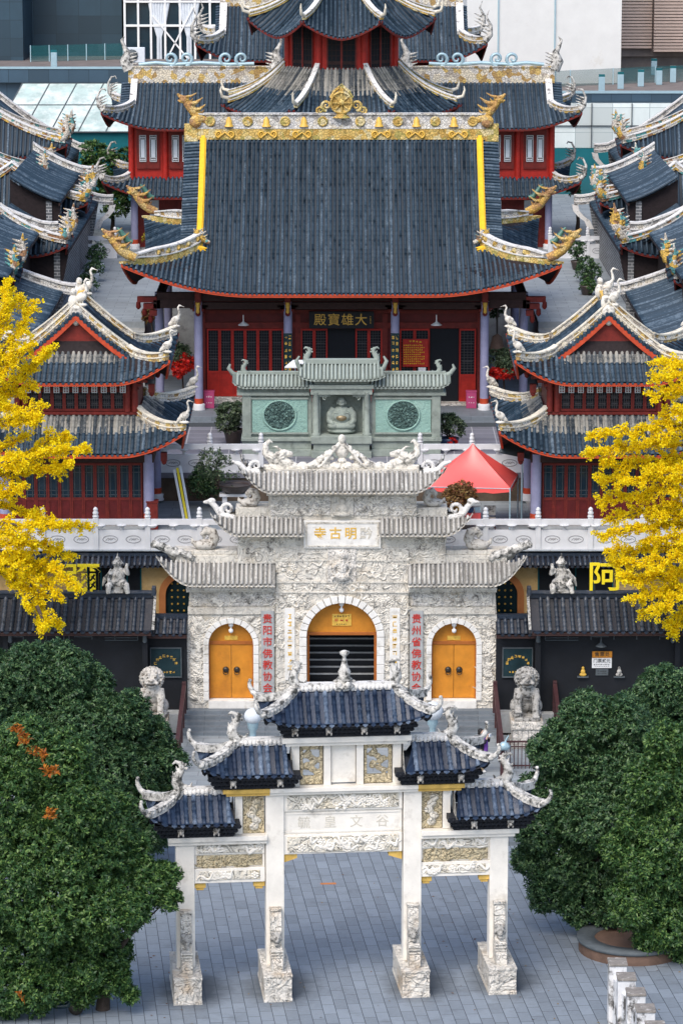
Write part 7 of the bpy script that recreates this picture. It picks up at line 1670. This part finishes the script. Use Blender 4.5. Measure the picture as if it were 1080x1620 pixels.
lion('pale stone lion left of the gate, half hidden by the dark tree', -7.35, 26.2, 1.98, 1, 0)
lion('grey seated stone lion on a pedestal right of the gate, paw on a ball', 7.18, 26.2, 1.98, -1, -1)
# ------------------------------------------------------------------ rails, lamps, fence on the landing
def rail(label, x, y0, y1, zb, h=1.15, z1=None):
    T = thing('handrail', label, 'railing', (x,y0,zb), 0, 'maroon handrails on the landing'); n = 4; z1 = zb if z1 is None else z1
    mb = MB(); mb.bar((x,y0,zb+h),(x,y1,z1+h),.16,.10); obj('top_rail', mb, M['rail'], T, bevel=.01)
    for k in range(n+1):
        y = y0+(y1-y0)*k/n; zq_ = zb+(z1-zb)*k/n; mb = MB(); mb.box(x-.08,x+.08,y-.08,y+.08,zq_,zq_+h+(.16 if k in (0,n) else 0)); obj('post', mb, M['rail'], T, bevel=.01)
    mb = MB()
    for q in (.25,.5,.75): mb.bar((x,y0,zb+h*q),(x,y1,z1+h*q),.04,.05)
    o_ = obj('cross_bars', mb, M['rail'], T); o_['kind'] = 'stuff'
rail('maroon handrail at the left end of the gate steps', -6.20, 22.0, 28.2, ZL, 1.12, ZT)
rail('maroon handrail left of the right stone lion', 6.05, 21.6, 28.3, ZL, 1.12, ZT)
rail('maroon handrail right of the right stone lion', 8.42, 25.2, 28.4, ZL, 1.12, ZT)
T = thing('iron_fence', 'dark iron bar fence in front of the right stone lion', 'fence', (7.5,22.6,ZL)); mb = MB(); mb.bar((6.2,22.6,ZL+1.06),(9.6,22.6,ZL+1.06),.06,.06); mb.bar((6.2,22.6,ZL+.12),(9.6,22.6,ZL+.12),.05,.05); mb.bar((6.2,22.6,ZL+.86),(9.6,22.6,ZL+.86),.04,.04); obj('rails', mb, M['rail'], T)
mb = MB()
for k in range(24): mb.bar((6.25+.145*k,22.6,ZL),(6.25+.145*k,22.6,ZL+1.06),.03,.03)
o_ = obj('bars', mb, M['rail'], T); o_['kind'] = 'stuff'
mb = MB(); mb.tube([(6.12,21.5,ZL+1.25),(6.2,21.5,ZL+1.48),(6.28,21.5,ZL+1.6)],[.05,.03,.02],6); mb.ell((6.1,21.45,ZL+1.20),(.22,.16,.17),9,6,jit=.15); tag(obj('plastic_bag', mb, M['steel']), 'crumpled pale blue plastic bag tied to the right handrail', 'bag')
for px, py, r, lab in ((400,1133,.34,'pale round lamp by the gate steps left of the top archway roof'),(684,1125,.40,'white round lamp by the gate steps right of the top archway roof')):
    y = 24.6; p = Q(px,py,y); T = thing('globe_lamp', lab, 'lamp', (p.x,y,ZL), 0, 'round lamps on the landing')
    mb = MB(); mb.ell(p,(r,r,r*.92),16,11); obj('globe', mb, M['curtain'], T)
    mb = MB(); h = p.z-r-ZL; mb.lathe([(.30,0),(.30,.08),(.14,.16),(.12,h-.25),(.20,h-.12),(.22,h+.10)], p.x, y, ZL, 12); obj('pole', mb, M['steel'], T)
# ------------------------------------------------------------------ woman taking a photograph
def person(label, x, y, z, h=1.70, rz=0.0):
    T = thing('person', label, 'person', (x,y,z), rz, world=False); k = h/1.70
    def v(a,b,c): return (a*k,b*k,c*k)
    mb = MB(); mb.ell(v(0,-.01,1.58),(.085*k,.10*k,.118*k),12,9); mb.ell(v(0,-.105,1.575),(.018*k,.03*k,.025*k),6,5); mb.ell(v(0,-.07,1.52),(.055*k,.05*k,.05*k),8,6)
    for s in (-1,1): mb.ell(v(s*.085,.0,1.575),(.015*k,.025*k,.035*k),6,5)
    mb.tube([v(0,.01,1.30),v(0,.005,1.50)],[.06*k,.052*k],9); mb.tube([v(0,0,.92),v(0,.01,1.12),v(0,.01,1.34)],[.13*k,.12*k,.13*k],10)
    for s in (-1,1):
        mb.tube([v(s*.09,0,.92),v(s*.10,-.01,.50),v(s*.10,.01,.08)],[.095*k,.062*k,.042*k],9); mb.tube([v(s*.15,.01,1.36),v(s*.23,-.03,1.14),v(s*.17,-.26,1.26),v(s*.07,-.30,1.47)],[.055*k,.046*k,.038*k,.03*k],8)
        mb.ell(v(s*.065,-.31,1.50),(.032*k,.022*k,.05*k),8,6)
        for f in range(4): mb.tube([v(s*(.045+.012*f),-.315,1.52),v(s*(.038+.012*f),-.335,1.565-.006*abs(f-1.5)),v(s*(.025+.010*f),-.345,1.575)],[.010*k,.009*k,.007*k],5)
        mb.tube([v(s*.055,-.30,1.49),v(s*.03,-.33,1.51)],[.011*k,.008*k],5)
    obj('body', fuse(mb,'person_body',.012,2), M['skin'], T)
    mb = MB(); mb.ell(v(0,.02,1.615),(.10*k,.112*k,.105*k),12,9); mb.ell(v(0,.07,1.50),(.095*k,.06*k,.14*k),10,8); mb.tube([v(.09,.0,1.60),v(.10,.03,1.45)],[.03*k,.02*k],6); mb.tube([v(-.09,.0,1.60),v(-.10,.03,1.45)],[.03*k,.02*k],6); obj('hair', fuse(mb,'hair',.014,2), M['hair'], T)
    mb = MB()
    for s in (-1,1): mb.tube([v(s*.085,0,.95),v(s*.105,-.01,.52),v(s*.105,.01,.07)],[.125*k,.098*k,.085*k],10)
    mb.ell(v(0,0,.94),(.17*k,.13*k,.13*k),12,7); obj('trousers', fuse(mb,'trousers',.014,2), M['khaki'], T)
    mb = MB(); mb.tube([v(0,0,.84),v(0,.005,1.05),v(0,.01,1.30),v(0,.01,1.42)],[.185*k,.165*k,.185*k,.09*k],12)
    for s in (-1,1): mb.tube([v(s*.13,.01,1.37),v(s*.235,-.03,1.13),v(s*.175,-.24,1.24),v(s*.12,-.28,1.36)],[.085*k,.072*k,.06*k,.05*k],9)
    obj('jacket', fuse(mb,'jacket',.014,2), M['black_cloth'], T)
    mb = MB(); mb.tube([v(.02,-.17,.80),v(.03,-.20,1.05),v(.02,-.195,1.25),v(0,-.10,1.42)],[.10*k,.085*k,.075*k,.07*k],9); obj('scarf', mb, M['purple'], T)
    mb = MB()
    for s in (-1,1): mb.ell(v(s*.105,-.05,.045),(.055*k,.13*k,.05*k),10,6)
    for i_, s in enumerate((-1,1)):
        sh = MB(); sh.ell(v(s*.105,-.05,.045),(.055*k,.13*k,.05*k),10,6); obj('shoe', sh, M['white_paint'], T)
    mb = MB()
    for s in (-1,1): mb.ell(v(s*.036,-.105,1.595),(.014*k,.008*k,.009*k),6,4)
    mb.tube([v(-.025,-.112,1.535),v(0,-.116,1.53),v(.025,-.112,1.535)],.006*k,5); obj('eyes_and_mouth', mb, M['hair'], T)
    return T
PY = 22.0; PXX = xx(760,PY,1.6); PR = R(62)
person('woman in dark jacket, purple scarf and beige trousers raising a camera', PXX, PY, ZL, 1.72, PR)
mb = MB(); mb.box(-.07,.07,-.40,-.35,1.47,1.57); mb.lathe([(.03,0),(.03,.05)],0,0,0,10); me = mb.mesh('camera'); me.transform(Matrix.Translation((PXX,PY,ZL)) @ Matrix.Rotation(PR,4,'Z')); tag(obj('hand_camera', me, M['curtain']), 'pale camera held up by the woman in the purple scarf', 'camera')
# ------------------------------------------------------------------ planter ring, stepped wall, scooter
cy = 3.6; cx = xx(998, cy, .4); T = thing('round_planter', 'round brown tiled tree planter with a dark rim on the right of the plaza', 'planter', (cx,cy,0))
mb = MB(); mb.lathe([(1.72,0),(1.72,.36),(1.62,.38)], cx, cy, 0, 48); obj('planter_wall', mb, M['planter'], T)
mb = MB(); mb.lathe([(1.75,.34),(1.78,.37),(1.78,.46),(1.22,.46),(1.20,.30)], cx, cy, 0, 48); obj('rim', mb, M['planter_rim'], T); mb = MB(); mb.lathe([(1.24,.30),(.4,.36),(.02,.38)], cx, cy, 0, 32); obj('soil', mb, M['soil'], T)
T = thing('stepped_wall', 'stained white wall with square capped merlons at the lower right corner', 'wall', (xx(965,-5,1.5),-5,0)); zt = 2.0
pts = [(976,1520),(990,1543),(1005,1567),(1020,1593),(1036,1620),(1052,1648)]
def y_at(py, z):
    a = PITCH + math.atan((py-810)/FPX); return (HC-z)/math.tan(a)-YC
M['stained_white'] = plain('stained_white_render', (.66,.66,.66), .9, .12, 2, .4, 20, .2, 0, (.09,.085,.08), 1.6, (.47,.58))
M['merlon_cap'] = plain('mossy_cap_stone', (.22,.20,.18), .9, .3, 5, .5, 20, .2, 0, (.5,.48,.44), 4, (.55,.66))
for i, (px, py) in enumerate(pts):
    y = y_at(py, zt); x = xx(px, y, zt); mb = MB(); mb.box(x-.27,x+.27,y-.30,y+.30,0,zt-.08); obj('merlon', mb, M['stained_white'], T, bevel=.02); mb = MB(); mb.box(x-.29,x+.29,y-.33,y+.33,zt-.08,zt); obj('merlon_cap', mb, M['merlon_cap'], T, bevel=.015)
    if i: 
        mb = MB(); mb.slab([(x-.16,y+.28),(x+.2,y+.28),(px_+.2,py_-.28),(px_-.16,py_-.28)], 0, zt-.45); obj('low_wall', mb, M['stained_white'], T)
    px_, py_ = x, y
T = thing('motor_scooter', 'dark scooter parked in the shade under the lower left tree', 'scooter', (xx(88,-2.8,.4),-2.8,0)); x0 = xx(92,-2.8,.4); y0 = -2.75
for q in (-.55,.55): mb = MB(); mb.lathe([(.05,-.05),(.22,-.05),(.24,0),(.22,.05),(.05,.05)],0,0,0,16); me = mb.mesh('wheel'); me.transform(Matrix.Translation((x0+q,y0,.24)) @ Matrix.Rotation(R(90),4,'X')); obj('wheel', me, M['iron'], T)
mb = MB(); mb.tube([(x0-.62,y0,.48),(x0-.3,y0,.52),(x0-.05,y0,.30),(x0+.3,y0,.32),(x0+.45,y0,.62),(x0+.42,y0,.95)],[.12,.17,.10,.10,.13,.07],9); obj('body', fuse(mb,'scooter_body',.03,2), M['black_gloss'], T)
mb = MB(); mb.ell((x0-.35,y0,.70),(.34,.13,.07),12,6); obj('seat', mb, M['black_cloth'], T); mb = MB(); mb.tube([(x0+.40,y0-.28,1.0),(x0+.42,y0,.97),(x0+.40,y0+.28,1.0)],.025,6); obj('handlebar', mb, M['steel'], T); mb = MB(); mb.box(x0-.75,x0-.45,y0-.16,y0+.16,.74,.98); obj('top_box', mb, M['pot_blue'], T, bevel=.03)
# ------------------------------------------------------------------ tent, stall, court furniture
def tent():
    T = thing('canopy_tent', 'red fabric canopy tent on thin poles in the front court', 'tent', (5.6,37.6,ZP)); c = Vector((5.45,37.4,0)); ze, za = 9.12, 10.68; w = 1.74; rot = R(-8)
    cs = [c+Vector((math.cos(a+rot)*w*1.414, math.sin(a+rot)*w*1.25,0)) for a in (R(225),R(315),R(45),R(135))]; mb = MB(); n = 10
    for k in range(4):
        a, b = cs[k], cs[(k+1)%4]; rows = []
        for j in range(n+1):
            t = j/n; z = za+(ze-za)*(.80*t+.20*math.sqrt(t)); row = []
            for i in range(n+1):
                u = i/n; p = c.lerp(a.lerp(b,u),t); sag = -.16*math.sin(math.pi*t)*(4*u*(1-u)) - .05*t*(4*u*(1-u)); row.append((p.x,p.y,z+sag))
            rows.append(row)
        mb.grid(rows)
        lo = [(p[0],p[1],p[2]-.20+.03*math.sin(i*2.1)) for i, p in enumerate(rows[-1])]; mb.grid([rows[-1],lo])
    o_ = obj('canopy', mb, M['tent'], T)
    for p in cs: q = MB(); q.tube([(p.x,p.y,ZP),(p.x,p.y,ze)],.028,8); obj('pole', q, M['steel'], T)
    q = MB()
    for k in range(4): a, b = cs[k], cs[(k+1)%4]; q.tube([(a.x,a.y,ze-.04),(b.x,b.y,ze-.04)],.018,6)
    obj('frame', q, M['steel'], T)
tent()
T = thing('stall_table', 'table with a red cloth under the canopy tent', 'table', (5.25,36.3,ZP)); mb = MB(); mb.box(4.55,5.75,36.0,36.8,ZP+.70,ZP+.74); mb.box(4.55,5.75,35.98,36.0,ZP+.30,ZP+.74); mb.box(4.53,4.55,35.98,36.8,ZP+.3,ZP+.74); obj('cloth', mb, M['tent'], T)
for a in (4.6,5.7):
    for b in (36.05,36.75): mb = MB(); mb.bar((a,b,ZP),(a,b,ZP+.7),.04,.04); obj('leg', mb, M['iron'], T)
for i, (x, m, lab) in enumerate(((4.75,'gold','small orange box of goods at the left of the stall table'),(5.05,'lettering_yellow','small yellow box of goods on the stall table'),(5.35,'pot_blue','blue box of goods on the stall table beside the balustrade post'),(5.62,'steel','pale blue box of goods at the right of the stall table'))):
    mb = MB(); mb.box(x-.12,x+.12,36.1,36.35,ZP+.745,ZP+.95); mb.box(x-.13,x+.13,36.09,36.36,ZP+.95,ZP+.98); tag(obj('goods_box', mb, M[m], bevel=.01), lab, 'box', 'goods on the stall table')
T = thing('red_parasol', 'folded red display behind the stall table', 'display', (5.0,37.0,ZP)); mb = MB(); mb.lathe([(.05,0),(.05,.9),(.42,1.0),(.30,1.22),(.02,1.38)], 5.1, 37.2, ZP, 14); obj('shade', mb, M['red_bright'], T)
T = thing('metal_chair', 'grey metal chair under the canopy tent', 'chair', (6.15,36.4,ZP)); mb = MB(); mb.box(5.92,6.38,36.2,36.62,ZP+.42,ZP+.46); obj('seat', mb, M['lion'], T); mb = MB(); mb.box(5.92,6.38,36.60,36.64,ZP+.55,ZP+.95); obj('backrest', mb, M['lion'], T)
for a in (5.94,6.36):
    for b, zt_ in ((36.22,.44),(36.62,.95)): mb = MB(); mb.bar((a,b,ZP),(a,b,ZP+zt_),.03,.03); obj('leg', mb, M['rail'], T)
for dx, m, lab in ((0,'white_paint','left white board of the three boards leaning in the left court'),(.13,'lettering_yellow','yellow board leaning between two white boards in the left court'),(.26,'curtain','right white board of the three boards leaning in the left court')):
    mb = MB(); mb.bar((-7.05+dx,39.3,ZP+1.95+dx*.6),(-6.62+dx,38.3,ZP+.03),.10,.06,(0,-1,1)); tag(obj('leaning_board', mb, M[m]), lab, 'board', 'boards leaning in the left court')
mb = MB(); mb.box(-8.05,-7.6,36.2,36.7,ZP,ZP+1.15); mb.box(-8.08,-7.57,36.17,36.73,ZP+1.15,ZP+1.2); tag(obj('wooden_cabinet', mb, M['red']), 'dark red wooden box by the left pavilion column', 'cabinet')
mb = MB(); mb.add([(6.55,37.2,10.35),(7.9,37.0,10.1),(8.3,38.4,10.75),(6.85,38.6,11.05)],[(0,1,2,3)]); mb.add([(6.55,37.2,10.30),(7.9,37.0,10.05),(8.3,38.4,10.70),(6.85,38.6,11.0)],[(3,2,1,0)]); T = thing('dark_awning', 'dark tilted awning panel between the canopy tent and the right pavilion', 'awning', (7.3,37.8,ZP)); obj('panel', mb, M['planter_rim'], T); mb = MB(); mb.tube([(7.5,37.3,ZP),(7.5,37.3,10.15)],.04,8); obj('pole', mb, M['steel'], T)
mb = MB(); mb.slab([(-2.55,49.6),(-.9,49.6),(-.9,51.6),(-2.2,51.6)], 11.9, 11.96); T = thing('white_canopy', 'flat white canopy behind the screen wall, left of its centre roof', 'canopy', (-1.7,50.6,ZS)); obj('sheet', mb, M['white_paint'], T)
for a, b in ((-2.4,49.8),(-1.0,49.8),(-2.1,51.4),(-1.0,51.4)): mb = MB(); mb.tube([(a,b,ZS),(a,b,11.9)],.03,6); obj('pole', mb, M['steel'], T)
T = thing('hanging_bell', 'rust brown bronze bell hanging at the right end of the main hall', 'bell', (8.05,57.5,12)); p = Q(786,540,57.5); mb = MB(); mb.lathe([(.44,-.45),(.36,-.38),(.28,0),(.22,.24),(.08,.32),(.05,.36)], p.x, 57.5, p.z, 16); obj('bell', mb, M['planter'], T); mb = MB(); mb.tube([(p.x,57.5,p.z+.3),(p.x,57.5,14.0)],.03,6); obj('hanger', mb, M['iron'], T)

# fallen leaves and a broken paver on the plaza
n = 420; px_ = rng.uniform(-10,11,n); py_ = rng.uniform(-4,14.5,n); near = np.minimum(np.hypot(px_+8,py_+1),np.hypot(px_-9.5,py_-4)); k_ = rng.random(n) < np.exp(-near/4.5)+.05
C = np.stack([px_[k_],py_[k_],np.full(k_.sum(),.012)],1); D = unit(len(C)); D[:,2] *= .12; N = np.tile([0,0,1.0],(len(C),1))+unit(len(C))*.25
o_ = obj('fallen_leaves', leaf_mesh('fallen_leaves', C, D, N, rng.uniform(.08,.14,len(C)), rng.uniform(.04,.07,len(C))), M['leaf_rust']); tag(o_, 'scattered dry leaves fallen on the plaza paving near the trees', 'leaves', None, 'stuff')
p = Q(520,1398,0); y_ = y_at(1398,0); x_ = xx(520,y_,0); mb = MB(); mb.slab([(x_-.28,y_-.10),(x_+.26,y_-.08),(x_+.24,y_+.10),(x_-.30,y_+.06)],.002,.010); tag(obj('broken_paver', mb, M['terracotta']), 'broken brown paver patch in the middle of the plaza', 'paver')
